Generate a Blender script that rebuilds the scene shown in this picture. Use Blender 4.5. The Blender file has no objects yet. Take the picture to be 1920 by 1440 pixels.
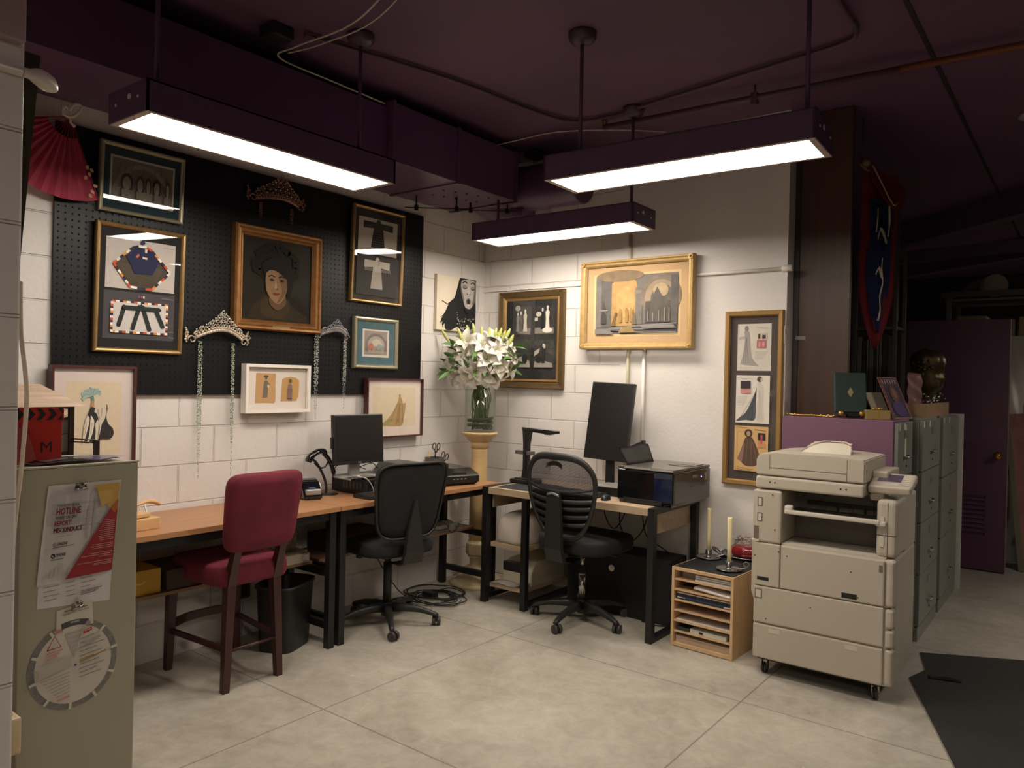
import bpy, bmesh, math, random
from mathutils import Vector as V, Matrix, Euler
random.seed(7)
PI = math.pi
S = bpy.context.scene
COL = S.collection

# ---------------------------------------------------------------- camera
FPX = 1418.4
cam_d = bpy.data.cameras.new('camera'); cam = bpy.data.objects.new('camera', cam_d); COL.objects.link(cam)
cam_d.sensor_fit = 'HORIZONTAL'; cam_d.sensor_width = 36.0; cam_d.lens = FPX / 1920 * 36.0
cam_d.clip_start = 0.02; cam_d.clip_end = 100
_f = V((-0.61037, 0.79209, -0.00570)); _r = V((0.79184, 0.61033, 0.02196)); _u = V((-0.02087, -0.00889, 0.99974))
_m = Matrix((( _r.x, _u.x, -_f.x), (_r.y, _u.y, -_f.y), (_r.z, _u.z, -_f.z))).to_4x4()
_m.translation = V((3.8551, -4.6136, 1.5096)); cam.matrix_world = _m
S.camera = cam

# ---------------------------------------------------------------- world, exposure
W = bpy.data.worlds.new('world'); S.world = W; W.use_nodes = True
_bg = W.node_tree.nodes['Background']; _bg.inputs[0].default_value = (1.0, 0.86, 0.72, 1); _bg.inputs[1].default_value = 0.25
S.view_settings.view_transform = 'Standard'; S.view_settings.look = 'None'
S.view_settings.exposure = 0.32; S.view_settings.gamma = 1.0; S.view_settings.use_curve_mapping = False
LAMP_COL = (1.0, 0.90, 0.785); LAMP_POWER = 24.0      # the pendants' diffusers

# ---------------------------------------------------------------- materials
def lin(h):
    if isinstance(h, str):
        h = h.lstrip('#'); h = [int(h[i:i+2], 16) / 255 for i in (0, 2, 4)]
    return tuple(((c / 12.92) if c <= 0.04045 else ((c + 0.055) / 1.055) ** 2.4) for c in h) + (1.0,)
MATS = {}
def mat(name, col, rough=0.5, metal=0.0, var=0.06, vs=6.0, bump=0.0, bs=80.0, coat=0.0, sheen=0.0, spec=0.5, stretch=None):
    if name in MATS: return MATS[name]
    m = bpy.data.materials.new(name); m.use_nodes = True; MATS[name] = m
    n = m.node_tree.nodes; l = m.node_tree.links; b = n['Principled BSDF']
    c = lin(col); b.inputs['Roughness'].default_value = rough; b.inputs['Metallic'].default_value = metal
    b.inputs['Specular IOR Level'].default_value = spec
    if coat: b.inputs['Coat Weight'].default_value = coat; b.inputs['Coat Roughness'].default_value = .08
    if sheen: b.inputs['Sheen Weight'].default_value = sheen; b.inputs['Sheen Roughness'].default_value = .4; b.inputs['Sheen Tint'].default_value = c
    b.inputs['Base Color'].default_value = c
    vec = None
    if var or bump:
        tc = n.new('ShaderNodeTexCoord'); vec = tc.outputs['Object']
        if stretch:
            mp = n.new('ShaderNodeMapping'); mp.inputs['Scale'].default_value = stretch; l.new(vec, mp.inputs['Vector']); vec = mp.outputs['Vector']
    if var:
        t = n.new('ShaderNodeTexNoise'); t.inputs['Scale'].default_value = vs; t.inputs['Detail'].default_value = 6; l.new(vec, t.inputs['Vector'])
        r = n.new('ShaderNodeMapRange'); r.inputs['From Min'].default_value = .3; r.inputs['From Max'].default_value = .7
        r.inputs['To Min'].default_value = 1 - var; r.inputs['To Max'].default_value = 1 + var; l.new(t.outputs['Fac'], r.inputs['Value'])
        mx = n.new('ShaderNodeVectorMath'); mx.operation = 'SCALE'; mx.inputs[0].default_value = c[:3]; l.new(r.outputs[0], mx.inputs['Scale'])
        l.new(mx.outputs[0], b.inputs['Base Color'])
    if bump:
        t2 = n.new('ShaderNodeTexNoise'); t2.inputs['Scale'].default_value = bs; t2.inputs['Detail'].default_value = 4; l.new(vec, t2.inputs['Vector'])
        bp = n.new('ShaderNodeBump'); bp.inputs['Strength'].default_value = bump; bp.inputs['Distance'].default_value = .004
        l.new(t2.outputs['Fac'], bp.inputs['Height']); l.new(bp.outputs[0], b.inputs['Normal'])
    return m
def ink(col): return mat('ink_' + col.lstrip('#'), col, .75, var=.03, vs=40)
def emis(name, col, st):
    m = bpy.data.materials.new(name); m.use_nodes = True; n = m.node_tree.nodes; b = n['Principled BSDF']
    b.inputs['Base Color'].default_value = (.8, .8, .8, 1); b.inputs['Emission Color'].default_value = (*col, 1); b.inputs['Emission Strength'].default_value = st
    return m
def thin_glass(name, tint=(1, 1, 1), f0=1.5, rough=0.0, mixw=None):
    m = bpy.data.materials.new(name); m.use_nodes = True; n = m.node_tree.nodes; l = m.node_tree.links; n.clear()
    o = n.new('ShaderNodeOutputMaterial'); mx = n.new('ShaderNodeMixShader'); t = n.new('ShaderNodeBsdfTransparent'); g = n.new('ShaderNodeBsdfGlossy')
    t.inputs[0].default_value = (*tint, 1); g.inputs['Roughness'].default_value = rough
    lw = n.new('ShaderNodeLayerWeight'); lw.inputs[0].default_value = .5; pw = n.new('ShaderNodeMath'); pw.operation = 'POWER'; pw.inputs[1].default_value = 5.0; l.new(lw.outputs['Facing'], pw.inputs[0])
    fr = n.new('ShaderNodeMath'); fr.operation = 'MULTIPLY_ADD'; fr.inputs[1].default_value = .93; fr.inputs[2].default_value = ((f0-1)/(f0+1))**2*1.5; l.new(pw.outputs[0], fr.inputs[0])
    l.new(fr.outputs[0], mx.inputs[0]); l.new(t.outputs[0], mx.inputs[1]); l.new(g.outputs[0], mx.inputs[2]); l.new(mx.outputs[0], o.inputs[0])
    return m
GLASS = thin_glass('pane_glass'); GLASS_VASE = thin_glass('vase_glass', (.955, .975, .965), 1.45); PLASTIC_FILM = thin_glass('plastic_film', (.93, .93, .95), 1.5, .12)

# ---------------------------------------------------------------- mesh builder
class B:
    def __init__(s): s.b = bmesh.new()
    def _set(s, fs, m, sm=None):
        for f in fs:
            f.material_index = m
            if sm is not None: f.smooth = sm
    def box(s, x0, y0, z0, x1, y1, z1, m=0, bev=0, seg=2, M=None):
        r = bmesh.ops.create_cube(s.b, size=1); vs = r['verts']
        sc = Matrix.Diagonal((abs(x1-x0), abs(y1-y0), abs(z1-z0), 1)); T = Matrix.Translation(((x0+x1)/2, (y0+y1)/2, (z0+z1)/2))
        bmesh.ops.transform(s.b, matrix=T @ sc, verts=vs)
        fs = set(f for v in vs for f in v.link_faces); s._set(fs, m)
        if bev:
            es = list(set(e for v in vs for e in v.link_edges))
            rr = bmesh.ops.bevel(s.b, geom=es, offset=bev, segments=seg, profile=.5, affect='EDGES', clamp_overlap=True)
            vs = list(set(v for f in rr['faces'] for v in f.verts)); s._set(rr['faces'], m)
            # all verts of this island
            seen = set(vs); st = list(vs)
            while st:
                v = st.pop()
                for e in v.link_edges:
                    w = e.other_vert(v)
                    if w not in seen: seen.add(w); st.append(w)
            vs = list(seen)
        if M is not None: bmesh.ops.transform(s.b, matrix=M, verts=vs)
        return vs
    def rings(s, rs, m=0, sm=True, cap0=True, cap1=True, closed=False, cyc=True):
        R = [[s.b.verts.new(p) for p in r] for r in rs]; n = len(R[0]); fs = []
        k = len(R)
        for i in range(k if closed else k - 1):
            a, b = R[i], R[(i + 1) % k]
            for j in range(n if cyc else n - 1):
                q = (a[j], a[(j+1) % n], b[(j+1) % n], b[j])
                try: fs.append(s.b.faces.new(q))
                except ValueError: pass
        s._set(fs, m, sm)
        if not closed and cyc:
            c = []
            if cap0: c.append(s.b.faces.new(R[0][::-1]))
            if cap1: c.append(s.b.faces.new(R[-1]))
            s._set(c, m, False)
        return R
    def tube(s, pts, r, n=8, m=0, sm=True, flat=1.0, up=None):
        pts = [V(p) for p in pts]; rs = r if isinstance(r, (list, tuple)) else [r] * len(pts); out = []
        t0 = (pts[1] - pts[0]).normalized(); ref = V(up) if up else (V((0, 0, 1)) if abs(t0.z) < .9 else V((1, 0, 0)))
        a = t0.cross(ref).normalized(); b = a.cross(t0).normalized()
        for i, p in enumerate(pts):
            t = (pts[min(i+1, len(pts)-1)] - pts[max(i-1, 0)]).normalized()
            a = (a - t * a.dot(t)).normalized(); b = t.cross(a).normalized()
            out.append([p + a * (math.cos(2*PI*k/n) * rs[i]) + b * (math.sin(2*PI*k/n) * rs[i] * flat) for k in range(n)])
        s.rings(out, m, sm)
    def bar(s, p, q, w, h, m=0, up=(0, 0, 1), bev=0):
        p, q = V(p), V(q); t = (q - p); L = t.length; t.normalize(); u = V(up)
        if abs(t.dot(u)) > .95: u = V((0, 1, 0))
        a = u.cross(t).normalized(); b = t.cross(a).normalized()
        M = Matrix(((t.x, a.x, b.x), (t.y, a.y, b.y), (t.z, a.z, b.z))).to_4x4(); M.translation = p
        s.box(0, -w/2, -h/2, L, w/2, h/2, m, bev, M=M)
    def lathe(s, prof, c=(0, 0, 0), n=24, m=0, sm=True, cap0=True, cap1=True, M=None):
        c = V(c); rs = [[c + V((r*math.cos(2*PI*k/n), r*math.sin(2*PI*k/n), z)) for k in range(n)] for r, z in prof]
        if M is not None: rs = [[M @ p for p in r] for r in rs]
        s.rings(rs, m, sm, cap0, cap1)
    def cyl(s, p, q, r, r2=None, n=16, m=0, sm=True): s.tube([p, q], [r, r if r2 is None else r2], n, m, sm)
    def ball(s, c, r, n=10, m=0, sc=(1, 1, 1), M=None):
        T = Matrix.Translation(V(c)) @ Matrix.Diagonal((r*sc[0], r*sc[1], r*sc[2], 1))
        if M is not None: T = M @ T
        q = bmesh.ops.create_uvsphere(s.b, u_segments=n, v_segments=max(4, n*2//3), radius=1, matrix=T)
        s._set(set(f for v in q['verts'] for f in v.link_faces), m, True)
    def face(s, pts, m=0, sm=False):
        f = s.b.faces.new([s.b.verts.new(p) for p in pts]); f.material_index = m; f.smooth = sm; return f
    def prism(s, pts, d, m=0, sm=False):
        d = V(d); a = [V(p) for p in pts]; s.rings([a, [p + d for p in a]], m, sm)
    def grid(s, fn, nu, nv, m=0, sm=True, thick=None):
        vs = [[s.b.verts.new(fn(i / nu, j / nv)) for j in range(nv + 1)] for i in range(nu + 1)]
        fs = [s.b.faces.new((vs[i][j], vs[i+1][j], vs[i+1][j+1], vs[i][j+1])) for i in range(nu) for j in range(nv)]
        s._set(fs, m, sm)
        return vs, fs
    def solidify(s, t, fs=None):
        bmesh.ops.solidify(s.b, geom=list(fs if fs else s.b.faces), thickness=t)
    def xf(s, M): bmesh.ops.transform(s.b, matrix=M, verts=list(s.b.verts)); return s
    def obj(s, name, mats, parent=None, world=False, smooth=None, fix=True):
        if fix: bmesh.ops.recalc_face_normals(s.b, faces=list(s.b.faces))
        if smooth is not None:
            for f in s.b.faces: f.smooth = smooth
        me = bpy.data.meshes.new(name); off = V((0, 0, 0))
        if parent is not None and world:
            q = parent
            while q is not None: off += q.location; q = q.parent
        if parent is None:
            z = min(v.co.z for v in s.b.verts); xs = [v.co.x for v in s.b.verts]; ys = [v.co.y for v in s.b.verts]
            off = V(((min(xs)+max(xs))/2, (min(ys)+max(ys))/2, z))
        if off.length: bmesh.ops.translate(s.b, verts=list(s.b.verts), vec=-off)
        s.b.to_mesh(me); s.b.free()
        for q in (mats if isinstance(mats, (list, tuple)) else [mats]): me.materials.append(q)
        o = bpy.data.objects.new(name, me); COL.objects.link(o)
        if parent is not None: o.parent = parent
        else: o.location = off
        return o
def tag(o, label, cat, group=None):
    o['label'] = label; o['category'] = cat
    if group: o['group'] = group
    return o
def struct(o): o['kind'] = 'structure'; return o
def thing(name, label, cat, loc=(0, 0, 0), rz=0, group=None):
    o = bpy.data.objects.new(name, None); COL.objects.link(o); o.empty_display_size = .05
    o.location = loc; o.rotation_euler = (0, 0, rz); return tag(o, label, cat, group)
def copy_tree(o, parent=None):
    c = o.copy(); COL.objects.link(c); c.parent = parent
    for k in [x for x in o.children]: copy_tree(k, c)
    return c
def arc(c, r, a0, a1, n, ax='xz', r2=None):
    r2 = r if r2 is None else r2; out = []
    for i in range(n + 1):
        a = a0 + (a1 - a0) * i / n; u, v = r * math.cos(a), r2 * math.sin(a)
        out.append(V(c) + (V((u, 0, v)) if ax == 'xz' else V((u, v, 0)) if ax == 'xy' else V((0, u, v))))
    return out
def spline(pts, n=8):
    pts = [V(p) for p in pts]; P = [pts[0]] + pts + [pts[-1]]; out = []
    for i in range(1, len(P) - 2):
        a, b, c, d = P[i-1], P[i], P[i+1], P[i+2]
        for k in range(n):
            t = k / n; out.append(.5 * ((2*b) + (c-a)*t + (2*a - 5*b + 4*c - d)*t*t + (3*b - a - 3*c + d)*t**3))
    out.append(pts[-1]); return out
def text_mesh(txt, size, name, m, parent, loc, rot=(PI/2, 0, 0), align='LEFT', ext=.0003, xs=1.0, bold=0.0, shear=0.0):
    cu = bpy.data.curves.new(name, 'FONT'); cu.body = txt; cu.size = size; cu.extrude = ext; cu.align_x = align; cu.offset = bold; cu.shear = shear; cu.resolution_u = 2
    t = bpy.data.objects.new(name + '_curve', cu); COL.objects.link(t)
    dg = bpy.context.evaluated_depsgraph_get(); dg.update()
    me = bpy.data.meshes.new_from_object(t.evaluated_get(dg)); bpy.data.objects.remove(t); bpy.data.curves.remove(cu)
    me.transform(Matrix.Translation(V(loc)) @ Euler(rot).to_matrix().to_4x4() @ Matrix.Diagonal((xs, 1, 1, 1)))
    me.name = name; me.materials.clear(); me.materials.append(m)
    o = bpy.data.objects.new(name, me); COL.objects.link(o); o.parent = parent; return o

# flat artwork: coloured shapes layered a fraction of a millimetre apart, local x = right, z = up, faces -y
class Art:
    def __init__(s, y=0.0, dz=.00035): s.b = B(); s.mats = []; s.y = y; s.k = 0; s.dz = dz; s.T = (0, 0, 1, 1)
    def area(s, x0, z0, x1, z1, n=100.0, nz=None): s.T = (x0, z0, (x1-x0)/n, (z1-z0)/(nz or n)); return s
    def tr(s, p): return (s.T[0] + p[0]*s.T[2], s.T[1] + p[1]*s.T[3])
    def mi(s, c):
        m = ink(c) if isinstance(c, str) else c
        if m not in s.mats: s.mats.append(m)
        return s.mats.index(m)
    def poly(s, pts, c, layer=None):
        if layer is None: s.k += 1; layer = s.k
        pts = [s.tr(p) for p in pts]; y = s.y - layer * s.dz; vs = [s.b.b.verts.new((p[0], y, p[1])) for p in pts]
        es = [s.b.b.edges.new((vs[i], vs[(i+1) % len(vs)])) for i in range(len(vs))]
        r = bmesh.ops.triangle_fill(s.b.b, use_beauty=True, edges=es, normal=(0, -1, 0))
        for f in r['geom']:
            if isinstance(f, bmesh.types.BMFace): f.material_index = s.mi(c)
        return s
    def rect(s, x0, z0, x1, z1, c, layer=None): return s.poly([(x0, z0), (x1, z0), (x1, z1), (x0, z1)], c, layer)
    def ell(s, x, z, rx, rz, c, n=18, rot=0, layer=None, a0=0, a1=2*PI):
        cr, sr = math.cos(rot), math.sin(rot); P = []
        for i in range(n if a1 - a0 > 6.28 else n + 1):
            a = a0 + (a1 - a0) * i / n; u, v = rx*math.cos(a), rz*math.sin(a); P.append((x + u*cr - v*sr, z + u*sr + v*cr))
        return s.poly(P, c, layer)
    def line(s, pts, w, c, layer=None):
        if layer is None: s.k += 1; layer = s.k
        w = [q*s.T[2] for q in w] if isinstance(w, (list, tuple)) else w*s.T[2]; P = [V(s.tr(p)) for p in pts]; L = []; R = []
        for i, p in enumerate(P):
            t = P[min(i+1, len(P)-1)] - P[max(i-1, 0)]; t.normalize(); nn = V((-t.y, t.x)); ww = w[i] if isinstance(w, (list, tuple)) else w
            L.append(p + nn*ww/2); R.append(p - nn*ww/2)
        y = s.y - layer * s.dz; A = [s.b.b.verts.new((p.x, y, p.y)) for p in L]; C = [s.b.b.verts.new((p.x, y, p.y)) for p in R]
        for i in range(len(P)-1):
            f = s.b.b.faces.new((A[i], C[i], C[i+1], A[i+1])); f.material_index = s.mi(c)
        return s
    def obj(s, name, parent, M=None):
        if M is not None: s.b.xf(M)
        return s.b.obj(name, s.mats, parent, fix=False)
def sm2(pts, n=5):
    return [(p.x, p.y) for p in spline([(a, b, 0) for a, b in pts], n)]
# ---------------------------------------------------------------- shell materials
def wall_mat(name, rot, base, brick=True, limit=None, offs=(0, 0)):
    m = bpy.data.materials.new(name); m.use_nodes = True; n = m.node_tree.nodes; l = m.node_tree.links; b = n['Principled BSDF']
    b.inputs['Roughness'].default_value = .42
    g = n.new('ShaderNodeNewGeometry'); sp = n.new('ShaderNodeSeparateXYZ'); l.new(g.outputs['Position'], sp.inputs[0])
    cb = n.new('ShaderNodeCombineXYZ'); l.new(sp.outputs[rot], cb.inputs[0]); l.new(sp.outputs[2], cb.inputs[1])
    mp = n.new('ShaderNodeMapping'); mp.inputs['Location'].default_value = (offs[0], offs[1], 0); l.new(cb.outputs[0], mp.inputs[0])
    br = n.new('ShaderNodeTexBrick'); br.offset = .5; br.inputs['Scale'].default_value = 1; br.inputs['Brick Width'].default_value = .4064; br.inputs['Row Height'].default_value = .2032
    br.inputs['Mortar Size'].default_value = .0052; br.inputs['Mortar Smooth'].default_value = .55
    br.inputs['Color1'].default_value = (1, 1, 1, 1); br.inputs['Color2'].default_value = (1, 1, 1, 1); br.inputs['Mortar'].default_value = (0, 0, 0, 1)
    l.new(mp.outputs[0], br.inputs['Vector'])
    n1 = n.new('ShaderNodeTexNoise'); n1.inputs['Scale'].default_value = 38; n1.inputs['Detail'].default_value = 7; l.new(g.outputs['Position'], n1.inputs['Vector'])
    n2 = n.new('ShaderNodeTexNoise'); n2.inputs['Scale'].default_value = 2.2; n2.inputs['Detail'].default_value = 3; l.new(g.outputs['Position'], n2.inputs['Vector'])
    vo = n.new('ShaderNodeTexVoronoi'); vo.inputs['Scale'].default_value = 9; l.new(g.outputs['Position'], vo.inputs['Vector'])
    pit = n.new('ShaderNodeMapRange'); pit.inputs['From Min'].default_value = .03; pit.inputs['From Max'].default_value = .075; l.new(vo.outputs['Distance'], pit.inputs['Value'])
    c = lin(base); mr = n.new('ShaderNodeMapRange'); mr.inputs['From Min'].default_value = .3; mr.inputs['From Max'].default_value = .7; mr.inputs['To Min'].default_value = .95; mr.inputs['To Max'].default_value = 1.03
    l.new(n2.outputs['Fac'], mr.inputs['Value']); sc = n.new('ShaderNodeVectorMath'); sc.operation = 'SCALE'; sc.inputs[0].default_value = c[:3]; l.new(mr.outputs[0], sc.inputs['Scale']); l.new(sc.outputs[0], b.inputs['Base Color'])
    def mth(op, a, bb):
        q = n.new('ShaderNodeMath'); q.operation = op
        for i, v in enumerate((a, bb)):
            if isinstance(v, (int, float)): q.inputs[i].default_value = v
            else: l.new(v, q.inputs[i])
        return q.outputs[0]
    h = br.outputs['Color']; hv = mth('MULTIPLY', h, 1.0)
    if limit is not None:
        lt = mth('LESS_THAN', sp.outputs[rot], limit); inv = mth('SUBTRACT', 1.0, hv); hv = mth('SUBTRACT', 1.0, mth('MULTIPLY', inv, lt))
    if not brick: hv = mth('MULTIPLY', hv, 0.0)
    hgt = mth('ADD', mth('MULTIPLY', hv, 1.0), mth('ADD', mth('MULTIPLY', n1.outputs['Fac'], .16), mth('MULTIPLY', pit.outputs[0], .10)))
    bp = n.new('ShaderNodeBump'); bp.inputs['Strength'].default_value = .9; bp.inputs['Distance'].default_value = .011; l.new(hgt, bp.inputs['Height']); l.new(bp.outputs[0], b.inputs['Normal'])
    return m
WALL = '#ddd7d1'
M_WL = wall_mat('painted_block_left', 1, WALL, offs=(.27, 0)); M_WB = wall_mat('painted_block_back', 0, WALL, limit=1.24, offs=(-.06, 0))
M_PIL = wall_mat('painted_block_pillar', 1, '#d6cec8')
M_PURP = mat('dark_purple_paint', '#674a63', .55, var=.08, vs=1.5, bump=.15, bs=30)
M_CEIL = mat('ceiling_purple_paint', '#674663', .6, var=.12, vs=1.2, bump=.2, bs=12)
M_FIX = mat('fixture_purple_paint', '#5e4560', .45, var=.05)
M_DUCT = mat('duct_purple_paint', '#5e4160', .32, var=.10, vs=3)
def floor_mat():
    m = bpy.data.materials.new('sealed_concrete'); m.use_nodes = True; n = m.node_tree.nodes; l = m.node_tree.links; b = n['Principled BSDF']
    g = n.new('ShaderNodeNewGeometry'); sp = n.new('ShaderNodeSeparateXYZ'); l.new(g.outputs['Position'], sp.inputs[0])
    def noise(s, d, dist=0, r=.55):
        t = n.new('ShaderNodeTexNoise'); t.inputs['Scale'].default_value = s; t.inputs['Detail'].default_value = d; t.inputs['Distortion'].default_value = dist; t.inputs['Roughness'].default_value = r
        l.new(g.outputs['Position'], t.inputs['Vector']); return t.outputs['Fac']
    def mth(op, a, bb, cl=False):
        q = n.new('ShaderNodeMath'); q.operation = op; q.use_clamp = cl
        for i, v in enumerate((a, bb)):
            if isinstance(v, (int, float)): q.inputs[i].default_value = v
            else: l.new(v, q.inputs[i])
        return q.outputs[0]
    f = mth('ADD', mth('MULTIPLY', noise(1.3, 10, .5, .68), .60), mth('MULTIPLY', noise(13, 9, .6, .7), .40))
    cr = n.new('ShaderNodeValToRGB'); e = cr.color_ramp.elements; e[0].position = .36; e[0].color = lin('#958e7f'); e[1].position = .64; e[1].color = lin('#c2bbad')
    k = e.new(.47); k.color = lin('#a8a193'); k = e.new(.54); k.color = lin('#b3ac9e'); l.new(f, cr.inputs[0])
    # saw-cut joints
    js = None
    for ax, pos in ((0, 1.12), (0, 2.55), (1, -1.08), (1, -2.41), (1, .35), (1, 1.8), (0, 4.0)):
        d = mth('ABSOLUTE', mth('SUBTRACT', sp.outputs[ax], pos), 0); q = mth('LESS_THAN', d, .0038); js = q if js is None else mth('MAXIMUM', js, q)
    mx = n.new('ShaderNodeMix'); mx.data_type = 'RGBA'; l.new(mth('MULTIPLY', js, .62), mx.inputs[0]); l.new(cr.outputs[0], mx.inputs[6]); mx.inputs[7].default_value = lin('#5a5042')
    # paint specks
    vo = n.new('ShaderNodeTexVoronoi'); vo.inputs['Scale'].default_value = 7; l.new(g.outputs['Position'], vo.inputs['Vector'])
    spk = mth('MULTIPLY', mth('LESS_THAN', vo.outputs['Distance'], .055), mth('GREATER_THAN', noise(3.3, 2), .56))
    m2 = n.new('ShaderNodeMix'); m2.data_type = 'RGBA'; l.new(mth('MULTIPLY', spk, .7), m2.inputs[0]); l.new(mx.outputs[2], m2.inputs[6]); m2.inputs[7].default_value = lin('#d8d2c6')
    l.new(m2.outputs[2], b.inputs['Base Color'])
    rr = n.new('ShaderNodeMapRange'); rr.inputs['To Min'].default_value = .28; rr.inputs['To Max'].default_value = .55; l.new(noise(4, 5), rr.inputs['Value']); l.new(rr.outputs[0], b.inputs['Roughness'])
    bp = n.new('ShaderNodeBump'); bp.inputs['Strength'].default_value = .25; bp.inputs['Distance'].default_value = .004
    l.new(mth('SUBTRACT', noise(14, 6), js), bp.inputs['Height']); l.new(bp.outputs[0], b.inputs['Normal'])
    return m
def slab(name, a, m, kind=True):
    b = B(); b.box(*a); o = b.obj(name, m); return struct(o)
CZ = 3.17
slab('floor', (-.3, -8.2, -.12, 8.2, 9, 0), floor_mat())
slab('ceiling', (-.3, -8.2, CZ, 8.2, 9, CZ+.15), M_CEIL)
slab('wall_left', (-.2, -8, 0, 0, 9, CZ), M_WL)
slab('wall_back', (0, 0, 0, 2.375, .12, CZ), M_WB)
# the alcove's front wall, its block end just inside the frame on the left
b = B(); b.box(1.82, -8, 0, 1.975, -3.955, CZ, bev=.006); struct(b.obj('wall_front_left', M_PIL))
# the dark rest of the shop behind
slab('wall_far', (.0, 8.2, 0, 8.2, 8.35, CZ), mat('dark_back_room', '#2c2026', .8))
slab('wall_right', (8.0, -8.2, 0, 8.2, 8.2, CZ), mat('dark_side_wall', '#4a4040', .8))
# ceiling joists of the back room
for i, (a, c) in enumerate((((1.1, 5.1, 2.92), (5.6, .62, 2.92)), ((1.0, 7.0, 2.9), (6.6, 2.6, 2.9)))):
    b = B(); b.bar((a[0], a[1], CZ-.11), (c[0], c[1], CZ-.11), .13, .22); o = b.obj('ceiling_beam', M_PURP)
    tag(o, ['dark purple beam crossing the ceiling behind the wood panel, the nearer one', 'dark purple beam deep in the back room, farther of the two'][i], 'beam', 'purple ceiling beams at the back')
b = B(); b.bar((1.3, 4.2, 2.86), (6.5, 3.4, 2.86), .12, .12); tag(b.obj('ceiling_beam', M_PURP), 'purple cross beam hanging lower between the two slanting beams', 'beam', 'purple ceiling beams at the back')
# slab joint of the ceiling, a thin dark strip
b = B(); b.box(3.17, -3, CZ-.006, 3.19, 6, CZ-.0005); struct(b.obj('trim_1', mat('joint_dark', '#2a1c24', .8)))

# ---------------------------------------------------------------- pendant light fixtures
M_DIFF = emis('lit_diffuser', LAMP_COL, LAMP_POWER); M_RIM = mat('diffuser_rim', '#b9a79a', .5); M_PLUG = mat('white_plug', '#e8e0d4', .4)
def fixture(label, cx, cy, rz, rods, z=2.45):
    t = thing('pendant_light', label, 'ceiling light', (cx, cy, z), rz, 'purple pendant lights')
    L, Wd, H = 1.22, .29, .115; b = B()
    b.box(-L/2, -Wd/2, 0, -L/2+.012, Wd/2, H); b.box(L/2-.012, -Wd/2, 0, L/2, Wd/2, H)
    b.box(-L/2, -Wd/2, 0, L/2, -Wd/2+.01, H); b.box(-L/2, Wd/2-.01, 0, L/2, Wd/2, H); b.box(-L/2, -Wd/2, H-.006, L/2, Wd/2, H)
    b.obj('housing', M_FIX, t)
    b = B(); i = .012; o_ = .030
    for q in ((-L/2+.004, -Wd/2+.002, -L/2+o_, Wd/2-.002), (L/2-o_, -Wd/2+.002, L/2-.004, Wd/2-.002), (-L/2+o_, -Wd/2+.002, L/2-o_, -Wd/2+.020), (-L/2+o_, Wd/2-.020, L/2-o_, Wd/2-.002)):
        b.box(q[0], q[1], -.002, q[2], q[3], .004)
    b.obj('diffuser_rim', M_RIM, t)
    b = B(); b.box(-L/2+o_, -Wd/2+.020, .001, L/2-o_, Wd/2-.020, .008); b.obj('diffuser', M_DIFF, t)
    for e in (-1, 1):
        for yy, zz, r in ((-.02, .072, .011), (-.085, .06, .005), (.085, .06, .005)):
            b = B(); b.cyl((e*L/2, yy, zz), (e*(L/2+.003), yy, zz), r, n=12); b.obj('end_plug', M_PLUG, t)
    for rx, big in rods:
        b = B(); b.cyl((rx, 0, H), (rx, 0, (CZ-z-.03) if big == 1 else .288), .0095, n=10); r = b.obj('suspension_rod', M_FIX, t)
        if big == 2: continue
        b = B(); k = CZ - z
        b.lathe([(.012, k-.058), (.03, k-.056), (.055, k-.045), (.066, k-.028), (.068, k-.012), (.068, k)], (rx, 0, 0), 24)
        b.obj('canopy', mat('canopy_purple', '#4b3644', .4), r)
    return t
fixture('long purple pendant light over the left desks, lit white underneath', .995, -2.665, PI/2, [(.50, 1), (-.50, 1)])
fixture('largest purple pendant light, hanging over the middle of the floor', 2.385, -1.545, math.radians(2.5), [(-.50, 1), (.54, 1)])
fixture('smallest looking purple pendant light, hanging near the corner above the church painting', 1.09, -.565, math.radians(1.0), [(-.50, 2), (.52, 1)])
# unseen lamp added behind the camera to fill the foreground with light
fixture('unseen purple pendant light added for fill, behind the viewer', 4.55, -4.9, math.radians(2), [(-.50, 1), (.52, 1)])
fixture('purple pendant light of the next aisle, right of the file cabinets', 5.0, .6, math.radians(88), [(-.50, 1), (.52, 1)])
fixture('unseen purple pendant light added to brighten the back aisle on the right', 4.9, 4.9, math.radians(88), [(-.50, 1), (.52, 1)])  # out of view, added to lighten the back-room beams and floor
# ---------------------------------------------------------------- ducts, pipes, wires overhead
t = thing('air_duct', 'dark purple rectangular air duct running along the left wall under the ceiling', 'duct', (.32, -.42, 2.75))
b = B(); b.box(.03, -1.60, 2.75, .635, -.42, 3.09, bev=.004)
for y in (-1.60, -1.04, -.44): b.box(.022, y-.012, 2.742, .643, y+.012, 3.098)
b.obj('duct_box', M_DUCT, t, world=True)
b = B(); b.box(.03, -7.5, 2.76, .60, -1.612, 3.06, bev=.004); b.obj('duct_run', M_DUCT, t, world=True)
b = B()
for i in range(11):
    x = .18 + (i * 37 % 40) / 100.; y = -.55 - (i * 53 % 45) / 100.; b.cyl((x, y, 2.749), (x, y, 2.744), .006, n=8)
b.obj('screw', mat('dark_screw', '#30202a', .5), t, world=True)
b = B(); pts = spline([(.36, -.43, 2.92), (.37, -.32, 2.91), (.44, -.23, 2.90), (.60, -.19, 2.90), (.85, -.185, 2.90), (1.02, -.185, 2.90)], 14)
b.tube(pts, [.155 + (.006 if i % 2 else 0) for i in range(len(pts))], 24); b.obj('round_duct', M_DUCT, t, world=True)
b = B(); pts = spline([(.25, -.45, 2.86), (.28, -.30, 2.80), (.38, -.2, 2.76), (.55, -.16, 2.74)], 12)
b.tube(pts, [.10 + (.005 if i % 2 else 0) for i in range(len(pts))], 20); b.obj('round_duct', M_DUCT, t, world=True)
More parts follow.
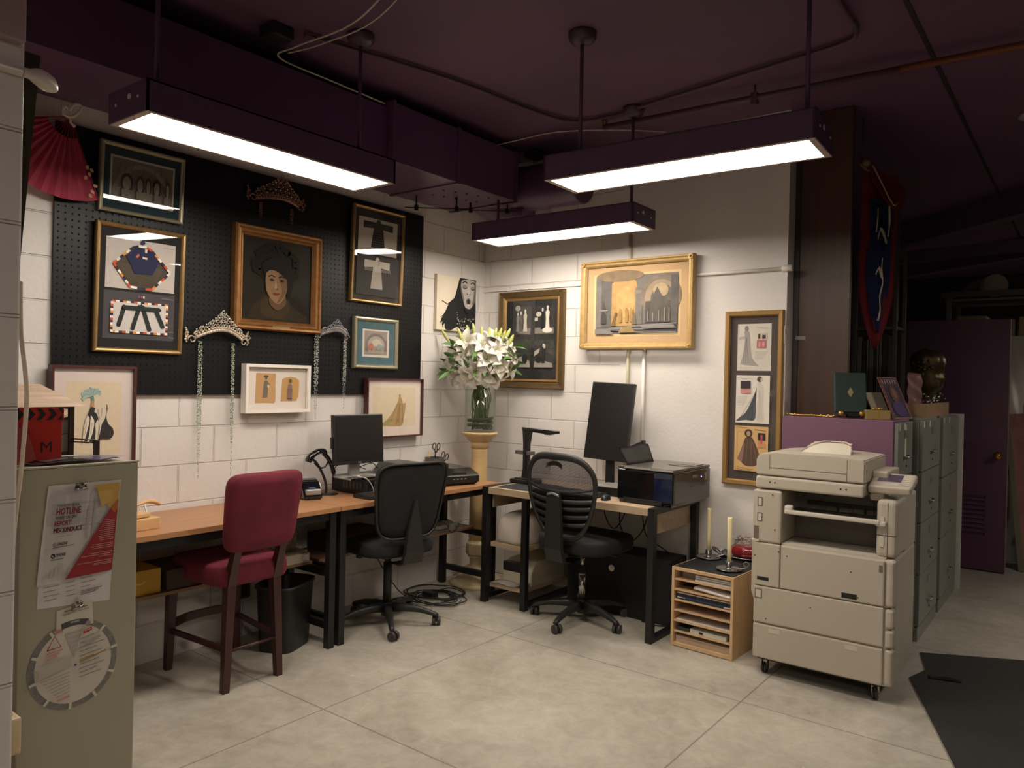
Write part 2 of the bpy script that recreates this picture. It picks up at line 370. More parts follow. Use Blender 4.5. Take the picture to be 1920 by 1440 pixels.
def rodthing(name, label, cat, pts, r, m, n=8, sp=True, group=None):
    b = B(); b.tube(spline(pts, 8) if sp else pts, r, n); return tag(b.obj(name, m), label, cat, group)
M_PIPE = mat('pipe_purple', '#573a4b', .45)
for i, (x, y, z, L, lab) in enumerate(((.30, -.62, 2.70, .40, 'thin steel hanging rod nearest the corner below the duct'), (.12, -.98, 2.67, .42, 'thin steel hanging rod beside the top of the black robe frame'))):
    t = thing('hanging_rail', lab, 'rail', (x, y, z), 0, 'small steel rails under the duct')
    b = B(); b.cyl((x-.02, y-.0, z), (x+L*.75, y+L*.66, z), .004, n=8); b.obj('rail', mat('dark_steel', '#3a3236', .4, .7), t, world=True)
    for f in (.15, .8):
        b = B(); px, py = x+L*.75*f, y+L*.66*f; b.cyl((px, py, z-.02), (px, py, 2.749), .006, n=8); b.box(px-.01, py-.01, z-.02, px+.01, py+.01, z+.015); b.obj('clamp', mat('dark_steel', '#3a3236'), t, world=True)
rodthing('ceiling_pipe', 'purple painted length of the sprinkler pipe under the ceiling, above the lights', 'pipe', [(1.39, -.526, 3.10), (3.05, -.4595, 3.10)], .017, M_PIPE, 12, False)
b = B(); b.tube([(3.052, -.4594, 3.10), (5.65, -.3485, 3.10)], .0185, 12); tag(b.obj('ceiling_pipe', mat('rusty_orange', '#6f3820', .5, var=.2, vs=15)), 'rusty orange outer length of the sprinkler pipe at far right', 'pipe')
b = B(); b.cyl((1.39, -.52, 3.09), (1.39, -.52, 3.165), .014, n=10); b.cyl((1.39, -.52, 3.13), (1.39, -.52, 3.155), .022, .012, n=10); tag(b.obj('sprinkler_head', mat('old_brass', '#7a6440', .4, .8)), 'brass sprinkler head at the left end of the ceiling pipe', 'sprinkler')
t = thing('pipe_hanger', 'threaded hanger holding the sprinkler pipe between two light rods', 'hanger', (2.33, -.49, 3.08))
b = B(); b.cyl((0, 0, .02), (0, 0, .088), .005, n=8); b.box(-.016, -.02, -.02, .016, .02, .045); b.obj('clamp', M_PIPE, t)
rodthing('conduit_pipe', 'thin purple conduit curving across the ceiling to the sprinkler pipe', 'conduit',
         [(.80, -2.35, 3.15), (1.02, -1.55, 3.15), (1.10, -.95, 3.15), (1.20, -.62, 3.15), (1.45, -.55, 3.15), (1.7, -.60, 3.15), (2.4, -.72, 3.15), (2.85, -.80, 3.15), (2.95, -.90, 3.15), (2.96, -1.2, 3.15), (3.0, -2.4, 3.15)], .011, M_PIPE, 10)
M_WIRE = mat('white_wire', '#cfc4b4', .5)
rodthing('ceiling_cable', 'loose white cable drooping from the ceiling to the duct, upper left', 'cable', [(1.9, -2.6, 3.155), (1.2, -2.35, 3.12), (.75, -2.35, 3.11), (.62, -2.36, 3.08), (.61, -2.0, 3.075), (.61, -1.65, 3.07)], .0045, M_WIRE, 6)
rodthing('ceiling_cable', 'second white cable beside the drooping one, lying straight on the ceiling', 'cable', [(1.95, -2.55, 3.155), (1.25, -2.28, 3.14), (.86, -2.28, 3.12), (.66, -2.34, 3.10)], .0035, M_WIRE, 6)
rodthing('ceiling_cable', 'thin white cable between the duct end and the sprinkler head', 'cable', [(.60, -.62, 3.10), (.68, -.50, 3.15), (1.0, -.48, 3.155), (1.35, -.30, 3.155), (1.6, -.10, 3.15)], .004, M_WIRE, 6)
for (x, y, lab) in ((.72, -2.45, 'square black ceiling junction box at top left beside the white cables'), (.62, -.20, 'round dark ceiling box above the duct end')):
    b = B(); b.box(x-.06, y-.06, CZ-.06, x+.06, y+.06, CZ-.001, bev=.008); tag(b.obj('junction_box', mat('box_black', '#211a20', .5)), lab, 'junction box')
b = B(); b.lathe([(.10, 0), (.10, -.012), (.07, -.03), (.035, -.045), (.0, -.045)], (3.55, .88, CZ-.001), 28); tag(b.obj('smoke_detector', mat('detector_grey', '#b7a8ac', .5)), 'round pale ceiling fixture at the right edge', 'detector')
# white conduit on the back wall
M_WP = mat('white_conduit', '#e6ded4', .4)
rodthing('wall_conduit', 'horizontal white conduit on the back wall right of the church painting', 'conduit', [(1.70, -.014, 2.215), (2.375, -.014, 2.215)], .011, M_WP, 10, False)
b = B(); b.cyl((2.35, -.02, 2.215), (2.41, -.02, 2.215), .02, n=12); tag(b.obj('conduit_coupling', M_WP), 'white conduit end fitting beside the brown wood panel', 'fitting')
rodthing('wall_conduit', 'left vertical cream conduit under the church painting', 'conduit', [(1.31, -.013, .785), (1.31, -.013, 2.52)], .012, mat('cream_conduit', '#ddd4b4', .5), 10, False)
rodthing('wall_conduit', 'right vertical white conduit under the church painting', 'conduit', [(1.432, -.013, .785), (1.432, -.013, 1.80)], .012, M_WP, 10, False)
b = B(); b.box(.0, -.012, 2.195, .94, -.001, 2.205, bev=.002); tag(b.obj('wall_ledge', M_WP), 'thin white ledge line along the back wall above the black photo frame', 'ledge')
# switch plate at the wood panel
b = B(); b.box(2.34, -.016, 1.76, 2.374, -.001, 1.87, bev=.003); tag(b.obj('hinge_plate', M_WP), 'small white metal plate on the wall edge beside the tall sketch frame', 'plate')
# power outlet under desk
t = thing('power_outlet', 'dark wall outlet low on the left wall beside the waste bin', 'outlet', (0.001, -2.10, .28), PI/2)
b = B(); b.box(-.04, -.01, -.06, .04, 0, .06, bev=.003); b.obj('plate', mat('outlet_brown', '#5a4638', .5), t)
b = B(); b.box(-.015, -.013, .012, .015, -.0095, .04); b.box(-.015, -.013, -.04, .015, -.0095, -.012); b.obj('socket', mat('outlet_dark', '#231c18', .5), t)
# ================================================================ things on the walls
WL0 = .001
def peg_mat():
    m = bpy.data.materials.new('pegboard_black'); m.use_nodes = True; n = m.node_tree.nodes; l = m.node_tree.links; b = n['Principled BSDF']
    g = n.new('ShaderNodeNewGeometry'); sp = n.new('ShaderNodeSeparateXYZ'); l.new(g.outputs['Position'], sp.inputs[0])
    def mth(op, a, bb=0):
        q = n.new('ShaderNodeMath'); q.operation = op
        for i, v in enumerate((a, bb)):
            if isinstance(v, (int, float)): q.inputs[i].default_value = v
            else: l.new(v, q.inputs[i])
        return q.outputs[0]
    d = None
    for ax in (1, 2):
        f = mth('SUBTRACT', mth('FRACT', mth('DIVIDE', mth('ADD', sp.outputs[ax], 10), .0305)), .5); q = mth('MULTIPLY', f, f); d = q if d is None else mth('ADD', d, q)
    hole = mth('LESS_THAN', d, .022)
    mx = n.new('ShaderNodeMix'); mx.data_type = 'RGBA'; l.new(hole, mx.inputs[0]); mx.inputs[6].default_value = lin('#111114'); mx.inputs[7].default_value = lin('#050505'); l.new(mx.outputs[2], b.inputs['Base Color'])
    r = n.new('ShaderNodeMapRange'); l.new(hole, r.inputs[0]); r.inputs['To Min'].default_value = .40; r.inputs['To Max'].default_value = .9; l.new(r.outputs[0], b.inputs['Roughness'])
    b.inputs['Specular IOR Level'].default_value = .28; bp = n.new('ShaderNodeBump'); bp.inputs['Strength'].default_value = .8; bp.inputs['Distance'].default_value = .003; l.new(mth('SUBTRACT', 1.0, hole), bp.inputs['Height']); l.new(bp.outputs[0], b.inputs['Normal'])
    return m
t = thing('pegboard', 'large black pegboard panel mounted on the left wall behind the frames', 'pegboard', (0, -1.93, 1.392))
b = B(); b.box(.012, -3.139, 1.392, .022, -.718, 2.665); b.obj('board', peg_mat(), t, world=True)
b = B(); b.box(.001, -3.13, 1.40, .012, -.73, 1.43); b.obj('batten', mat('batten_black', '#17171a', .6), t, world=True)
b = B(); b.box(.001, -3.13, 2.62, .012, -.73, 2.655); b.obj('batten', mat('batten_black', '#17171a', .6), t, world=True)

def frame(name, label, side, u0, z0, u1, z1, fm, prof, board, recess, art=None, off=0.0, group=None, fm2=None, glass=True, tilt=0.0, cat='picture', printname='print', moulding='moulding'):
    w, h = u1 - u0, z1 - z0
    if side == 'L': t = thing(name, label, cat, (off, (u0+u1)/2, z0), PI/2, group)
    else: t = thing(name, label, cat, ((u0+u1)/2, -off, z0), 0, group)
    if tilt: t.rotation_euler = Euler((tilt, 0, PI/2 if side == 'L' else 0), 'XYZ')
    b = B(); segs = prof[0] if isinstance(prof[0], list) else prof
    b.rings([[(-w/2+i, y, i), (w/2-i, y, i), (w/2-i, y, h-i), (-w/2+i, y, h-i)] for i, y in segs], 0, False, False, False)
    b.obj(moulding, fm, t)
    if fm2:
        b = B(); b.rings([[(-w/2+i, y, i), (w/2-i, y, i), (w/2-i, y, h-i), (-w/2+i, y, h-i)] for i, y in fm2[1]], 0, False, False, False); b.obj('inner_moulding', fm2[0], t)
    iw = segs[-1][0]; m = mat('mat_' + board.lstrip('#'), board, .8, var=.02, bump=.08, bs=300)
    b = B(); b.box(-w/2+iw-.004, -recess, iw-.004, w/2-iw+.004, -recess+.004, h-iw+.004); b.obj('mat_board', m, t)
    if art:
        A = Art(-recess); art(A, w, h, iw); A.obj(printname, t)
    if glass:
        b = B(); yy = min(-recess - .006, segs[-1][1] - .002) if segs[-1][1] > -recess - .006 else -recess - .006
        b.face([(-w/2+iw-.001, yy, iw-.001), (w/2-iw+.001, yy, iw-.001), (w/2-iw+.001, yy, h-iw+.001), (-w/2+iw-.001, yy, h-iw+.001)]); b.obj('glass_pane', GLASS, t, fix=False)
    return t
GOLD = mat('gilt_gold', '#a58659', .35, .75, var=.12, vs=20); GOLD_D = mat('gilt_worn', '#92663a', .45, .55, var=.2, vs=25, bump=.4, bs=90)
SILV = mat('champagne_silver', '#a79f86', .35, .6, var=.06); MAHO = mat('mahogany_frame', '#4c2320', .4, var=.1, stretch=(1, 1, .1)); WHT = mat('white_lacquer', '#ece4da', .4, var=.02)
LGOLD = mat('light_gold_leaf', '#b89862', .45, .3, var=.12, vs=30, bump=.3, bs=120); BRONZE = mat('antique_bronze', '#6f5a3a', .4, .65, var=.15, vs=30, bump=.5, bs=150); BLK = mat('ebony', '#1c1512', .35)
F_ROUND = lambda w, d: [(0, 0), (0, -d*.7), (w*.15, -d*.92), (w*.4, -d), (w*.7, -d*.92), (w*.95, -d*.65), (w, -d*.45)]
# f1: engraving in silver frame
def art1(A, w, h, iw):
    A.area(-w/2+iw+.035, iw+.045, w/2-iw-.035, h-iw-.045)
    A.rect(-2, -3, 102, 103, '#b9b2a4').rect(1, 2, 99, 98, '#6f675c')
    A.ell(50, 8, 48, 84, '#857c6e', a0=0, a1=PI).ell(50, 8, 42, 74, '#6b6358', a0=0, a1=PI)
    A.poly([(3, 4), (97, 4), (90, 30), (10, 30)], '#8d8577')
    for x, r in ((24, 13), (45, 9), (58, 6), (72, 9), (90, 5)):
        A.poly([(x-r*.7, 28), (x+r*.7, 28), (x+r*.7, 50), (x-r*.7, 50)], '#3d3833').ell(x, 50, r*.7, 16, '#3d3833').ell(x, 42, r*.5, 16, '#96907f')
    for i in range(9): A.line([(8+i*10, 60+((i*7) % 5)*3), (14+i*9, 90-((i*11) % 7)*3)], 1.0, '#574f47')
    for x in (14, 37, 66, 82): A.poly([(x-1.5, 10), (x+2, 10), (x+1, 24), (x-.5, 24)], '#4b443d').ell(x+.3, 26, 1.5, 3, '#4b443d')
frame('framed_print', 'silver framed engraving of arches in a dark teal mat, top left of the pegboard', 'L', -2.955, 2.285, -2.53, 2.626, SILV, F_ROUND(.022, .028), '#17333b', .012, art1, .0225, tilt=.06)
# f2: costume designs
def art2(A, w, h, iw):
    # upper sheet
    A.area(-w/2+iw+.026, h*.50, w/2-iw-.026, h-iw-.045)
    A.rect(0, 0, 100, 100, '#c9c0b8')
    P = [(10, 48), (36, 84), (44, 88), (56, 88), (64, 82), (92, 42), (66, 4), (56, 3), (44, 4), (34, 5)]
    A.poly(P, '#4e463a')
    for i in range(12): A.line([(20+i*.5, 50-i*3.2), (82-i*1.2, 46-i*3.2)], .7, '#6d614b')
    A.poly([(27, 66), (40, 84), (45, 88), (56, 88), (62, 82), (76, 62), (66, 34), (40, 32), (34, 50)], '#23254c')
    cols = ['#c9502a', '#e2ddd2', '#23233c', '#d98a3a', '#efe7d8', '#3a2632']
    for j in range(len(P)):
        a, c = P[j], P[(j+1) % len(P)]; L = math.hypot(c[0]-a[0], c[1]-a[1]); k = max(1, int(L/7))
        for q in range(k):
            p0 = (a[0]+(c[0]-a[0])*q/k, a[1]+(c[1]-a[1])*q/k); p1 = (a[0]+(c[0]-a[0])*(q+1)/k, a[1]+(c[1]-a[1])*(q+1)/k); A.line([p0, p1], 3.2, cols[(q+j*2) % 6], layer=20)
    A.k = 21; A.ell(50, 96, 3.4, 4, '#23254c'); A.poly([(40, 66), (44, 73), (46, 70), (43, 64)], '#c96a4a').poly([(50, 64), (57, 63), (57, 67), (50, 68)], '#dcc8b8').poly([(53, 84), (57, 84), (56, 76), (53, 77)], '#dcc8b8')
    A.line([(80, 92), (95, 91)], .5, '#8f877c').line([(78, 6), (92, 5)], .5, '#8f877c')
    # lower sheet
    A.k = 1
    A.area(-w/2+iw+.022, iw+.045, w/2-iw-.022, h*.48); A.rect(0, 0, 100, 100, '#4b474a')
    for i in range(16):
        x = 11 + i*4.9; A.rect(x, 75, x+4.9, 80, cols[i % 6], 20).rect(x, 12, x+4.9, 17, cols[(i+3) % 6], 20)
    for i in range(13):
        z = 13 + i*4.9; A.rect(9, z, 13, z+4.9, cols[(i+1) % 6], 21).rect(86, z, 90, z+4.9, cols[(i+4) % 6], 21)
    A.k = 22; A.rect(12.5, 16.5, 86.5, 76, '#c8c1bd')
    for p in ([(27, 68), (20, 28)], [(48, 70), (39, 22)], [(52, 70), (63, 22)], [(71, 66), (82, 30)], [(27, 66), (76, 66)]):
        A.line(p, 6.2, '#1d2321'); A.ell(p[0][0], p[0][1], 3, 3.8, '#1d2321').ell(p[1][0], p[1][1], 3, 3.8, '#1d2321')
    A.poly([(46, 66), (50, 77), (55, 66)], '#1d2321')
    A.rect(46, 88, 47, 93, '#c9502a').rect(49, 88, 50, 93, '#c9502a').rect(52, 88, 54, 93, '#ded8cc').line([(78, 92), (96, 91)], .6, '#8a8484').line([(90, 20), (98, 19)], .6, '#8a8484').line([(92, 8), (99, 7)], .6, '#8a8484')
frame('framed_print', 'gold framed pair of costume designs, navy cape above and black gloves below', 'L', -2.97, 1.602, -2.522, 2.234, GOLD, F_ROUND(.024, .03), '#1d1a19', .014, art2, .0225, tilt=.035)
# f3: portrait
def art3(A, w, h, iw):
    A.area(-w/2+iw, iw, w/2-iw, h-iw); A.rect(0, 0, 100, 100, mat('dark_varnish', '#1f1a10', .42, var=.3, vs=9, bump=.1, bs=60, spec=.18))
    D = lambda c: mat('oil_' + c.lstrip('#'), c, .5, var=.12, vs=30, spec=.15)
    G = lambda x, z: (48+(x-49)*1.32, 45+(z-50)*1.30); Gs = lambda P: [G(*q) for q in P]
    A.ell(66, 70, 30, 26, D('#272115')); A.poly(sm2([(8, 1), (16, 18), (30, 30), (44, 34), (64, 32), (80, 24), (92, 12), (97, 1)]), D('#2e2516'))  # paler upper-right ellipse paints a reflection into the background colour
    A.poly(sm2([(60, 32), (76, 32), (90, 20), (97, 8), (82, 14), (70, 22)]), D('#1d170f'))
    A.poly(sm2([(34, 30), (26, 22), (28, 8), (44, 3), (62, 6), (68, 20), (62, 32), (50, 26)]), D('#3d2f1c'))
    HR = D('#17120b'); A.ell(*G(50, 68), 31, 25, HR); random.seed(44)
    for i in range(46):
        a_ = -.5 + i/46*(PI+1.0); A.ell(48+31*math.cos(a_)*random.uniform(.85, 1.05), 68+25*math.sin(a_)*random.uniform(.85, 1.05), random.uniform(3, 6), random.uniform(3, 5), HR if i % 3 else D('#1b150d'), n=9, layer=16+i % 3)
    A.k = 19; A.poly(Gs(sm2([(42, 42), (41, 32), (50, 26), (59, 32), (58, 44)])), D('#5f4830'))
    A.poly(Gs(sm2([(37, 60), (36.5, 52), (38, 43), (44, 35), (50, 32), (55, 35), (60, 45), (61, 55), (60, 62), (52, 67), (45, 67)])), D('#85684a'))
    A.poly(Gs(sm2([(50, 67), (61, 61), (60.5, 50), (58, 42), (53, 34.5), (49, 33), (54, 42), (54, 48), (51, 55)])), D('#6e5238'))
    A.poly(Gs(sm2([(35, 56), (38, 62), (42, 63.5), (48, 63), (54, 60), (62, 56), (66, 66), (58, 74), (44, 76), (32, 68)])), HR)
    A.poly(Gs(sm2([(61, 64), (66, 54), (65, 44), (60, 36), (60.5, 46), (60, 56)])), HR)
    for x in (43, 54): A.line(Gs([(x-3.8, 57.0), (x, 58.6), (x+3.6, 57.2)]), 1.5, D('#2a1d13')).ell(*G(x, 54.2), 3.6, 1.7, D('#4c3826')).ell(*G(x, 54.2), 1.5, 1.4, D('#0f0b08'))
    A.poly(Gs([(47.6, 55), (48.8, 46.5), (46.6, 46), (46.0, 47.4)]), D('#a5825c')).poly(Gs([(48.8, 47), (50, 45.6), (47, 45.2)]), D('#5c432c'))
    A.poly(Gs(sm2([(44, 41.5), (46, 42.4), (48, 42), (50, 42.4), (52, 41.4), (49, 39.6), (46, 39.6)])), D('#7c3e32')); A.line(Gs([(44, 41.4), (48, 41), (52, 41.4)]), .5, D('#42201a'))
t = frame('portrait_painting', 'dark oil portrait of a dark haired woman in a wide ornate gold frame', 'L', -2.232, 1.763, -1.64, 2.353, GOLD_D,
      [(0, 0), (0, -.04), (.008, -.052), (.018, -.05), (.022, -.042), (.030, -.046), (.040, -.040), (.048, -.026), (.055, -.028), (.060, -.018)], '#211c12', .014, art3, .0225, glass=False, cat='painting', printname='canvas', tilt=.0)
b = B(); b.box(-.055, -.050, .010, .065, -.046, .028); b.obj('name_plate', mat('brass_plate', '#8f8158', .4, .6), t)
# f4: robes
def robe(A, c, fr):
    A.poly([(12, 70), (12, 90), (88, 90), (88, 70), (62, 73), (68, 18), (32, 18), (38, 73)], c)
    A.ell(50, 93, 6, 4.5, c); A.rect(47, 95, 53, 99, '#2b2520' if not fr else '#cfc6ba')
    if fr:
        for i in range(14): A.line([(33+i*2.6, 16), (39+i*1.7, 62)], .5, '#8f887e')
        for i in range(9): A.line([(13+i*3, 70), (13+i*3, 62)], .9, c).line([(62+i*3, 70), (62+i*3, 62)], .9, c)
        A.line([(48, 92), (52, 84), (49, 78)], 1.2, '#3c3833')
    else:
        for i in range(7): A.line([(35, 22+i*7), (65, 22+i*7)], .8, '#5c5550')
        for i in range(5): A.line([(14+i*4, 72), (14+i*4, 89)], .8, '#4c4642').line([(66+i*4.5, 72), (66+i*4.5, 89)], .8, '#4c4642')
def art4(A, w, h, iw):
    A.area(-w/2+iw+.03, h*.52, w/2-iw-.04, h-iw-.05, 100); A.rect(0, 0, 100, 100, '#c2b9ad'); robe(A, '#2b2725', 0)
    A.area(-w/2+iw+.02, iw+.03, w/2-iw-.03, h*.50); A.rect(0, 0, 100, 100, '#3d3936'); A.area(-w/2+iw+.05, iw+.03, w/2-iw-.07, h*.49); robe(A, '#c9c1b2', 1)
frame('framed_print', 'tall gold framed pair of robe drawings, black robe over fringed white robe', 'L', -1.395, 1.996, -.938, 2.627, GOLD, F_ROUND(.022, .03), '#241f1c', .014, art4, .0225, tilt=.03)
# f5
def art5(A, w, h, iw):
    A.area(-w/2+iw+.05, iw+.05, w/2-iw-.05, h-iw-.05); A.rect(0, 0, 100, 100, '#d5cdbf').rect(7, 8, 93, 94, '#988e86')
    A.ell(50, 40, 40, 46, '#7c706c', a0=0, a1=PI).ell(50, 40, 33, 36, '#aaa298', a0=0, a1=PI).ell(52, 40, 22, 26, '#c3bca6', a0=0, a1=PI)
    A.rect(10, 22, 20, 62, '#7c706c').rect(82, 22, 91, 62, '#7c706c').ell(31, 38, 9, 13, '#b26a5c').ell(64, 36, 11, 12, '#86969a').rect(22, 14, 80, 24, '#a79c8e')
    for i in range(5): A.line([(14+i*17, 20), (19+i*16, 32)], 1.6, '#6a625e')
frame('framed_print', 'small silver framed print of a domed hall in a blue green mat', 'L', -1.356, 1.562, -.965, 1.902, SILV, F_ROUND(.028, .032), '#3f6670', .014, art5, .0225)
# fL: bird costume
def artL(A, w, h, iw):
    A.area(-w/2+iw+.055, iw+.03, w/2-iw-.055, h-iw-.065); A.rect(0, 0, 100, 100, '#dccaae')
    for i in range(11):
        a = PI*.08 + i*PI*1.02/10; r = 17 + (i % 3)*1.5; A.line([(46, 81), (46+math.cos(a)*r*.6, 83+math.sin(a)*r*.42), (46+math.cos(a)*r, 82+math.sin(a)*r*.62-2)], [1.4, 5, 5.5], '#8fa9a4' if i % 2 else '#a5b8b0')
    A.line([(46, 81), (48, 74)], 5, '#5f8f86').line([(48, 75), (47, 69)], 5, '#bd8f68').ell(47, 68, 3.4, 2.6, '#c29470')
    A.poly(sm2([(44, 67), (40, 60), (36, 50), (32, 36), (31, 24), (42, 21), (58, 20), (64, 24), (80, 24), (86, 30), (84, 38), (76, 44), (72, 54), (74, 64), (72, 70), (66, 66), (56, 64), (50, 66)]), '#2e2b2c')
    A.poly(sm2([(52, 66), (62, 67), (70, 71), (72, 62), (69, 50), (64, 44), (60, 30), (56, 22), (60, 36), (58, 50), (54, 58), (50, 60)]), '#d9cdb8')
    A.poly(sm2([(38, 56), (42, 50), (38, 36), (34, 24), (30, 20), (31, 34), (34, 48)]), '#d9cdb8').poly(sm2([(44, 56), (50, 48), (48, 34), (42, 22), (38, 20), (42, 32), (43, 46)]), '#e0d5c2')
    A.poly(sm2([(52, 44), (57, 50), (58, 36), (56, 24), (52, 24), (53, 34)]), '#d2c5b0')
    for p in ([(56, 64), (60, 50)], [(64, 66), (63, 54)], [(36, 46), (34, 32)], [(46, 46), (44, 32)]): A.line(p, 1.1, '#ab9a82')
frame('framed_print', 'mahogany framed sketch of a plumed black and white bird costume, behind the cabinet', 'L', -3.155, 1.05, -2.765, 1.533, MAHO, [(0, 0), (0, -.045), (.012, -.045), (.012, -.030)], '#dccdc6', .026, artL, .0225, glass=True)
# fw: white frame
def artW(A, w, h, iw):
    A.area(-w/2, 0, w/2, h); C = '#c69c6a'
    A.poly([(17, 20), (17.5, 46), (18, 80), (19, 82), (47, 81), (48, 79), (47.5, 55), (48, 40), (47.5, 22), (45, 19), (33, 20)], C)
    A.poly([(56, 23), (57, 50), (58, 70), (64, 74), (72, 75), (80, 73), (85, 67), (85, 50), (84, 34), (81, 24)], '#c49a5e')
    A.poly([(28, 31), (29, 55), (30, 64), (33, 67), (36, 64), (40, 56), (37, 57), (36, 52), (36, 40), (35, 31)], '#77715f'); A.ell(33, 75, 3.6, 2.6, '#554c3f').ell(33, 71.5, 1.7, 3.2, '#6a5a45').ell(36.5, 55, 1.8, 3.4, '#d4c9b0')
    A.poly([(66, 28), (66, 45), (67, 57), (69, 60), (73, 58), (74, 45), (73.5, 28)], '#8b6b60'); A.ell(70.6, 66, 2.6, 4.4, '#66503f').line([(69, 28), (69, 23.5)], .8, '#554c3f').line([(72, 28), (72, 23.5)], .8, '#554c3f').rect(66, 28, 73.6, 30.5, '#5c463c').rect(67, 47, 73.6, 49, '#755a50')
frame('framed_print', 'white box frame with two small tan figure sketches, under the portrait', 'L', -2.155, 1.286, -1.712, 1.568, WHT, [(0, 0), (0, -.05), (.018, -.05), (.018, -.03)], '#e3d8cd', .024, artW, .0225)
# fr: gold gown sketch
def artR(A, w, h, iw):
    A.area(-w/2+iw+.05, iw+.06, w/2-iw-.05, h-iw-.05); A.rect(0, 0, 100, 100, '#dac9ac')
    A.poly(sm2([(8, 3), (20, 8), (34, 20), (46, 38), (54, 56), (58, 66), (60, 78), (61.5, 82), (64, 76), (68, 66), (70, 58), (76, 60), (75, 40), (72, 20), (68, 3), (52, 1), (30, 3)]), '#b3935f')
    A.poly([(60, 60), (64, 58), (62, 20), (56, 4), (52, 6)], '#a3834f'); A.poly([(14, 6), (36, 6), (44, 20), (30, 14)], '#9d9a66'); A.ell(61.5, 79, 2.2, 3.4, '#a3775a')
    for p in ([(58, 60), (40, 12)], [(62, 58), (60, 10)], [(68, 56), (69, 10)]): A.line(p, .9, '#8d7048')
frame('framed_print', 'mahogany framed sketch of a trailing gold gown, right of the small monitor', 'L', -1.245, 1.098, -.722, 1.50, MAHO, [(0, 0), (0, -.04), (.010, -.04), (.010, -.025)], '#e0cfc4', .02, artR, .0225)
# photo canvas of a man with long hair
def artP(A, w, h, iw):
    A.area(-w/2, 0, w/2, h); K = '#161514'
    A.poly(sm2([(56, 100), (48, 74), (42, 60), (30, 50), (22, 36), (14, 24), (9, 12), (20, 20), (20, 6), (24, 1), (36, 1), (52, 8), (60, 2), (98, 1), (99, 60), (99, 100)], 4)[0:999], K)
    A.line(sm2([(40, 58), (34, 53), (26, 48), (20, 50), (12, 53)]), [1.6]*20+[.8], K)
    for i in range(7): A.line([(30, 40-i*3), (20-i, 30-i*3.4), (9+i, 22-i*3)], [3, 2, .5], K)
    G = '#b7b0a8'; A.poly(sm2([(60, 94), (72, 98), (94, 97), (98, 88), (98, 70), (94, 56), (86, 46), (78, 42), (71, 46), (66, 56), (60, 72), (58, 84)]), G)
    A.poly(sm2([(92, 96), (98, 90), (98, 66), (92, 54), (88, 52), (92, 68), (94, 84)]), '#6f6963').poly(sm2([(66, 56), (60, 72), (58, 86), (62, 76), (68, 62)]), '#7d766f')
    A.line(sm2([(62, 90), (68, 94), (75, 91)]), 2.4, '#35312e').line(sm2([(84, 91), (90, 94), (96, 90)]), 2.4, '#35312e')
    A.ell(68, 84, 6, 4.2, '#8d867e').line(sm2([(63, 83), (68, 80.5), (74, 83)]), 1.6, '#2a2724').ell(89, 83, 5.6, 4, '#8d867e').line(sm2([(84, 82.5), (89, 80), (94, 82.5)]), 1.6, '#2a2724')
    A.poly([(76, 84), (80, 84), (83, 72), (79, 69), (74, 72)], '#c8c1b8').ell(75, 71, 1.6, 1.5, '#3c3733').ell(81, 71, 1.6, 1.5, '#3c3733').ell(78, 57, 6, 6.2, '#5f5852').ell(78, 57, 3.2, 4, '#1a1716').ell(78, 50.5, 5, 1.8, '#d2cbc2')
    A.poly([(66, 46), (74, 44), (82, 43), (88, 46), (86, 36), (72, 34)], K)
    random.seed(3)
    for i in range(60):
        x = 48 + random.random()*48; z = 2 + random.random()**1.5*24; A.ell(x, z, .9+random.random(), .8+random.random(), ('#a29b92', '#6f6963', '#c8c1b8')[i % 3], n=6, layer=40)
    for i in range(8): A.ell(47+i*1.4, 34-i*4, .9, 1, '#b7b0a8', n=6, layer=41)
t = thing('canvas_photo', 'black and white canvas photo of a long haired person with closed eyes, near the corner', 'photo', (.001, -.353, 1.866), PI/2)
b = B(); b.box(-.22, -.03, 0, .22, 0, .408, bev=.002); b.obj('canvas_block', mat('canvas_cream', '#ddd0ba', .8, bump=.1, bs=300), t)
A = Art(-.0302); _tr = A.tr; A.tr = lambda p: _tr((min(99.6, max(.4, p[0])), min(99.6, max(.4, p[1])))); artP(A, .44, .408, 0); A.obj('print', t)
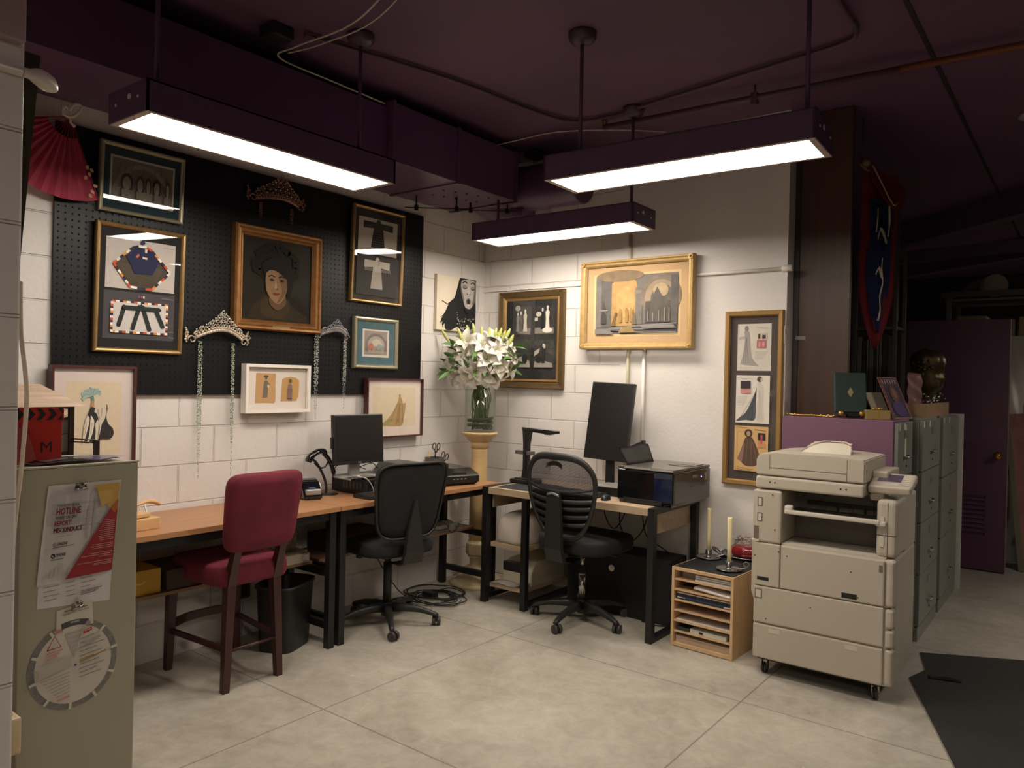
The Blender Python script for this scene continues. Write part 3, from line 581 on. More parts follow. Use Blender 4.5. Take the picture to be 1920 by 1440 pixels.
# back wall: black photo collage in bronze frame
def fig(A, x, z, s, c, head='#c9c2b8'):
    A.poly([(x-3*s, z), (x-2.2*s, z+11*s), (x-3*s, z+17*s), (x-1*s, z+19*s), (x+1*s, z+19*s), (x+3*s, z+17*s), (x+2.2*s, z+11*s), (x+3.4*s, z)], c).ell(x, z+21*s, 1.5*s, 2.2*s, head)
def artG(A, w, h, iw):
    A.area(-w/2+iw+.0, iw, w/2-iw, h-iw)
    for (x0, z0, x1, z1, c) in ((15, 56, 50, 90, '#3a3734'), (56, 56, 92, 90, '#2e2b29'), (15, 16, 50, 50, '#33312f'), (56, 16, 92, 50, '#33312f')): A.rect(x0, z0, x1, z1, c, 1)
    A.k = 2; A.poly([(24, 58), (48, 56), (49, 64), (28, 62)], '#7c766e'); fig(A, 25, 60, 1.0, '#8a847a'); fig(A, 31, 60, 1.05, '#5e5954'); fig(A, 39, 60, 1.15, '#c4bcae'); A.ell(25, 88, 5, 3.4, '#9a9389'); A.rect(57, 57, 91, 64, '#837c72')
    fig(A, 71, 62, 1.1, '#151413'); A.ell(64, 80, 5, 3, '#bdb6aa'); fig(A, 80, 61, 1.25, '#d0c9bc'); A.ell(80, 61, 9, 3, '#d8d1c4'); A.rect(57, 72, 63, 76, '#b5aea2')
    A.poly([(15, 17), (50, 17), (49, 24), (34, 30), (16, 26)], '#9a9388').ell(40, 27, 5, 6, '#1c1a19').poly([(57, 17), (91, 17), (90, 22), (70, 26), (58, 24)], '#8d867b')
    fig(A, 74, 22, 1.0, '#201e1c'); A.poly([(57, 30), (66, 34), (68, 40), (58, 36)], '#a49c90').ell(76, 42, 2, 2.6, '#b7b0a6').ell(66, 26, 6, 4, '#1a1817')
frame('framed_photos', 'ornate bronze frame with four black and white stage photos, behind the lilies', 'B', .175, 1.446, .784, 2.182, BRONZE, [(0, 0), (0, -.022), (.006, -.034), (.014, -.030), (.040, -.022), (.052, -.012)], '#211f20', .010,
      artG, .001, fm2=(mat('inner_gilt', '#a8834f', .35, .6), [(.050, -.013), (.056, -.020), (.070, -.012), (.070, -.010)]), glass=True)
# church painting
def artC(A, w, h, iw):
    A.area(-w/2+.115, .105, w/2-.115, h-.11)
    A.rect(-3, -4, 103, 104, '#cdb083').rect(0, 0, 100, 100, '#6b655f')
    O = lambda c: mat('wash_' + c.lstrip('#'), c, .75, var=.16, vs=18)
    A.rect(0, 0, 100, 18, O('#5e5a58')); A.rect(20, 14, 50, 88, O('#a5834f')); A.ell(36, 80, 16, 20, O('#a98653')); A.ell(37, 55, 12, 26, O('#b58f58'))
    A.rect(0, 12, 20, 100, O('#5b5753')).rect(0, 12, 7, 100, O('#6f6a65'))
    A.ell(30, 100, 30, 10, O('#7c6a50')); A.rect(50, 16, 58, 78, O('#6d675f')).rect(49, 68, 61, 74, O('#7f776b'))
    A.ell(80, 62, 24, 36, O('#77695a')).ell(80, 60, 19, 30, O('#8f7f68')).ell(82, 54, 14, 28, O('#5f574f')); A.ell(80, 72, 9, 12, O('#a5906f'))
    A.rect(62, 18, 96, 54, O('#4d4844')); A.poly([(66, 20), (70, 60), (76, 78), (82, 62), (88, 58), (92, 20)], O('#56504a')); A.rect(92, 10, 100, 96, O('#57534f'))
    A.poly([(7, 18), (7, 34), (10, 40), (14, 34), (14, 18)], '#3a3734').poly([(8, 44), (10, 58), (14, 44)], '#46423f').rect(6, 40, 16, 43, '#7d7770')
    A.poly([(20, 14), (26, 14), (25, 24), (28, 36), (25, 38), (23, 26)], '#6c5230').poly([(46, 16), (48, 30), (46, 38), (50, 34), (52, 16)], '#6b604f')
    for x in (30, 38, 44): A.rect(x, 20, x+3.5, 40, O('#94743f')).ell(x+1.7, 40, 1.7, 4, O('#94743f'))
    for i in range(5): A.line([(18, 10-i*.6), (60, 14-i*3), (99, 16-i*3.6)], .9, '#39373a' if i % 2 else '#8a8782')
    A.poly([(30, 2), (52, 2), (46, 12), (34, 12)], O('#8d734a')).poly([(0, 0), (24, 0), (18, 9), (0, 9)], '#77736f')
    for x in (66, 72, 79, 86, 91): A.line([(x, 20), (x, 34+((x*7) % 9))], .9, '#8b8379')
    A.poly([(56, 14), (96, 14), (99, 8), (60, 9)], '#7f7c78')
t = frame('church_painting', 'large gilt framed painting of a church interior with golden arches on the back wall', 'B', .95, 1.735, 1.803, 2.349, LGOLD, [(0, 0), (0, -.035), (.004, -.048), (.014, -.05), (.022, -.042), (.034, -.040), (.045, -.026)], '#bb9a70', .016, artC, .027, glass=False, cat='painting', printname='canvas')
for e in (-1, 1):
    for z in (.02, .594):
        b = B(); b.cyl((e*.4065, -.040, z), (e*.4065, -.055, z), .017, n=12); b.ball((e*.4065, -.056, z), .008, 8); b.obj('corner_rosette', LGOLD, t)
# tall triptych
def gown(A, kind):
    if kind == 0:
        A.rect(0, 0, 100, 100, '#d8cfc3'); A.poly(sm2([(10, 14), (18, 40), (22, 70), (20, 84), (34, 84), (38, 70), (40, 50), (46, 26), (64, 10), (40, 11), (24, 12)]), '#a8a29c'); A.poly([(4, 66), (22, 68), (22, 74), (4, 72)], '#b2aca6'); A.ell(27, 90, 6, 6, '#8a847f')
        for x in (18, 26, 34): A.line([(27, 72), (x, 16)], .8, '#77726d')
        A.rect(58, 48, 86, 66, '#bd6f74').rect(60, 66, 88, 80, '#c9bda8').rect(62, 68, 68, 78, '#332e2c').rect(74, 68, 84, 76, '#332e2c').ell(66, 56, 4, 6, '#d9a0a0').ell(78, 56, 4, 6, '#d9a0a0')
        for i in range(6): A.line([(54, 40-i*3), (92-i*3, 40.5-i*3)], .6, '#8c837a')
        A.line([(58, 92), (94, 91)], .8, '#8c837a')
    elif kind == 1:
        A.rect(0, 0, 100, 100, '#d9d0c4'); A.poly(sm2([(62, 76), (50, 50), (30, 22), (2, 4), (30, 6), (58, 8), (60, 40)]), '#4e5356')
        A.poly(sm2([(62, 84), (66, 60), (62, 30), (62, 7), (84, 7), (82, 40), (84, 66), (80, 80), (72, 86)]), '#cbc2b5'); A.ell(70, 92, 8, 6, '#4a4744').ell(75, 91, 3, 4, '#c9a98c')
        for x in (12, 24, 36, 48): A.line([(60, 66), (x, 8)], .8, '#31363a')
        for x in (70, 78): A.line([(70, 70), (x, 9)], .6, '#a39a8d')
        A.rect(14, 72, 44, 88, '#372a35').rect(14, 62, 44, 70, '#c8878a').line([(16, 71), (42, 72)], 1.4, '#b98d5c')
        for i in range(7): A.line([(4, 54-i*3), (36-i*2, 54.5-i*3)], .6, '#8c837a')
        A.line([(4, 94), (52, 93)], .8, '#8c837a')
    else:
        A.rect(0, 0, 100, 100, '#cfa870'); A.poly(sm2([(8, 26), (18, 42), (28, 64), (34, 74), (50, 76), (60, 66), (74, 40), (76, 24), (66, 14), (50, 11), (34, 12), (20, 20)]), '#5a4435')
        A.poly(sm2([(8, 26), (20, 44), (30, 64), (28, 40), (24, 18)]), '#8c6a5c'); A.ell(42, 84, 12, 9, '#3e2f27').ell(42, 83, 6, 6, '#b09074')
        for p in ([(40, 70), (36, 16)], [(50, 70), (54, 14)], [(56, 64), (68, 22)]): A.line(p, 1.6, '#7b604a')
        A.line([(8, 30), (8, 86), (36, 88)], .8, '#8a6a40'); A.rect(70, 70, 92, 86, '#2f2024').rect(70, 54, 92, 68, '#c98f66').rect(78, 62, 84, 82, '#b3545c')
        A.line([(60, 93), (94, 91)], 1.2, '#5a4435').line([(4, 97), (40, 96)], .8, '#5a4435').line([(4, 8), (60, 4)], .9, '#6f5638').line([(4, 4), (54, 1)], .9, '#6f5638')
def artT(A, w, h, iw):
    for k, (a, c) in enumerate(((.668, .955), (.348, .640), (.055, .330))):
        A.area(-w/2+iw+.042, iw+(h-2*iw)*a, w/2-iw-.042, iw+(h-2*iw)*c); gown(A, k)
frame('framed_sketches', 'tall olive gold frame with three stacked gown sketches, beside the wood panel', 'B', 2.006, .889, 2.368, 1.966, mat('olive_gilt', '#a07c48', .42, .4, var=.1, stretch=(1, 1, .15)), [(0, 0), (0, -.03), (.006, -.036), (.026, -.034), (.034, -.022)], '#4f4540', .012, artT, .001)

# ---------------------------------------------------------------- tiaras
def tiara(label, u, z, w, h, col, jew, seed, side=True, metal=.7, ba=(.20, .27)):
    t = thing('tiara', label, 'tiara', (.024, u, z), PI/2, 'stage tiaras on the pegboard'); M1 = mat('filigree_' + col.lstrip('#'), col, .35, metal, var=.15, vs=30); M2 = mat('jewel_' + jew.lstrip('#'), jew, .12, .2, var=.2, vs=60, spec=.9)
    random.seed(seed); bow = lambda x: -.055 * math.cos(min(1, abs(x)/(w*.5))*PI/2) - .008
    def base(x): return ba[0]*h + ba[1]*h*math.cos(min(1, abs(x)/(w*.42))*PI/2)   # arched band
    b = B(); P = [(-w*.40+w*.80*i/24) for i in range(25)]
    b.rings([[(x, bow(x), base(x)-.012), (x, bow(x)-.006, base(x)-.008), (x, bow(x)-.004, base(x)+.008), (x, bow(x)+.004, base(x)+.006)] for x in P], 0, True); b.obj('band', M1, t)
    b = B(); J = B()
    def crest(x): a = abs(x)/(w*.42); return h*(.42+.58*(1-a)**1.35) if a < 1 else h*.42
    n = 0
    for i in range(-9, 10):
        x = i*w*.042; top = crest(x); z0 = base(x)+.012; k = max(1, int((top-z0)/.019))
        for j in range(k):
            zz = z0 + (j+.5)*(top-z0)/k; r = .011 if (i+j) % 2 else .008; a0 = random.random()*6
            pts = [(x+math.cos(a0+q*.8)*r*(1-q*.07), bow(x)-.002, zz+math.sin(a0+q*.8)*r*(1-q*.07)) for q in range(8)]
            b.tube(pts, .0022, 5); n += 1
            if (i*3+j) % 2 == 0: J.ball((x+.004, bow(x)-.006, zz), .0036+.002*random.random(), 6)
        J.ball((x, bow(x)-.004, top), .0042, 6)
        J.ball((x*.98, bow(x)-.007, base(x)), .0036, 6); b.ball((x*1.02, bow(x)-.005, base(x)+.012), .008, 6, sc=(1.2, .5, .8))
    for s in (-1, 1):
        for (cx, cz, r) in ((.36, .30, .022), (.43, .16, .024), (.30, .45, .018)):
            a0 = 0 if s > 0 else PI; x = s*cx*w
            b.tube([(x+s*math.cos(q*.55)*r*(1-q*.06), bow(x)-.002, h*cz+math.sin(q*.55)*r*(1-q*.06)) for q in range(13)], [.005-.0002*q for q in range(13)], 6)
    b.obj('filigree', M1, t); J.obj('jewels', M2, t)
    if side:
        for s in (-1, 1):
            b = B(); x = s*w*.5; 
            for q in range(7): b.ball((x+s*.006*math.sin(q*1.3), -.012, h*.10+q*.012), .006+.003*((q*5) % 3)/2, 6)
            for q in range(7): a = q*.9; b.ball((x+s*.012*math.cos(a)*(1.6 if s > 0 else .6), -.012, h*.30+.012*math.sin(a)), .005, 6)
            b.obj('side_flower', M1, t)
    return t, M2
def strand(t, x, ztop, zbot, m, wd, seed):
    random.seed(seed); b = B(); n = int((ztop-zbot)/.0085)
    for i in range(n):
        f = i/n; z = ztop-(ztop-zbot)*f; ww = wd*(1 if f < .6 else 1-.9*(f-.6)/.4)
        for c in ((-1, 0, 1) if ww > .008 else (0,)):
            b.ball((x+c*ww/2+random.uniform(-.002, .002), -.014+random.uniform(-.003, .003), z+random.uniform(-.003, .003)), .0042 if f < .6 else .0026, 5)
    b.obj('bead_strand', m, t)
M_BG = mat('green_glass_bead', '#a9b7a4', .18, .35, var=.35, vs=60, spec=.9); M_BS = mat('silver_glass_bead', '#b9bdb6', .18, .45, var=.35, vs=70, spec=.9); M_BR = mat('amber_glass_bead', '#7c4a3c', .2, .3, var=.3, vs=60)
t, _ = tiara('copper brown stage tiara with pearl dots, hung above the portrait', -1.955, 2.485, .37, .185, '#8a6152', '#e0c0ac', 5, metal=.4, ba=(.16, .10))
for s in (-1, 1): strand(t, s*.105, .01, -.10, M_BR, .014, 3+s)
t, _ = tiara('large silver filigree tiara with long green bead strands, left of the white frame', -2.312, 1.655, .36, .195, '#c9b8a2', '#dfe3dc', 9, metal=.35)
strand(t, -.103, .02, -.72, M_BG, .018, 11); strand(t, .093, .02, -.72, M_BG, .012, 12)
t, _ = tiara('smaller silver tiara with blue jewels and twin bead strands, right of the portrait', -1.53, 1.735, .255, .13, '#a79f9a', '#8e9bc0', 13, side=False, metal=.5)
strand(t, -.118, .03, -.50, M_BS, .022, 14); strand(t, .105, .01, -.44, M_BS, .018, 15)
# pink fan
t = thing('folding_fan', 'pink paper folding fan hanging open from a white ribbon at upper left', 'fan', (.06, -3.10, 2.683), PI/2)
M_FAN = mat('pink_silk', '#d4506c', .5, var=.1, vs=15, sheen=.3); M_FAN2 = mat('fan_slat', '#8e2c34', .5)
NF = 22; A0, A1 = math.radians(197), math.radians(290)
b = B(); 
def fp(i, r): a = A0 + (A1-A0)*i/NF; return (r*math.cos(a), -.012 - (.008 if i % 2 else 0), r*math.sin(a))
b.rings([[fp(i, .10) for i in range(NF+1)], [fp(i, .25) for i in range(NF+1)], [fp(i, .385) for i in range(NF+1)]], 0, False, cyc=False); b.solidify(.0012); b.obj('leaf', M_FAN, t)
for i in range(0, NF+1, 2):
    b = B(); p = V(fp(i, .02)); q = V(fp(i, .11 if 0 < i < NF else .385)); b.bar(p, q, .002, .011 if 0 < i < NF else .014, up=(0, 1, 0)); b.obj('slat', M_FAN2, t)
A = Art(-.024)
for (x, z) in ((.075, -.22), (.085, -.25), (.068, -.27), (.095, -.23), (.10, -.33), (.112, -.30), (.09, -.35)): A.ell(x, z, .008, .011, '#cfa07e', n=7, rot=x*40)
A.obj('painted_blossoms', t)
b = B(); b.tube(spline([(0, -.02, .02), (-.03, -.03, .035), (-.035, -.03, .0), (0, -.03, -.005), (.035, -.03, .03), (.04, -.03, .055), (.01, -.03, .055), (-.01, -.03, .02)], 6), .007, 8); b.tube([(0, -.025, 0), (.0, -.02, -.03), (.02, -.02, -.045)], .007, 6); b.obj('ribbon', mat('white_ribbon', '#d5c8b8', .6), t)
# ================================================================ furniture
M_DTOP = mat('desk_walnut_laminate', '#a97a54', .38, var=.10, vs=9, stretch=(6, .5, 6)); M_BS_ = mat('black_steel', '#1d1c1e', .42, .2, var=.04)
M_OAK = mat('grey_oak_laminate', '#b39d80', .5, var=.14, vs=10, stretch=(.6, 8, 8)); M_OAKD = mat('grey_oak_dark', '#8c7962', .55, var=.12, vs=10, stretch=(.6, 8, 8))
M_SHELF = mat('desk_shelf_board', '#7a5b45', .5, var=.08)
def desk(y0, y1, label):
    t = thing('desk', label, 'desk', (.28, (y0+y1)/2, 0), 0, 'walnut topped desks along the left wall')
    b = B(); b.box(.006, y0, .758, .558, y1, .785, bev=.002); b.obj('desktop', M_DTOP, t, world=True)
    for x in (.03, .495):
        for y in (y0+.012, y1-.055):
            b = B(); b.box(x, y, 0, x+.042, y+.042, .757, bev=.0015); b.obj('leg', M_BS_, t, world=True)
    for x in (.034, .50):
        b = B(); b.box(x, y0+.054, .712, x+.03, y1-.055, .757, bev=.001); b.obj('apron_rail', M_BS_, t, world=True)
    for y in (y0+.018, y1-.05):
        for z in (.717, .395, .105):
            b = B(); b.box(.073, y, z, .494, y+.03, z+.04, bev=.001); b.obj('side_rail', M_BS_, t, world=True)
    b = B(); b.box(.035, y0+.02, .436, .34, y1-.02, .452, bev=.001); b.obj('lower_shelf', M_SHELF, t, world=True)
    return t
desk(-3.27, -1.862, 'long walnut topped desk with black legs behind the red chair')
desk(-1.858, -.44, 'walnut topped desk with black legs under the small monitor, nearest the corner')

t = thing('computer_desk', 'grey oak desk with flat black loop legs against the back wall', 'desk', (1.22, -.335, 0))
b = B(); b.box(.618, -.65, .735, 1.818, -.025, .78, bev=.002); b.obj('desktop', M_OAK, t, world=True)
for x, lab in ((.575, 'l'), (1.82, 'r')):
    b = B(); w_ = .040
    b.box(x, -.66, 0, x+w_, -.615, .782, bev=.001); b.box(x, -.07, 0, x+w_, -.025, .782, bev=.001); b.box(x, -.615, .745, x+w_, -.07, .782, bev=.001)
    if lab == 'r': b.box(x, -.615, 0, x+w_, -.07, .03, bev=.001)
    b.obj('loop_leg', M_BS_, t, world=True)
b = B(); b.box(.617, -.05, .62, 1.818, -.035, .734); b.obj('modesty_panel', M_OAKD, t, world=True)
b = B(); b.box(1.800, -.60, .615, 1.818, -.075, .734); b.obj('side_panel', M_OAK, t, world=True)
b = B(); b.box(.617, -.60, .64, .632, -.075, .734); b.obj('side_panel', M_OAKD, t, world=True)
b = B(); b.box(.905, -.655, 0, .945, -.615, .734, bev=.001); b.obj('leg', M_BS_, t, world=True)
b = B(); b.box(.905, -.07, 0, .945, -.03, .734, bev=.001); b.obj('leg', M_BS_, t, world=True)
for z in (.375, .10):
    b = B(); b.box(.617, -.61, z, .905, -.05, z+.03, bev=.001); b.obj('shelf', M_OAK, t, world=True)
for x in (.580, .91):
    for z in (.02, ):
        b = B(); b.box(x, -.614, z, x+.03, -.071, z+.03); b.obj('foot_rail', M_BS_, t, world=True)

# ---- red velvet counter chair
M_VEL = mat('red_velvet', '#6a1a2c', .85, var=.2, vs=7, bump=.12, bs=220, sheen=.3); M_RW = mat('dark_cherry_wood', '#3c1a17', .35, var=.15, vs=12, stretch=(4, 4, .6))
t = thing('counter_chair', 'red velvet counter height chair with dark cherry legs at the left desk', 'chair', (.42, -2.44, 0))
def taper(b, p, q, a, c):
    p, q = V(p), V(q); P = [[p+V((i*a/2, j*a/2, 0)) for i, j in ((-1, -1), (1, -1), (1, 1), (-1, 1))], [q+V((i*c/2, j*c/2, 0)) for i, j in ((-1, -1), (1, -1), (1, 1), (-1, 1))]]
    b.rings(P, 0, False)
legs = [((.63, -2.60, 0), (.615, -2.575, .50)), ((.63, -2.305, 0), (.615, -2.325, .50)), ((.155, -2.625, 0), (.185, -2.625, .50)), ((.165, -2.245, 0), (.185, -2.275, .50))]
for i, (p, q) in enumerate(legs):
    b = B(); taper(b, p, q, .032, .046)
    if i < 2: taper(b, q, (.675, q[1], .70), .046, .034)
    b.obj('leg', M_RW, t, world=True)
def cushion(b, cx, cy, z0, z1, hx, hy, e=.32, crown=.012, taper_=0.0, n=40, k=8):
    rs = []
    for j in range(k+1):
        f = j/k; a = -PI/2 + PI*f; s_ = 1 - .10*(1-math.cos(a)**.5) if abs(math.cos(a)) > 1e-6 else .90
        z = z0 + (z1-z0)*(.5+.5*math.sin(a)); ring = []
        for i in range(n):
            th = 2*PI*i/n; c, s2 = math.cos(th), math.sin(th); x = hx*math.copysign(abs(c)**e, c); y = hy*math.copysign(abs(s2)**e, s2)
            y *= 1 - taper_*(x/hx)
            ring.append((cx+x*s_, cy+y*s_, z))
        rs.append(ring)
    top = [V(p) for p in rs[-1]]; c0 = V((cx, cy, z1+crown))
    for f in (.75, .45, .2): rs.append([c0 + (V((p.x, p.y, c0.z-crown))-c0)*f + V((0, 0, crown*(1-f*f)*.0)) for p in top])
    for r, f in zip(rs[-3:], (.75, .45, .2)):
        for i, p in enumerate(r): r[i] = V((p[0], p[1], z1+crown*(1-f*f)))
    b.rings(rs, 0, True)
b = B(); cushion(b, .40, -2.44, .495, .595, .245, .205, taper_=-.0); b.obj('seat', M_VEL, t, world=True)
b = B(); rs = []   # backrest: rounded slab leaning back
N = 44
def bk(th, s, yy):
    c, s_ = math.cos(th), math.sin(th); u = .198*math.copysign(abs(c)**.28, c)*s; w = .19*math.copysign(abs(s_)**.28, s_)*s
    z = .855 + w; u *= 1 + .05*(w/.19); return V((.675 + (z-.66)*.16 + yy + .018*(u/.2)**2*-1, -2.452 + u, z))
for yy, s in ((-.028, .2), (-.032, .7), (-.030, .93), (-.018, .99), (0, 1), (.018, .99), (.030, .94), (.034, .7), (.030, .2)): rs.append([bk(2*PI*i/N, s, yy) for i in range(N)])
b.rings(rs, 0, True); b.obj('backrest', M_VEL, t, world=True)
b = B(); b.tube([(.635, -2.325, .195), (.635, -2.575, .195)], .008, 6); b.bar((.17, -2.62, .20), (.625, -2.59, .20), .018, .024); b.obj('stretcher', M_RW, t, world=True)
b = B(); b.bar((.17, -2.25, .20), (.625, -2.31, .20), .018, .024); b.obj('stretcher', M_RW, t, world=True)
b = B(); pts = spline([(.165, -2.61, .235), (.135, -2.53, .24), (.125, -2.44, .24), (.135, -2.34, .24), (.17, -2.26, .235)], 5)
b.rings([[p+V((0, 0, -.02)), p+V((.02, 0, -.02)), p+V((.02, 0, .02)), p+V((0, 0, .02))] for p in pts], 0, False); b.obj('footrest', M_RW, t, world=True)

# ---- office chairs
M_PL = mat('black_chair_plastic', '#242322', .45, var=.05, bump=.05, bs=200); M_FAB = mat('black_chair_fabric', '#191818', .9, var=.12, vs=60, bump=.25, bs=400, sheen=.2); M_CAS = mat('caster_grey', '#3b3636', .5)
M_CHR = mat('chair_chrome', '#b9b4aa', .2, .95, var=0)
def mesh_mat(name, col, sc, thr):
    m = bpy.data.materials.new(name); m.use_nodes = True; n = m.node_tree.nodes; l = m.node_tree.links; b = n['Principled BSDF']; b.inputs['Base Color'].default_value = lin(col); b.inputs['Roughness'].default_value = .8
    tc = n.new('ShaderNodeTexCoord'); sp = n.new('ShaderNodeSeparateXYZ'); l.new(tc.outputs['Object'], sp.inputs[0]); vals = []
    for ax in (0, 2):
        a = n.new('ShaderNodeMath'); a.operation = 'MULTIPLY'; a.inputs[1].default_value = sc; l.new(sp.outputs[ax], a.inputs[0])
        c = n.new('ShaderNodeMath'); c.operation = 'FRACT'; l.new(a.outputs[0], c.inputs[0]); d = n.new('ShaderNodeMath'); d.operation = 'LESS_THAN'; d.inputs[1].default_value = thr; l.new(c.outputs[0], d.inputs[0]); vals.append(d.outputs[0])
    mxm = n.new('ShaderNodeMath'); mxm.operation = 'MAXIMUM'; l.new(vals[0], mxm.inputs[0]); l.new(vals[1], mxm.inputs[1])
    tr = n.new('ShaderNodeBsdfTransparent'); mx = n.new('ShaderNodeMixShader'); l.new(mxm.outputs[0], mx.inputs[0]); l.new(tr.outputs[0], mx.inputs[1]); l.new(b.outputs[0], mx.inputs[2]); l.new(mx.outputs[0], n['Material Output'].inputs[0])
    return m
M_MESH = mesh_mat('open_chair_mesh', '#262230', 260, .52)
def star_base(t, leg_angles, R, rz, hub_z=.085, chrome=False, seat_z=.44):
    b = B(); b.lathe([(.026, .05), (.034, .055), (.038, .12), (.032, .135), (.026, .135)], (0, 0, 0), 20); b.obj('hub', M_PL, t)
    b = B(); b.cyl((0, 0, .13), (0, 0, seat_z-.10 if chrome else seat_z-.06), .026 if not chrome else .024, n=16)
    b.obj('gas_lift_sleeve' if not chrome else 'gas_lift_sleeve', M_PL, t)
    if chrome:
        b = B(); b.cyl((0, 0, seat_z-.16), (0, 0, seat_z-.01), .0145, n=16); b.cyl((0, 0, .13), (0, 0, seat_z-.15), .0245, n=16); b.cyl((0, 0, seat_z-.155), (0, 0, seat_z-.15), .026, n=16); b.obj('gas_lift', M_CHR, t)
    else:
        b = B(); b.cyl((0, 0, seat_z-.16), (0, 0, seat_z), .019, n=16); b.obj('gas_lift', M_PL, t)
    for a in leg_angles:
        a = a - rz; c, s = math.cos(a), math.sin(a); b = B()
        P = [(.025, .105, .030, .026), (.10, .108, .024, .022), (.2, .098, .019, .016), (R-.03, .078, .016, .012), (R, .068, .015, .011), (R+.012, .062, .012, .008)]
        rs = []
        for r, z, w, h in P: rs.append([V((c*r - s*q, s*r + c*q, z+v)) for q, v in ((-w, -h), (w, -h), (w*.9, h*.5), (w*.45, h), (-w*.45, h), (-w*.9, h*.5))])
        b.rings(rs, 0, True); b.cyl((c*R, s*R, .035), (c*R, s*R, .062), .010, n=10); lg = b.obj('base_leg', M_PL, t)
        ca = a*1.7+.6; ax = V((math.cos(ca), math.sin(ca), 0)); ctr = V((c*R, s*R, .027)) + V((-ax.y, ax.x, 0))*.012; b = B()
        for q in (-1, 1): b.cyl(ctr+ax*q*.006, ctr+ax*q*.024, .027, n=18)
        b.cyl(ctr-ax*.026, ctr+ax*.026, .008, n=10); b.tube([ctr+V((0, 0, .010))+ax*.0, V((c*R, s*R, .05))], .008, 8); b.obj('caster', M_CAS, lg)
# chair by the small monitor (fabric back)
rz = math.radians(78); t = thing('office_chair', 'black fabric office chair with solid rounded back, at the desk with the small monitor', 'office chair', (.45, -1.40, 0), rz, 'black office chairs')
star_base(t, [math.radians(-37.5+72*k) for k in range(5)], .305, rz)
b = B(); cushion(b, 0, 0.015, .455, .535, .245, .235, e=.5, crown=.012); b.obj('seat', M_FAB, t)
b = B(); b.box(-.10, -.12, .425, .10, .10, .456, bev=.01); b.cyl((.10, .05, .44), (.22, .05, .435), .007, n=8); b.obj('tilt_mechanism', M_PL, t)
b = B(); b.lathe([(.012, -.03), (.022, -.025), (.022, 0), (.012, .01)], (-.14, .10, .43), 10); b.obj('tension_knob', M_PL, t)
def backpanel(b, z0, z1, wt, wb, th, lean, y0, curve=.045, e=.36):
    rs = []; N = 44
    def P(a, s, yy):
        c, s_ = math.cos(a), math.sin(a); v = math.copysign(abs(s_)**e, s_)*s; z = (z0+z1)/2 + (z1-z0)/2*v; w = (wb+(wt-wb)*(z-z0)/(z1-z0))
        u = w*math.copysign(abs(c)**e, c)*s; return V((u, y0 - (z-z0)*lean + yy + curve*(u/w)**2 + .05*(v*.5+.1)**2*0, z))
    for yy, s in ((th, .2), (th, .75), (th*.8, .96), (0, 1), (-th*.8, .97), (-th, .75), (-th, .2)): rs.append([P(2*PI*i/N, s, yy) for i in range(N)])
    b.rings(rs, 0, True); return P
b = B(); backpanel(b, .575, 1.005, .245, .192, .016, .16, -.235); b.obj('back_cushion', M_FAB, t)
b = B(); rs = []; N = 44
def fr_(a, k):
    c, s_ = math.cos(a), math.sin(a); z = .79 + .222*math.copysign(abs(s_)**.36, s_); w = .192+.053*(z-.575)/.43; u = (w+.008)*math.copysign(abs(c)**.36, c); return V((u, -.235-(z-.575)*.16+.045*(u/w)**2-.012, z))
b.rings([[fr_(2*PI*i/N, 0)+V((0, dy, 0))*1 + (fr_(2*PI*i/N, 0)-V((0, fr_(2*PI*i/N, 0).y, .79))).normalized()*dr for dy, dr in ((-.012, -.006), (.012, -.006), (.012, .007), (-.012, .007))] for i in range(N)], 0, True, closed=True)
b.obj('back_frame', M_PL, t)
b = B(); rs = []
for z, y, w, th in ((.40, -.10, .05, .012), (.405, -.20, .06, .014), (.425, -.262, .066, .014), (.50, -.285, .062, .014), (.62, -.285, .045, .012), (.72, -.29, .022, .010), (.80, -.298, .008, .006)):
    rs.append([(-w, y-th, z), (w, y-th, z), (w, y+th, z), (-w, y+th, z)])
b.rings(rs, 0, False); b.obj('back_spine', M_PL, t)
# chair at the grey oak desk (mesh back)
rz = math.radians(-4); t = thing('office_chair', 'black mesh back office chair with ribbed frame, at the grey oak desk', 'office chair', (1.315, -.545, 0), rz, 'black office chairs')
star_base(t, [math.atan2(-.858+.545, 1.329-1.315)+math.radians(72*k) for k in range(5)], .31, rz, chrome=True, seat_z=.45)
b = B(); cushion(b, .0, .03, .455, .545, .262, .245, e=.5, crown=.015); b.obj('seat', M_FAB, t)
b = B(); b.box(-.09, -.13, .425, .09, .10, .456, bev=.01); b.cyl((.09, .03, .44), (.24, .03, .435), .006, n=8); b.obj('tilt_mechanism', M_PL, t)
def ring_pt(a):
    c, s_ = math.cos(a), math.sin(a); z = .80 + .255*math.copysign(abs(s_)**.62, s_); f = (z-.545)/.51
    w = .155 + .105*math.sin(min(1, f*1.25)*PI/2) - .015*max(0, f-.8)*5; u = w*math.copysign(abs(c)**.55, c)
    y = -.225 - .075*f + .055*(u/.26)**2 - .02*math.sin(f*PI); return V((u, y, z))
b = B(); pts = [ring_pt(2*PI*i/56) for i in range(56)]; rs = []
for i, p in enumerate(pts):
    tn = (pts[(i+1) % 56]-pts[i-1]).normalized(); nn = V((0, 1, 0)); a_ = tn.cross(nn).normalized(); w = .016 + .006*max(0, math.sin(2*PI*i/56))
    rs.append([p + a_*w*math.cos(q*PI/3) + nn*.013*math.sin(q*PI/3) for q in range(6)])
b.rings(rs, 0, True, closed=True); b.obj('back_frame', M_PL, t)
def surf(u, z):   # u in -1..1
    a = math.asin(max(-1, min(1, math.copysign(abs((z-.80)/.255)**(1/.62), z-.80)))); e = ring_pt(a).x; x = u*e; f = (z-.545)/.51; return V((x, -.225-.075*f+.055*(x/.26)**2-.02*math.sin(f*PI), z))
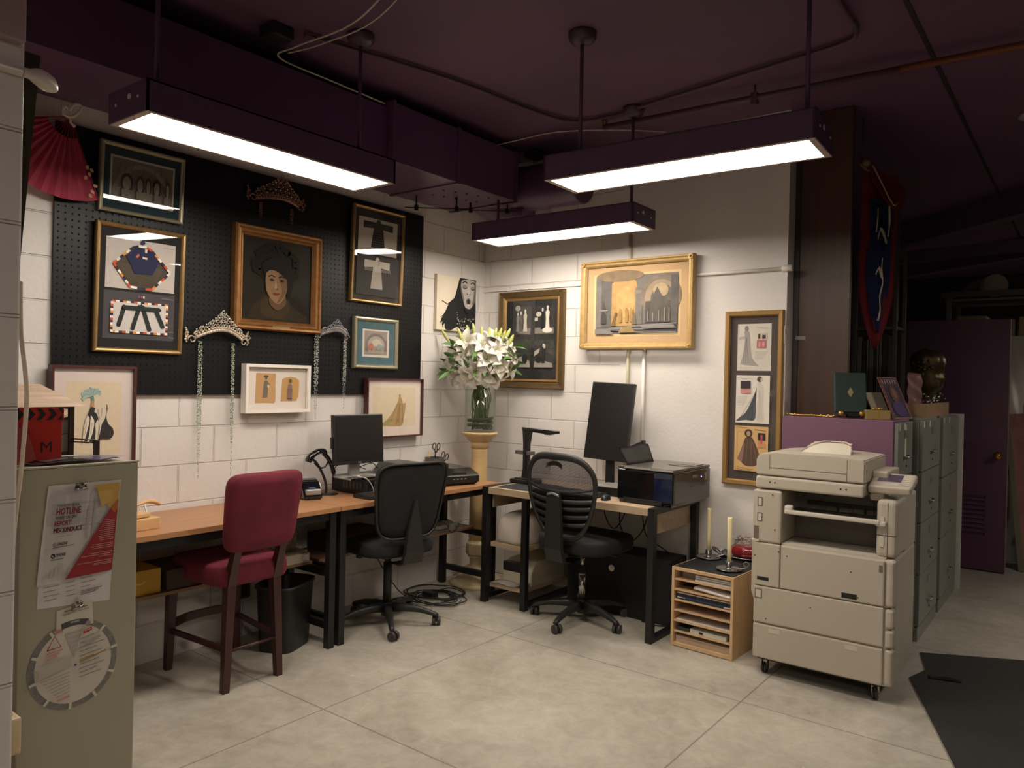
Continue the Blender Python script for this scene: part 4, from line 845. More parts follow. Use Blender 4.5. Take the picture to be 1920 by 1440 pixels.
b = B(); b.grid(lambda i, j: surf(-1+2*i, .875+.17*j-.035*(1-(2*i-1)**2)*(1-j)), 20, 10); b.obj('mesh_panel', M_MESH, t, fix=False)
b = B(); g0 = lambda i: .875 - .035*(1-(2*i-1)**2)
b.rings([[surf(-1+2*i/20, g0(i/20)) + V((0, dy, dz)) for dy, dz in ((-.006, -.008), (.006, -.008), (.006, .008), (-.006, .008))] for i in range(21)], 0, True); b.obj('lumbar_rib', M_PL, t)
for z in (.80, .755, .705, .655):
    b = B(); b.rings([[surf(-1+2*i/16, z-.018*(1-(i/8-1)**2)) + V((0, dy, dz)) for dy, dz in ((-.004, -.012), (.004, -.012), (.004, .012), (-.004, .012))] for i in range(17)], 0, True); b.obj('back_rib', M_PL, t)
b = B(); b.grid(lambda i, j: surf(-1+2*i, .60+.235*j) + V((0, .02, 0)), 16, 8); b.solidify(.004); b.obj('inner_back', M_FAB, t)
b = B(); b.grid(lambda i, j: V((-.06+.12*i*1, -.315+.01*math.sin(PI*i), 1.0+.03*j-.02*(2*i-1)**2)), 8, 3); b.solidify(.006); b.obj('headrest_pad', M_PL, t)
b = B(); rs = []
for z, y, w, th in ((.405, -.09, .04, .014), (.40, -.20, .055, .016), (.42, -.275, .066, .016), (.50, -.300, .062, .015), (.65, -.305, .058, .012), (.80, -.308, .050, .010), (.84, -.31, .046, .006)):
    rs.append([(-w, y-th, z), (w, y-th, z), (w, y+th, z), (-w, y+th, z)])
b.rings(rs, 0, False); b.obj('back_spine', M_PL, t)
b = B(); b.rings([[(x, -.322-.0*x, .828-.02*(x/.045)**2*1+dz), (x, -.316, .828-.02*(x/.045)**2+dz)] for x, dz in ()] or [[(-.045, -.322, .815), (-.045, -.318, .815), (-.045, -.318, .83), (-.045, -.322, .83)], [(0, -.326, .828), (0, -.32, .828), (0, -.32, .843), (0, -.326, .843)], [(.045, -.322, .815), (.045, -.318, .815), (.045, -.318, .83), (.045, -.322, .83)]], 0, True); b.obj('spine_badge', mat('badge_grey', '#8d8f90', .4, .3), t)

# ---- waste bin
t = thing('waste_bin', 'black plastic waste bin under the desk beside the red chair', 'waste bin', (.30, -2.03, 0), math.radians(25)); b = B(); rs = []
def rr(hx, hy, z, n=32, e=.5): return [(hx*math.copysign(abs(math.cos(2*PI*i/n))**e, math.cos(2*PI*i/n)), hy*math.copysign(abs(math.sin(2*PI*i/n))**e, math.sin(2*PI*i/n)), z) for i in range(n)]
for hx, hy, z in ((.100, .135, 0), (.102, .137, .004), (.118, .160, .345), (.126, .168, .347), (.126, .168, .36), (.121, .163, .362), (.114, .156, .35), (.098, .133, .008)): rs.append(rr(hx, hy, z))
b.rings(rs, 0, True); b.obj('bin_body', mat('bin_black', '#201f1e', .45), t)
# ---- paper sorter
M_BIR = mat('birch_wood', '#d0ad82', .45, var=.12, vs=10, stretch=(3, 3, 1)); ST = math.radians(-3)
t = thing('paper_sorter', 'birch wood literature sorter with seven slots standing beside the copier', 'sorter', (1.945, -.585, 0), ST); SW, SD, SH = .375, .36, .455
b = B(); b.box(0, 0, 0, .016, SD, SH, bev=.001); b.obj('side_panel', M_BIR, t); b = B(); b.box(SW-.016, 0, 0, SW, SD, SH, bev=.001); b.obj('side_panel', M_BIR, t)
b = B(); b.box(.016, SD-.006, .0, SW-.016, SD, SH); b.obj('back_panel', M_BIR, t)
b = B(); b.box(.016, 0, SH-.018, SW-.016, SD-.006, SH, bev=.001); b.obj('top_panel', M_BIR, t); b = B(); b.box(.016, 0, 0.004, SW-.016, SD-.006, .024, bev=.001); b.obj('bottom_panel', M_BIR, t)
SL = [.024 + k*.0595 for k in range(8)]
for z in SL[1:7]: b = B(); b.box(.016, .004, z, SW-.016, SD-.006, z+.007); b.obj('shelf', M_BIR, t)
def at_sorter(x, y, z): c, s = math.cos(ST), math.sin(ST); return (1.945 + x*c - y*s, -.585 + x*s + y*c, z)
M_PAP = mat('white_paper', '#d9d3cf', .75, var=.03); 
def sbox(name, label, cat, x0, x1, k, parts, group=None, y0=.02, y1=.32):
    z = SL[k] + (.0075 if k else .0005); t_ = thing(name, label, cat, at_sorter((x0+x1)/2, (y0+y1)/2, z), ST, group); hx, hy = (x1-x0)/2, (y1-y0)/2; zz = 0
    for nm, h, m, ins in parts: b = B(); b.box(-hx+ins, -hy+ins*.4, zz, hx-ins*.7, hy, zz+h-.0006, bev=min(.0015, h*.2)); b.obj(nm, m, t_); zz += h
    return t_
G_ = 'papers in the wooden sorter'; M_GB = mat('grey_box_card', '#8c857e', .7); M_NAV = mat('navy_cover', '#1f2a3a', .5); M_BLKB = mat('black_cover', '#1c1d20', .45); M_TANB = mat('tan_box', '#b39c86', .7)
sbox('paper_box', 'grey box at the back left of the top sorter slot', 'box', .035, .13, 6, [('box_body', .032, M_GB, 0)], G_, .06, .3)
sbox('paper_stack', 'white paper stack with grey layers in the top sorter slot', 'paper', .135, .352, 6, [('sheets', .012, M_PAP, 0), ('sheets', .006, M_GB, .004), ('sheets', .006, M_PAP, .002), ('sheets', .004, M_GB, .005), ('sheets', .008, M_PAP, .001)], G_)
sbox('notebook', 'thin dark notebook at the left of the second sorter slot', 'notebook', .035, .125, 5, [('cover', .014, mat('brown_cover', '#4a3528', .6), 0)], G_, .05, .3)
t_ = thing('plastic_folder', 'rounded clear plastic folder of paper in the second sorter slot', 'folder', at_sorter(.242, .17, SL[5]+.0075), ST, G_); b = B(); rs = []
for x in [-.11+.22*i/14 for i in range(15)]:
    z0 = .012*math.cos((x+.11)/.22*PI)*.5+.006; rs.append([(x, -.15, z0), (x, .14, z0), (x, .14, z0+.016), (x, -.15+.004, z0+.018), (x, -.156, z0+.009)])
b.rings(rs, 0, True); b.obj('folded_sheets', mat('milky_plastic', '#d9d4d2', .25, var=.05, coat=.5), t_)
sbox('book', 'large dark book with a blue spine line, in the third sorter slot', 'book', .020, .354, 4, [('cover', .022, M_NAV, 0)], G_)
t_ = sbox('book_upper', 'black magazine stack lying on the blue lined book in the third sorter slot', 'magazine', .022, .35, 4, [('covers', .012, M_BLKB, 0), ('pages', .006, M_PAP, .002)], G_); t_.location.z += .0222; t_.name = 'magazine'
t_ = [o for o in COL.objects if o.name == 'book'][0]
b = B(); b.box(-.13, -.1515, .012, .12, -.1495, .0135); b.box(-.12, -.1515, .008, .10, -.1495, .009); b.obj('spine_line', mat('blue_foil', '#3c5a8c', .4), t_)
for i in range(5): b = B(); b.box(-.158+i*.010, -.1515, .009, -.151+i*.010, -.1495, .014); b.obj('spine_mark', M_PAP, t_)
for i in range(6): b = B(); b.box(.125+i*.0065, -.1515, .005, .130+i*.0065, -.1495, .012); b.obj('spine_mark', M_PAP, t_)
sbox('paper_stack', 'loose white sheets spread in the fifth sorter slot', 'paper', .022, .352, 2, [('sheets', .008, M_PAP, 0)], G_)
sbox('paper_stack', 'thin sheets lying in the empty looking fourth sorter slot', 'paper', .03, .345, 3, [('sheets', .002, M_TANB, 0)], G_)
sbox('toolkit_box', 'dark case with white corner in the sixth sorter slot', 'case', .03, .105, 1, [('case_body', .022, mat('slate_case', '#2a3439', .5), 0)], G_)
t_ = sbox('white_box', 'flat white box with a small black square in the sixth sorter slot', 'box', .11, .33, 1, [('box_body', .024, mat('off_white_box', '#cfd0c4', .5), 0)], G_)
b = B(); b.box(-.052, -.1515, .006, -.028, -.1495, .017); b.obj('black_label', M_BLKB, t_)
sbox('flat_box', 'wide tan cardboard box in the bottom sorter slot', 'box', .022, .352, 0, [('box_body', .036, M_TANB, 0)], G_)
t_ = thing('sorter_mat', 'black rubber mat on top of the birch sorter', 'mat', at_sorter(SW/2, SD/2, SH+.0004), ST); b = B(); b.box(-SW/2+.012, -SD/2+.012, 0, SW/2-.006, SD/2-.004, .003, bev=.001); b.obj('mat_sheet', mat('black_rubber', '#1e2022', .75, bump=.2, bs=200), t_)
# candlesticks
M_PEW = mat('polished_pewter', '#9b9a98', .22, .9, var=.08); M_WAX = mat('ivory_wax', '#ecdfae', .45, var=.04)
M_WAX.node_tree.nodes['Principled BSDF'].inputs['Subsurface Weight'].default_value = .2; M_WAX.node_tree.nodes['Principled BSDF'].inputs['Subsurface Radius'].default_value = (.02, .015, .008)
for (x, y, rr_, tall, lab) in ((.068, .325, .7, .265, 'pewter chamberstick with tall ivory candle, the one nearer the wall'), (.285, .135, .2, .262, 'pewter chamberstick with tall ivory candle, the one nearer the copier')):
    t_ = thing('candlestick', lab, 'candlestick', at_sorter(x, y, SH+.0038), ST+rr_, 'pewter candlesticks on the sorter')
    b = B(); b.lathe([(.0, .002), (.05, 0), (.066, .003), (.074, .010), (.073, .0125), (.066, .007), (.030, .006), (.018, .010), (.012, .022), (.020, .026), (.019, .05), (.022, .052), (.016, .053), (.014, .03), (0, .03)], (0, 0, 0), 28); b.obj('drip_pan', M_PEW, t_)
    b = B(); b.tube(spline([(.045, 0, .010), (.075, 0, .018), (.098, 0, .03), (.108, 0, .045), (.098, 0, .058), (.082, 0, .052), (.080, 0, .038), (.092, 0, .03)], 5), .0045, 8); b.obj('ring_handle', M_PEW, t_)
    b = B(); b.lathe([(.0125, .035), (.0122, tall*.5), (.0145 if y < .2 else .0118, tall+.03), (.0125, tall+.036), (.004, tall+.034)], (0, 0, 0), 16); cn = b.obj('candle', M_WAX, t_)
# tray with wrapped thing and glass hurricane behind
TX, TY = 2.195, -.115
t_ = thing('side_stand', 'dark stand behind the birch sorter carrying the silver tray', 'stand', (TX, TY, 0)); b = B(); b.box(-.14, -.095, 0, .14, .10, .462, bev=.004); b.obj('stand_body', mat('dark_stand', '#2b2624', .6), t_)
t_ = thing('silver_tray', 'ornate silver tray with looped handle behind the candlesticks', 'tray', (TX, TY, .4625)); b = B(); b.lathe([(0, .002), (.10, 0), (.135, .004), (.16, .014), (.158, .017), (.13, .008), (0, .006)], (0, 0, 0), 32, M=Matrix.Diagonal((1.05, .68, 1, 1))); b.obj('tray_plate', M_PEW, t_)
b = B(); b.tube(spline([(-.15, -.03, .012), (-.185, -.02, .025), (-.20, .0, .035), (-.185, .02, .025), (-.15, .03, .012)], 5), .006, 8); b.obj('handle', M_PEW, t_)
t_ = thing('red_ornament', 'deep red lobed ornament topped with crinkled silver tinsel on the tray', 'ornament', (TX+.02, TY, .472)); b = B()
rs = []
for f, r in ((0, .085), (.012, .10), (.03, .108), (.05, .10), (.062, .085), (.068, .05)): rs.append([(math.cos(2*PI*i/40)*r*(1+.05*math.cos(8*2*PI*i/40)), .68*math.sin(2*PI*i/40)*r*(1+.05*math.cos(8*2*PI*i/40)), f) for i in range(40)])
b.rings(rs, 0, True); b.obj('red_base', mat('ruby_glaze', '#7a1a1c', .25, var=.3, vs=30, coat=.5), t_); random.seed(21); b = B()
for i in range(70):
    a = random.random()*2*PI; r = .092*random.random()**.4; z = .066+random.random()*.045; p = V((math.cos(a)*r, .66*math.sin(a)*r, z)); d = V((random.uniform(-1, 1), random.uniform(-1, 1), random.uniform(-.6, .6)))*.016; b.bar(p-d, p+d, .006, .0012, up=(random.random(), random.random(), .3))
b.obj('tinsel', mat('silver_tinsel', '#cfc8be', .2, .9, var=.3, vs=60), t_)
t_ = thing('display_glass', 'clear glass panel standing behind the red tray ornament', 'glass', (TX-.01, TY+.085, .4625)); b = B(); b.box(-.135, 0, 0, .13, .004, .215); b.obj('pane', GLASS, t_)
# ================================================================ pedestal, vase, lilies
M_STN = mat('yellow_marble', '#cfb07c', .4, var=.16, vs=7, bump=.05, bs=30); M_STN2 = mat('cream_stone', '#d3c29a', .55, var=.1, vs=12, bump=.2, bs=60)
PX, PY = .265, -.33
t = thing('pedestal', 'tall yellow stone pedestal column standing in the room corner', 'pedestal', (PX, PY, 0))
b = B(); b.lathe([(.195, 0), (.20, .004), (.20, .026), (.175, .034), (.155, .044), (.150, .058), (.12, .068), (.098, .085), (.092, .098), (.098, .104), (.098, .118), (.09, .124), (.062, .128), (.055, .14), (.055, .19), (.062, .196), (.07, .204), (.07, .214)], (0, 0, 0), 40); b.obj('base', M_STN2, t)
b = B(); b.lathe([(.07, .214), (.085, .224), (.086, .30), (.072, .315), (.07, .325)], (0, 0, 0), 8, sm=False)
b.obj('carved_collar', M_STN2, t)
for k in range(8):
    a = 2*PI*(k+.5)/8; R_ = Matrix.Rotation(a, 4, 'Z'); b = B(); r = .0795
    for (u0, z0, u1, z1) in ((-.026, .232, .026, .237), (-.026, .288, .026, .293), (-.026, .237, -.021, .288), (.021, .237, .026, .288), (-.012, .246, .012, .251), (-.012, .251, -.007, .278), (.007, .251, .012, .278), (-.012, .262, .012, .267)): b.box(r-.004, u0, z0, r+.004, u1, z1, M=R_)
    b.obj('fret_relief', M_STN2, t)
b = B(); b.lathe([(.066, .325), (.0655, .6), (.060, .98), (.0585, 1.0)], (0, 0, 0), 32); b.obj('shaft', M_STN, t)
b = B(); b.lathe([(.0585, 1.0), (.066, 1.002), (.066, 1.04), (.0655, 1.045), (.08, 1.052), (.088, 1.06), (.105, 1.082), (.12, 1.092), (.133, 1.108), (.133, 1.118), (.125, 1.12)], (0, 0, 0), 40); b.obj('capital', mat('yellow_marble_cap', '#d0b080', .4, var=.1), t)
VZ = 1.1205
t = thing('glass_vase', 'tall clear glass cylinder vase on the stone pedestal holding lilies', 'vase', (PX, PY, VZ)); VH = .41
b = B(); b.lathe([(.0, .0), (.112, 0), (.115, .004), (.115, VH), (.110, VH), (.110, .012), (0, .012)], (0, 0, 0), 40, cap0=False, cap1=False); b.obj('glass_wall', GLASS_VASE, t, fix=True)
t2 = thing('coiled_leaf', 'dark green leaf coiled round inside the bottom of the vase', 'leaf', (PX, PY, VZ+.013)); b = B(); pts = [(.092*math.cos(a*.3), .092*math.sin(a*.3), .004+.0016*a) for a in range(46)]
b.rings([[V(p), V(p)*1.06+V((0, 0, .001)), V(p)*1.06+V((0, 0, .022)), V(p)+V((0, 0, .021))] for p in pts], 0, True); b.obj('leaf_strip', mat('deep_leaf', '#24402a', .4, var=.2), t2)
M_PET = mat('lily_petal', '#d8d1c5', .5, var=.04); M_PET.node_tree.nodes['Principled BSDF'].inputs['Subsurface Weight'].default_value = .15; M_PET.node_tree.nodes['Principled BSDF'].inputs['Subsurface Radius'].default_value = (.01, .01, .01)
M_STEM = mat('lily_stem', '#4f6f45', .5, var=.12, vs=20); M_LEAF = mat('lily_leaf', '#587c40', .45, var=.2, vs=12); M_BUD = mat('lily_bud', '#b7bd6c', .5, var=.15, vs=14, stretch=(1, 1, .5)); M_ANT = mat('anther', '#a8b070', .6)
def petal(b, M, L, W, open_, recurve):
    n = 9; rs = []
    for i in range(n+1):
        f = i/n; ang = open_ + recurve*f*f; 
        if i == 0: r, z = 0.006, 0.0
        else: r += L/n*math.sin(open_+recurve*(f**2)); z += L/n*math.cos(open_+recurve*(f**2))
        w = W*math.sin(PI*min(1, f**.75))**.8 + .0015; c = .25*w
        rs.append([V((r, -w, z+c)), V((r, -w*.5, z+c*.2)), V((r, 0, z)), V((r, w*.5, z+c*.2)), V((r, w, z+c))])
    rs = [[M @ p for p in q] for q in rs]; b.rings(rs, 0, True, cyc=False)
def dirM(p, d, roll=0):
    d = V(d).normalized(); q = V((0, 0, 1)).rotation_difference(d); return Matrix.Translation(V(p)) @ q.to_matrix().to_4x4() @ Matrix.Rotation(roll, 4, 'Z')
Zt = VZ + VH
def lily(pos, d, size, roll, kind='bloom', opn=.45, rec=1.5):
    ra = random.random()*6.28; rq = random.uniform(.03, .085); root_ = V((PX + rq*math.cos(ra), PY + rq*math.sin(ra), VZ+.02)); pos = V(pos)
    nm = 'lily' if kind == 'bloom' else 'lily_bud'
    t = thing(nm, 'open white lily bloom in the crowded bouquet in the glass vase' if kind == 'bloom' else 'closed yellow green lily bud rising from the bouquet in the glass vase', 'flower', root_, 0, 'white lilies in the vase' if kind == 'bloom' else 'lily buds in the vase')
    P = pos - root_; neck = V((PX, PY, Zt-.01)) - root_ + V((max(-.07, min(.07, P.x*.35)), max(-.07, min(.07, P.y*.35)), 0)); dd = V(d).normalized()
    mid = V((PX, PY, 0)) - V((root_.x, root_.y, 0)) + V((random.uniform(-.06, .06), random.uniform(-.06, .06), .2)); b = B(); st = spline([(0, 0, 0), mid, neck, P-dd*.05, P], 6); b.tube(st, .0035, 6); b.obj('stem', M_STEM, t)
    if kind == 'bloom':
        b = B(); M_ = dirM(P, dd, roll)
        for k in range(6): petal(b, M_ @ Matrix.Rotation(k*PI/3, 4, 'Z') @ Matrix.Translation((0, 0, .003*(k % 2))), size*(1 if k % 2 else .94), size*(.27 if k % 2 else .20), opn, rec)
        b.obj('petals', M_PET, t, fix=False)
        b = B()
        for k in range(6):
            a = k*PI/3+.5; e = V((math.cos(a)*.022, math.sin(a)*.022, size*.6)); b.tube([M_ @ V((0, 0, .01)), M_ @ (e*.6), M_ @ e], .0012, 5); b.ball(M_ @ e, .005, 6, sc=(1, 1, .6))
        b.obj('stamens', M_ANT, t)
    else:
        b = B(); M_ = dirM(P, dd, roll); b.lathe([(.003, -.01), (.008, .01), (.0135, size*.35), (.0125, size*.65), (.007, size*.9), (.002, size)], (0, 0, 0), 12, M=M_); b.obj('bud', M_BUD, t)
    return t
def leaf(b, M, L, W, bend):
    rs = []
    for i in range(8):
        f = i/7; w = W*math.sin(PI*f**.8)+.0008; rs.append([V((f*L, -w, .3*w - bend*f*f)), V((f*L, 0, -bend*f*f)), V((f*L, w, .3*w - bend*f*f))])
    b.rings([[M @ p for p in q] for q in rs], 0, True, cyc=False)
random.seed(12)
R_ = V((.79, .61, 0)); T_ = V((.61, -.79, 0))   # across the corner, and out of it
BL = [(-.11, .19, .05, -.3, 1, .0), (.06, .20, .03, .2, 1, .1), (.15, .17, -.03, .5, .9, -.2), (-.03, .17, .10, -.1, 1, .3), (-.24, .06, .02, -.8, .4, .1), (-.18, .12, .10, -.5, .8, .25), (-.25, .04, -.05, -.8, .5, -.35), (-.12, .15, .17, -.3, .8, .5), (-.04, .20, -.06, -.1, 1, -.35),
      (.02, .18, .14, .1, .9, .45), (.14, .17, .10, .5, .8, .3), (.22, .10, .06, .8, .5, .2), (.25, .08, -.04, .9, .5, -.3), (.10, .10, .20, .3, .4, .8), (.20, .05, .15, .7, .3, .6), (-.20, .0, .12, -.8, -.1, .4), (.03, .17, -.11, .1, 1, -.6), (-.10, .17, -.12, -.3, .9, -.6), (.11, .14, -.12, .5, .7, -.7), (-.19, .12, -.12, -.7, .6, -.6)]
for (a, o, z, da, do, dz) in BL:
    p = V((PX, PY, Zt+.10)) + R_*a*.92 + T_*(o-.01)*.95 + V((0, 0, z*.95)); d = R_*da + T_*do + V((0, 0, dz+.1))
    lily(p - d.normalized()*.045, d, .108+random.random()*.014, random.random()*6, 'bloom', .55+random.random()*.2, .95+random.random()*.35)
for (a, o, z, h, tl) in ((-.27, .05, .21, .10, -.6), (-.15, .10, .20, .115, -.35), (-.06, .05, .26, .09, -.15), (.0, .12, .22, .10, .0), (.06, .08, .22, .10, .05), (.10, .04, .23, .09, .2), (.13, .08, .22, .10, .3), (.16, .10, .21, .09, .35), (.19, .05, .23, .09, .45), (.22, .08, .19, .085, .45), (-.10, .0, .25, .09, -.3)):
    p = V((PX, PY, Zt+.06)) + R_*a*.9 + T_*o + V((0, 0, z-.02)); lily(p, R_*tl + T_*.05 + V((0, 0, 1)), h, 0, 'bud')
b = B()
for k in range(64):
    a = random.uniform(-.24, .24); o = random.uniform(-.05, .18); z = random.uniform(.0, .24); ang = random.uniform(-1, 1) + (PI if a < 0 else 0)
    d = R_*a*3 + T_*(.3+random.random()*.5) + V((0, 0, random.uniform(-.5, .7))); M_ = Matrix.Translation(V((PX, PY, Zt)) + R_*a + T_*o + V((0, 0, z))) @ V((1, 0, 0)).rotation_difference(d.normalized()).to_matrix().to_4x4() @ Matrix.Rotation(random.uniform(-1, 1), 4, 'X')
    leaf(b, M_, random.uniform(.09, .15), random.uniform(.012, .02), random.uniform(0, .03))
t = tag(b.obj('lily_foliage', M_LEAF, fix=False), 'green lily leaves fanning out among the white blooms', 'leaves'); t['kind'] = 'stuff'
random.seed(31)
t = thing('stem_bundle', 'bundle of bare green stems crossing inside the clear vase', 'stems', (PX, PY, VZ+.016))
for k in range(16):
    a0 = random.random()*6.28; a1 = a0 + PI*.8 + random.random(); b = B(); b.tube(spline([(.06*math.cos(a0), .06*math.sin(a0), 0), (.02*math.cos(a0), .02*math.sin(a0), .18), (.075*math.cos(a1), .075*math.sin(a1), VH-.05)], 6), .0036, 6); b.obj('stem', mat('stem_dark', '#3f5f3c', .5, var=.3, vs=15), t)
# ================================================================ copier
M_CP = mat('copier_beige', '#bcb2a1', .5, var=.02, bump=.03, bs=300); M_CPD = mat('copier_inner_grey', '#6f675d', .6, var=.06); M_CPK = mat('copier_black', '#171512', .5); M_CPL = mat('copier_pale', '#cdc5b6', .45, var=.02)
CR = math.radians(1.0)
t = thing('copier', 'large beige office copier on castors with an open paper output bay', 'copier', (2.458, -.69, 0), CR); CW, CD = .645, .58
b = B(); b.box(0, .01, .085, CW, CD, .458, bev=.012); b.box(-.0, .012, .458, CW, CD, .690, bev=.010); b.box(0, .26, .69, CW, CD, .97, bev=.008); b.obj('main_body', M_CP, t)
b = B(); b.box(0, 0, .692, .135, .262, .968, bev=.012); b.obj('left_column', M_CP, t)
b = B(); b.prism([(.0, .05, .34), (-.028, .05, .42), (-.028, .05, .70), (0, .05, .70)], (0, .40, 0)); b.box(-.028, .05, .70, 0.0, .45, .955, bev=.006); b.obj('left_cover', M_CP, t)
b = B(); b.box(.137, .245, .700, .62, .259, .955); b.obj('bay_back', M_CPD, t)
b = B(); b.box(.135, .02, .690, .625, .245, .697); b.obj('bay_floor', M_CPL, t)
for i in range(13): 
    if i % 3 == 0: b = B(); b.box(.28+i*.022, .235, .84, .292+i*.022, .246, .885, bev=.002); b.obj('exit_guide', M_CPK if i % 2 else M_CPD, t)
b = B(); b.box(.20, .225, .885, .60, .246, .905); b.obj('exit_slot', M_CPK, t)
b = B(); b.box(.145, .008, .852, .595, .032, .874, bev=.006); b.box(.145, .010, .86, .185, .055, .895, bev=.008); b.box(.575, .012, .845, .622, .20, .868, bev=.006); b.obj('paper_arm', M_CPL, t)
b = B(); b.box(.150, .033, .857, .575, .23, .861); b.obj('inner_tray', M_CPD, t)
# finisher column at right
b = B(); b.box(.575, .035, .695, .668, .30, .972, bev=.022, seg=3); b.obj('finisher_column', M_CP, t)
for z in (.745, .84): b = B(); b.box(.592, .031, z, .612, .036, z+.05, bev=.002); b.obj('finisher_latch', M_CPL, t)
b = B(); b.box(.57, .034, .8, .668, .0352, .803); b.box(.625, .034, .70, .627, .0352, .96); b.obj('finisher_seam', M_CPK, t)
# front doors / drawers
b = B(); b.box(.137, -.004, .468, .625, .012, .690, bev=.008); b.obj('front_door', M_CP, t)
b = B(); b.box(.003, -.004, .468, .133, .012, .690, bev=.006); b.obj('front_panel', M_CP, t)
b = B(); b.box(.003, -.004, .276, .625, .012, .464, bev=.006); d1 = b.obj('paper_drawer', M_CP, t)
b = B(); b.box(.003, -.004, .090, .625, .012, .268, bev=.008); d2 = b.obj('paper_drawer', M_CP, t)
b = B(); b.box(.628, .0, .09, .668, .06, .266, bev=.016, seg=3); b.box(.628, .0, .272, .668, .06, .358, bev=.014); b.box(.628, .0, .364, .668, .06, .460, bev=.014); b.box(.628, .0, .466, .668, .06, .690, bev=.016, seg=3); b.obj('corner_cover', M_CP, t)
b = B(); b.box(.630, .055, .088, .666, CD-.01, .690, bev=.01); b.box(.630, .26, .69, .666, CD-.01, .97, bev=.01); b.obj('right_side_panel', M_CP, t)
b = B(); b.box(.020, -.0052, .496, .080, -.0038, .514); b.obj('dark_slot', M_CPK, t)
b = B(); b.box(.435, -.0052, .480, .505, -.0038, .505); b.obj('dark_slot', M_CPK, t)
b = B(); b.box(.010, -.0052, .400, .048, -.0038, .450); b.obj('latch_recess', M_CPD, t)
b = B(); b.box(.016, -.007, .405, .042, -.0052, .445, bev=.001); b.obj('latch', M_CPL, t)
for x in (.085, .455): b = B(); b.box(x, -.0055, .230, x+.058, -.0038, .252, bev=.0007); b.obj('drawer_label', M_CPL, d2)
for x, z in ((.012, .88), (.012, .80)):
    b = B(); b.box(x, -.0012, z, x+.028, .0006, z+.046); b.obj('latch_recess', M_CPD, t)
    b = B(); b.box(x+.006, -.003, z+.004, x+.022, -.001, z+.040, bev=.001); b.obj('latch', M_CPL, t)
b = B(); b.box(-.004, -.0012, .705, .022, .0006, .775); b.obj('side_notch', M_CPD, t)
b = B(); b.box(-.012, -.006, .694, .026, .02, .706, bev=.002); b.obj('notch_lip', M_CPL, t)
for x, z in ((.090, .945), (.105, .765), (.128, .655), (.17, .64), (.475, .61), (.006, .62), (.51, .492), (.29, .40), (.07, .300)):
    b = B(); b.cyl((x, -.0055, z), (x, -.0035, z), .0035, n=10); b.obj('screw', M_CPK, t)
b = B(); b.box(.600, -.0055, .63, .616, -.0035, .665, bev=.001); b.obj('door_catch', M_CPD, t)
# scanner, lid, feeder
b = B(); b.box(.0, -.004, .974, .525, .56, 1.038, bev=.012, seg=3); b.obj('scanner_unit', M_CP, t)
for x in (.075, .10, .42, .445): b = B(); b.cyl((x, -.0055, 1.008), (x, -.003, 1.008), .004, n=10); b.obj('rubber_plug', M_CPK, t)
b = B(); P0 = [(.0, .0), (.0, .085), (.016, .108), (.10, .118), (.40, .120), (.525, .112), (.528, .10), (.528, .0)]
b.prism([(x, .0, 1.043+z) for x, z in P0], (0, .50, 0)); bmesh.ops.bevel(b.b, geom=list(b.b.edges), offset=.006, segments=2, affect='EDGES', clamp_overlap=True); lid = b.obj('document_feeder', M_CP, t)
b = B(); b.box(.07, -.0012, 1.083, .445, -.0002, 1.0845); b.obj('feeder_seam', M_CPK, lid)
for x in (.07, .445): b = B(); b.box(x, -.0012, 1.045 if x > .1 else 1.075, x+.0015, -.0002, 1.152); b.obj('feeder_seam', M_CPK, lid)
b = B(); b.box(.528, .16, 1.043, .60, .46, 1.095, bev=.008); b.obj('hinge_block', M_CP, lid)
b = B(); vs = [(.17, .19, 1.160), (.20, .28, 1.200), (.25, .33, 1.214), (.36, .33, 1.214), (.40, .28, 1.204), (.42, .19, 1.160)]
b.rings([[V(p), V(p)+V((0, .0, .004)), V((p[0], p[1]+.02, p[2]+.004)), V((p[0], p[1]+.02, p[2]))] for p in vs], 0, False)
b.grid(lambda i, j: V((.17+.25*i + (.5-i)*.06*j, .17+.18*j, 1.160+.055*j-.006*(2*i-1)**2)), 10, 5); b.obj('paper_tray', mat('cream_tray', '#ddd4c2', .45, var=.02), lid)
# control panel
b = B(); M_ = Matrix.Translation((.53, .055, .995)) @ Matrix.Rotation(math.radians(14), 4, 'X'); b.box(0, 0, 0, .19, .20, .042, bev=.012, seg=3, M=M_); cp = b.obj('control_panel', M_CP, t)
b = B(); b.box(.03, .07, .0422, .135, .17, .0432, M=M_); b.obj('touch_screen', mat('screen_lilac', '#5d5464', .25, var=.1), cp)
for i in range(6): b = B(); b.box(.145, .03+i*.025, .0422, .175, .045+i*.025, .0445, M=M_, bev=.001); b.obj('panel_button', M_CPL, cp)
b = B(); b.box(.02, .02, .0422, .13, .055, .0435, M=M_, bev=.0005); b.obj('button_strip', M_CPL, cp)
b = B(); b.box(.535, .08, .958, .60, .25, 1.0, bev=.01); b.obj('panel_bracket', M_CP, t)
for x, y in ((.05, .06), (.585, .06), (.05, .52), (.585, .52)):
    b = B()
    for q in (-.012, .004): b.cyl((x+q, y, .0265), (x+q+.010, y, .0265), .026, n=20)
    b.obj('caster_wheel', mat('caster_dark', '#34312f', .4), t)
    b = B(); b.box(x-.016, y-.012, .03, x-.013, y+.02, .075); b.box(x+.013, y-.012, .03, x+.016, y+.02, .075); b.box(x-.02, y-.016, .07, x+.02, y+.024, .085); b.cyl((x-.017, y, .0265), (x+.017, y, .0265), .006, n=10); b.obj('caster_fork', M_CHR, t)
b = B(); b.box(.02, .03, .075, .62, .56, .086); b.obj('underframe', M_CPK, t)

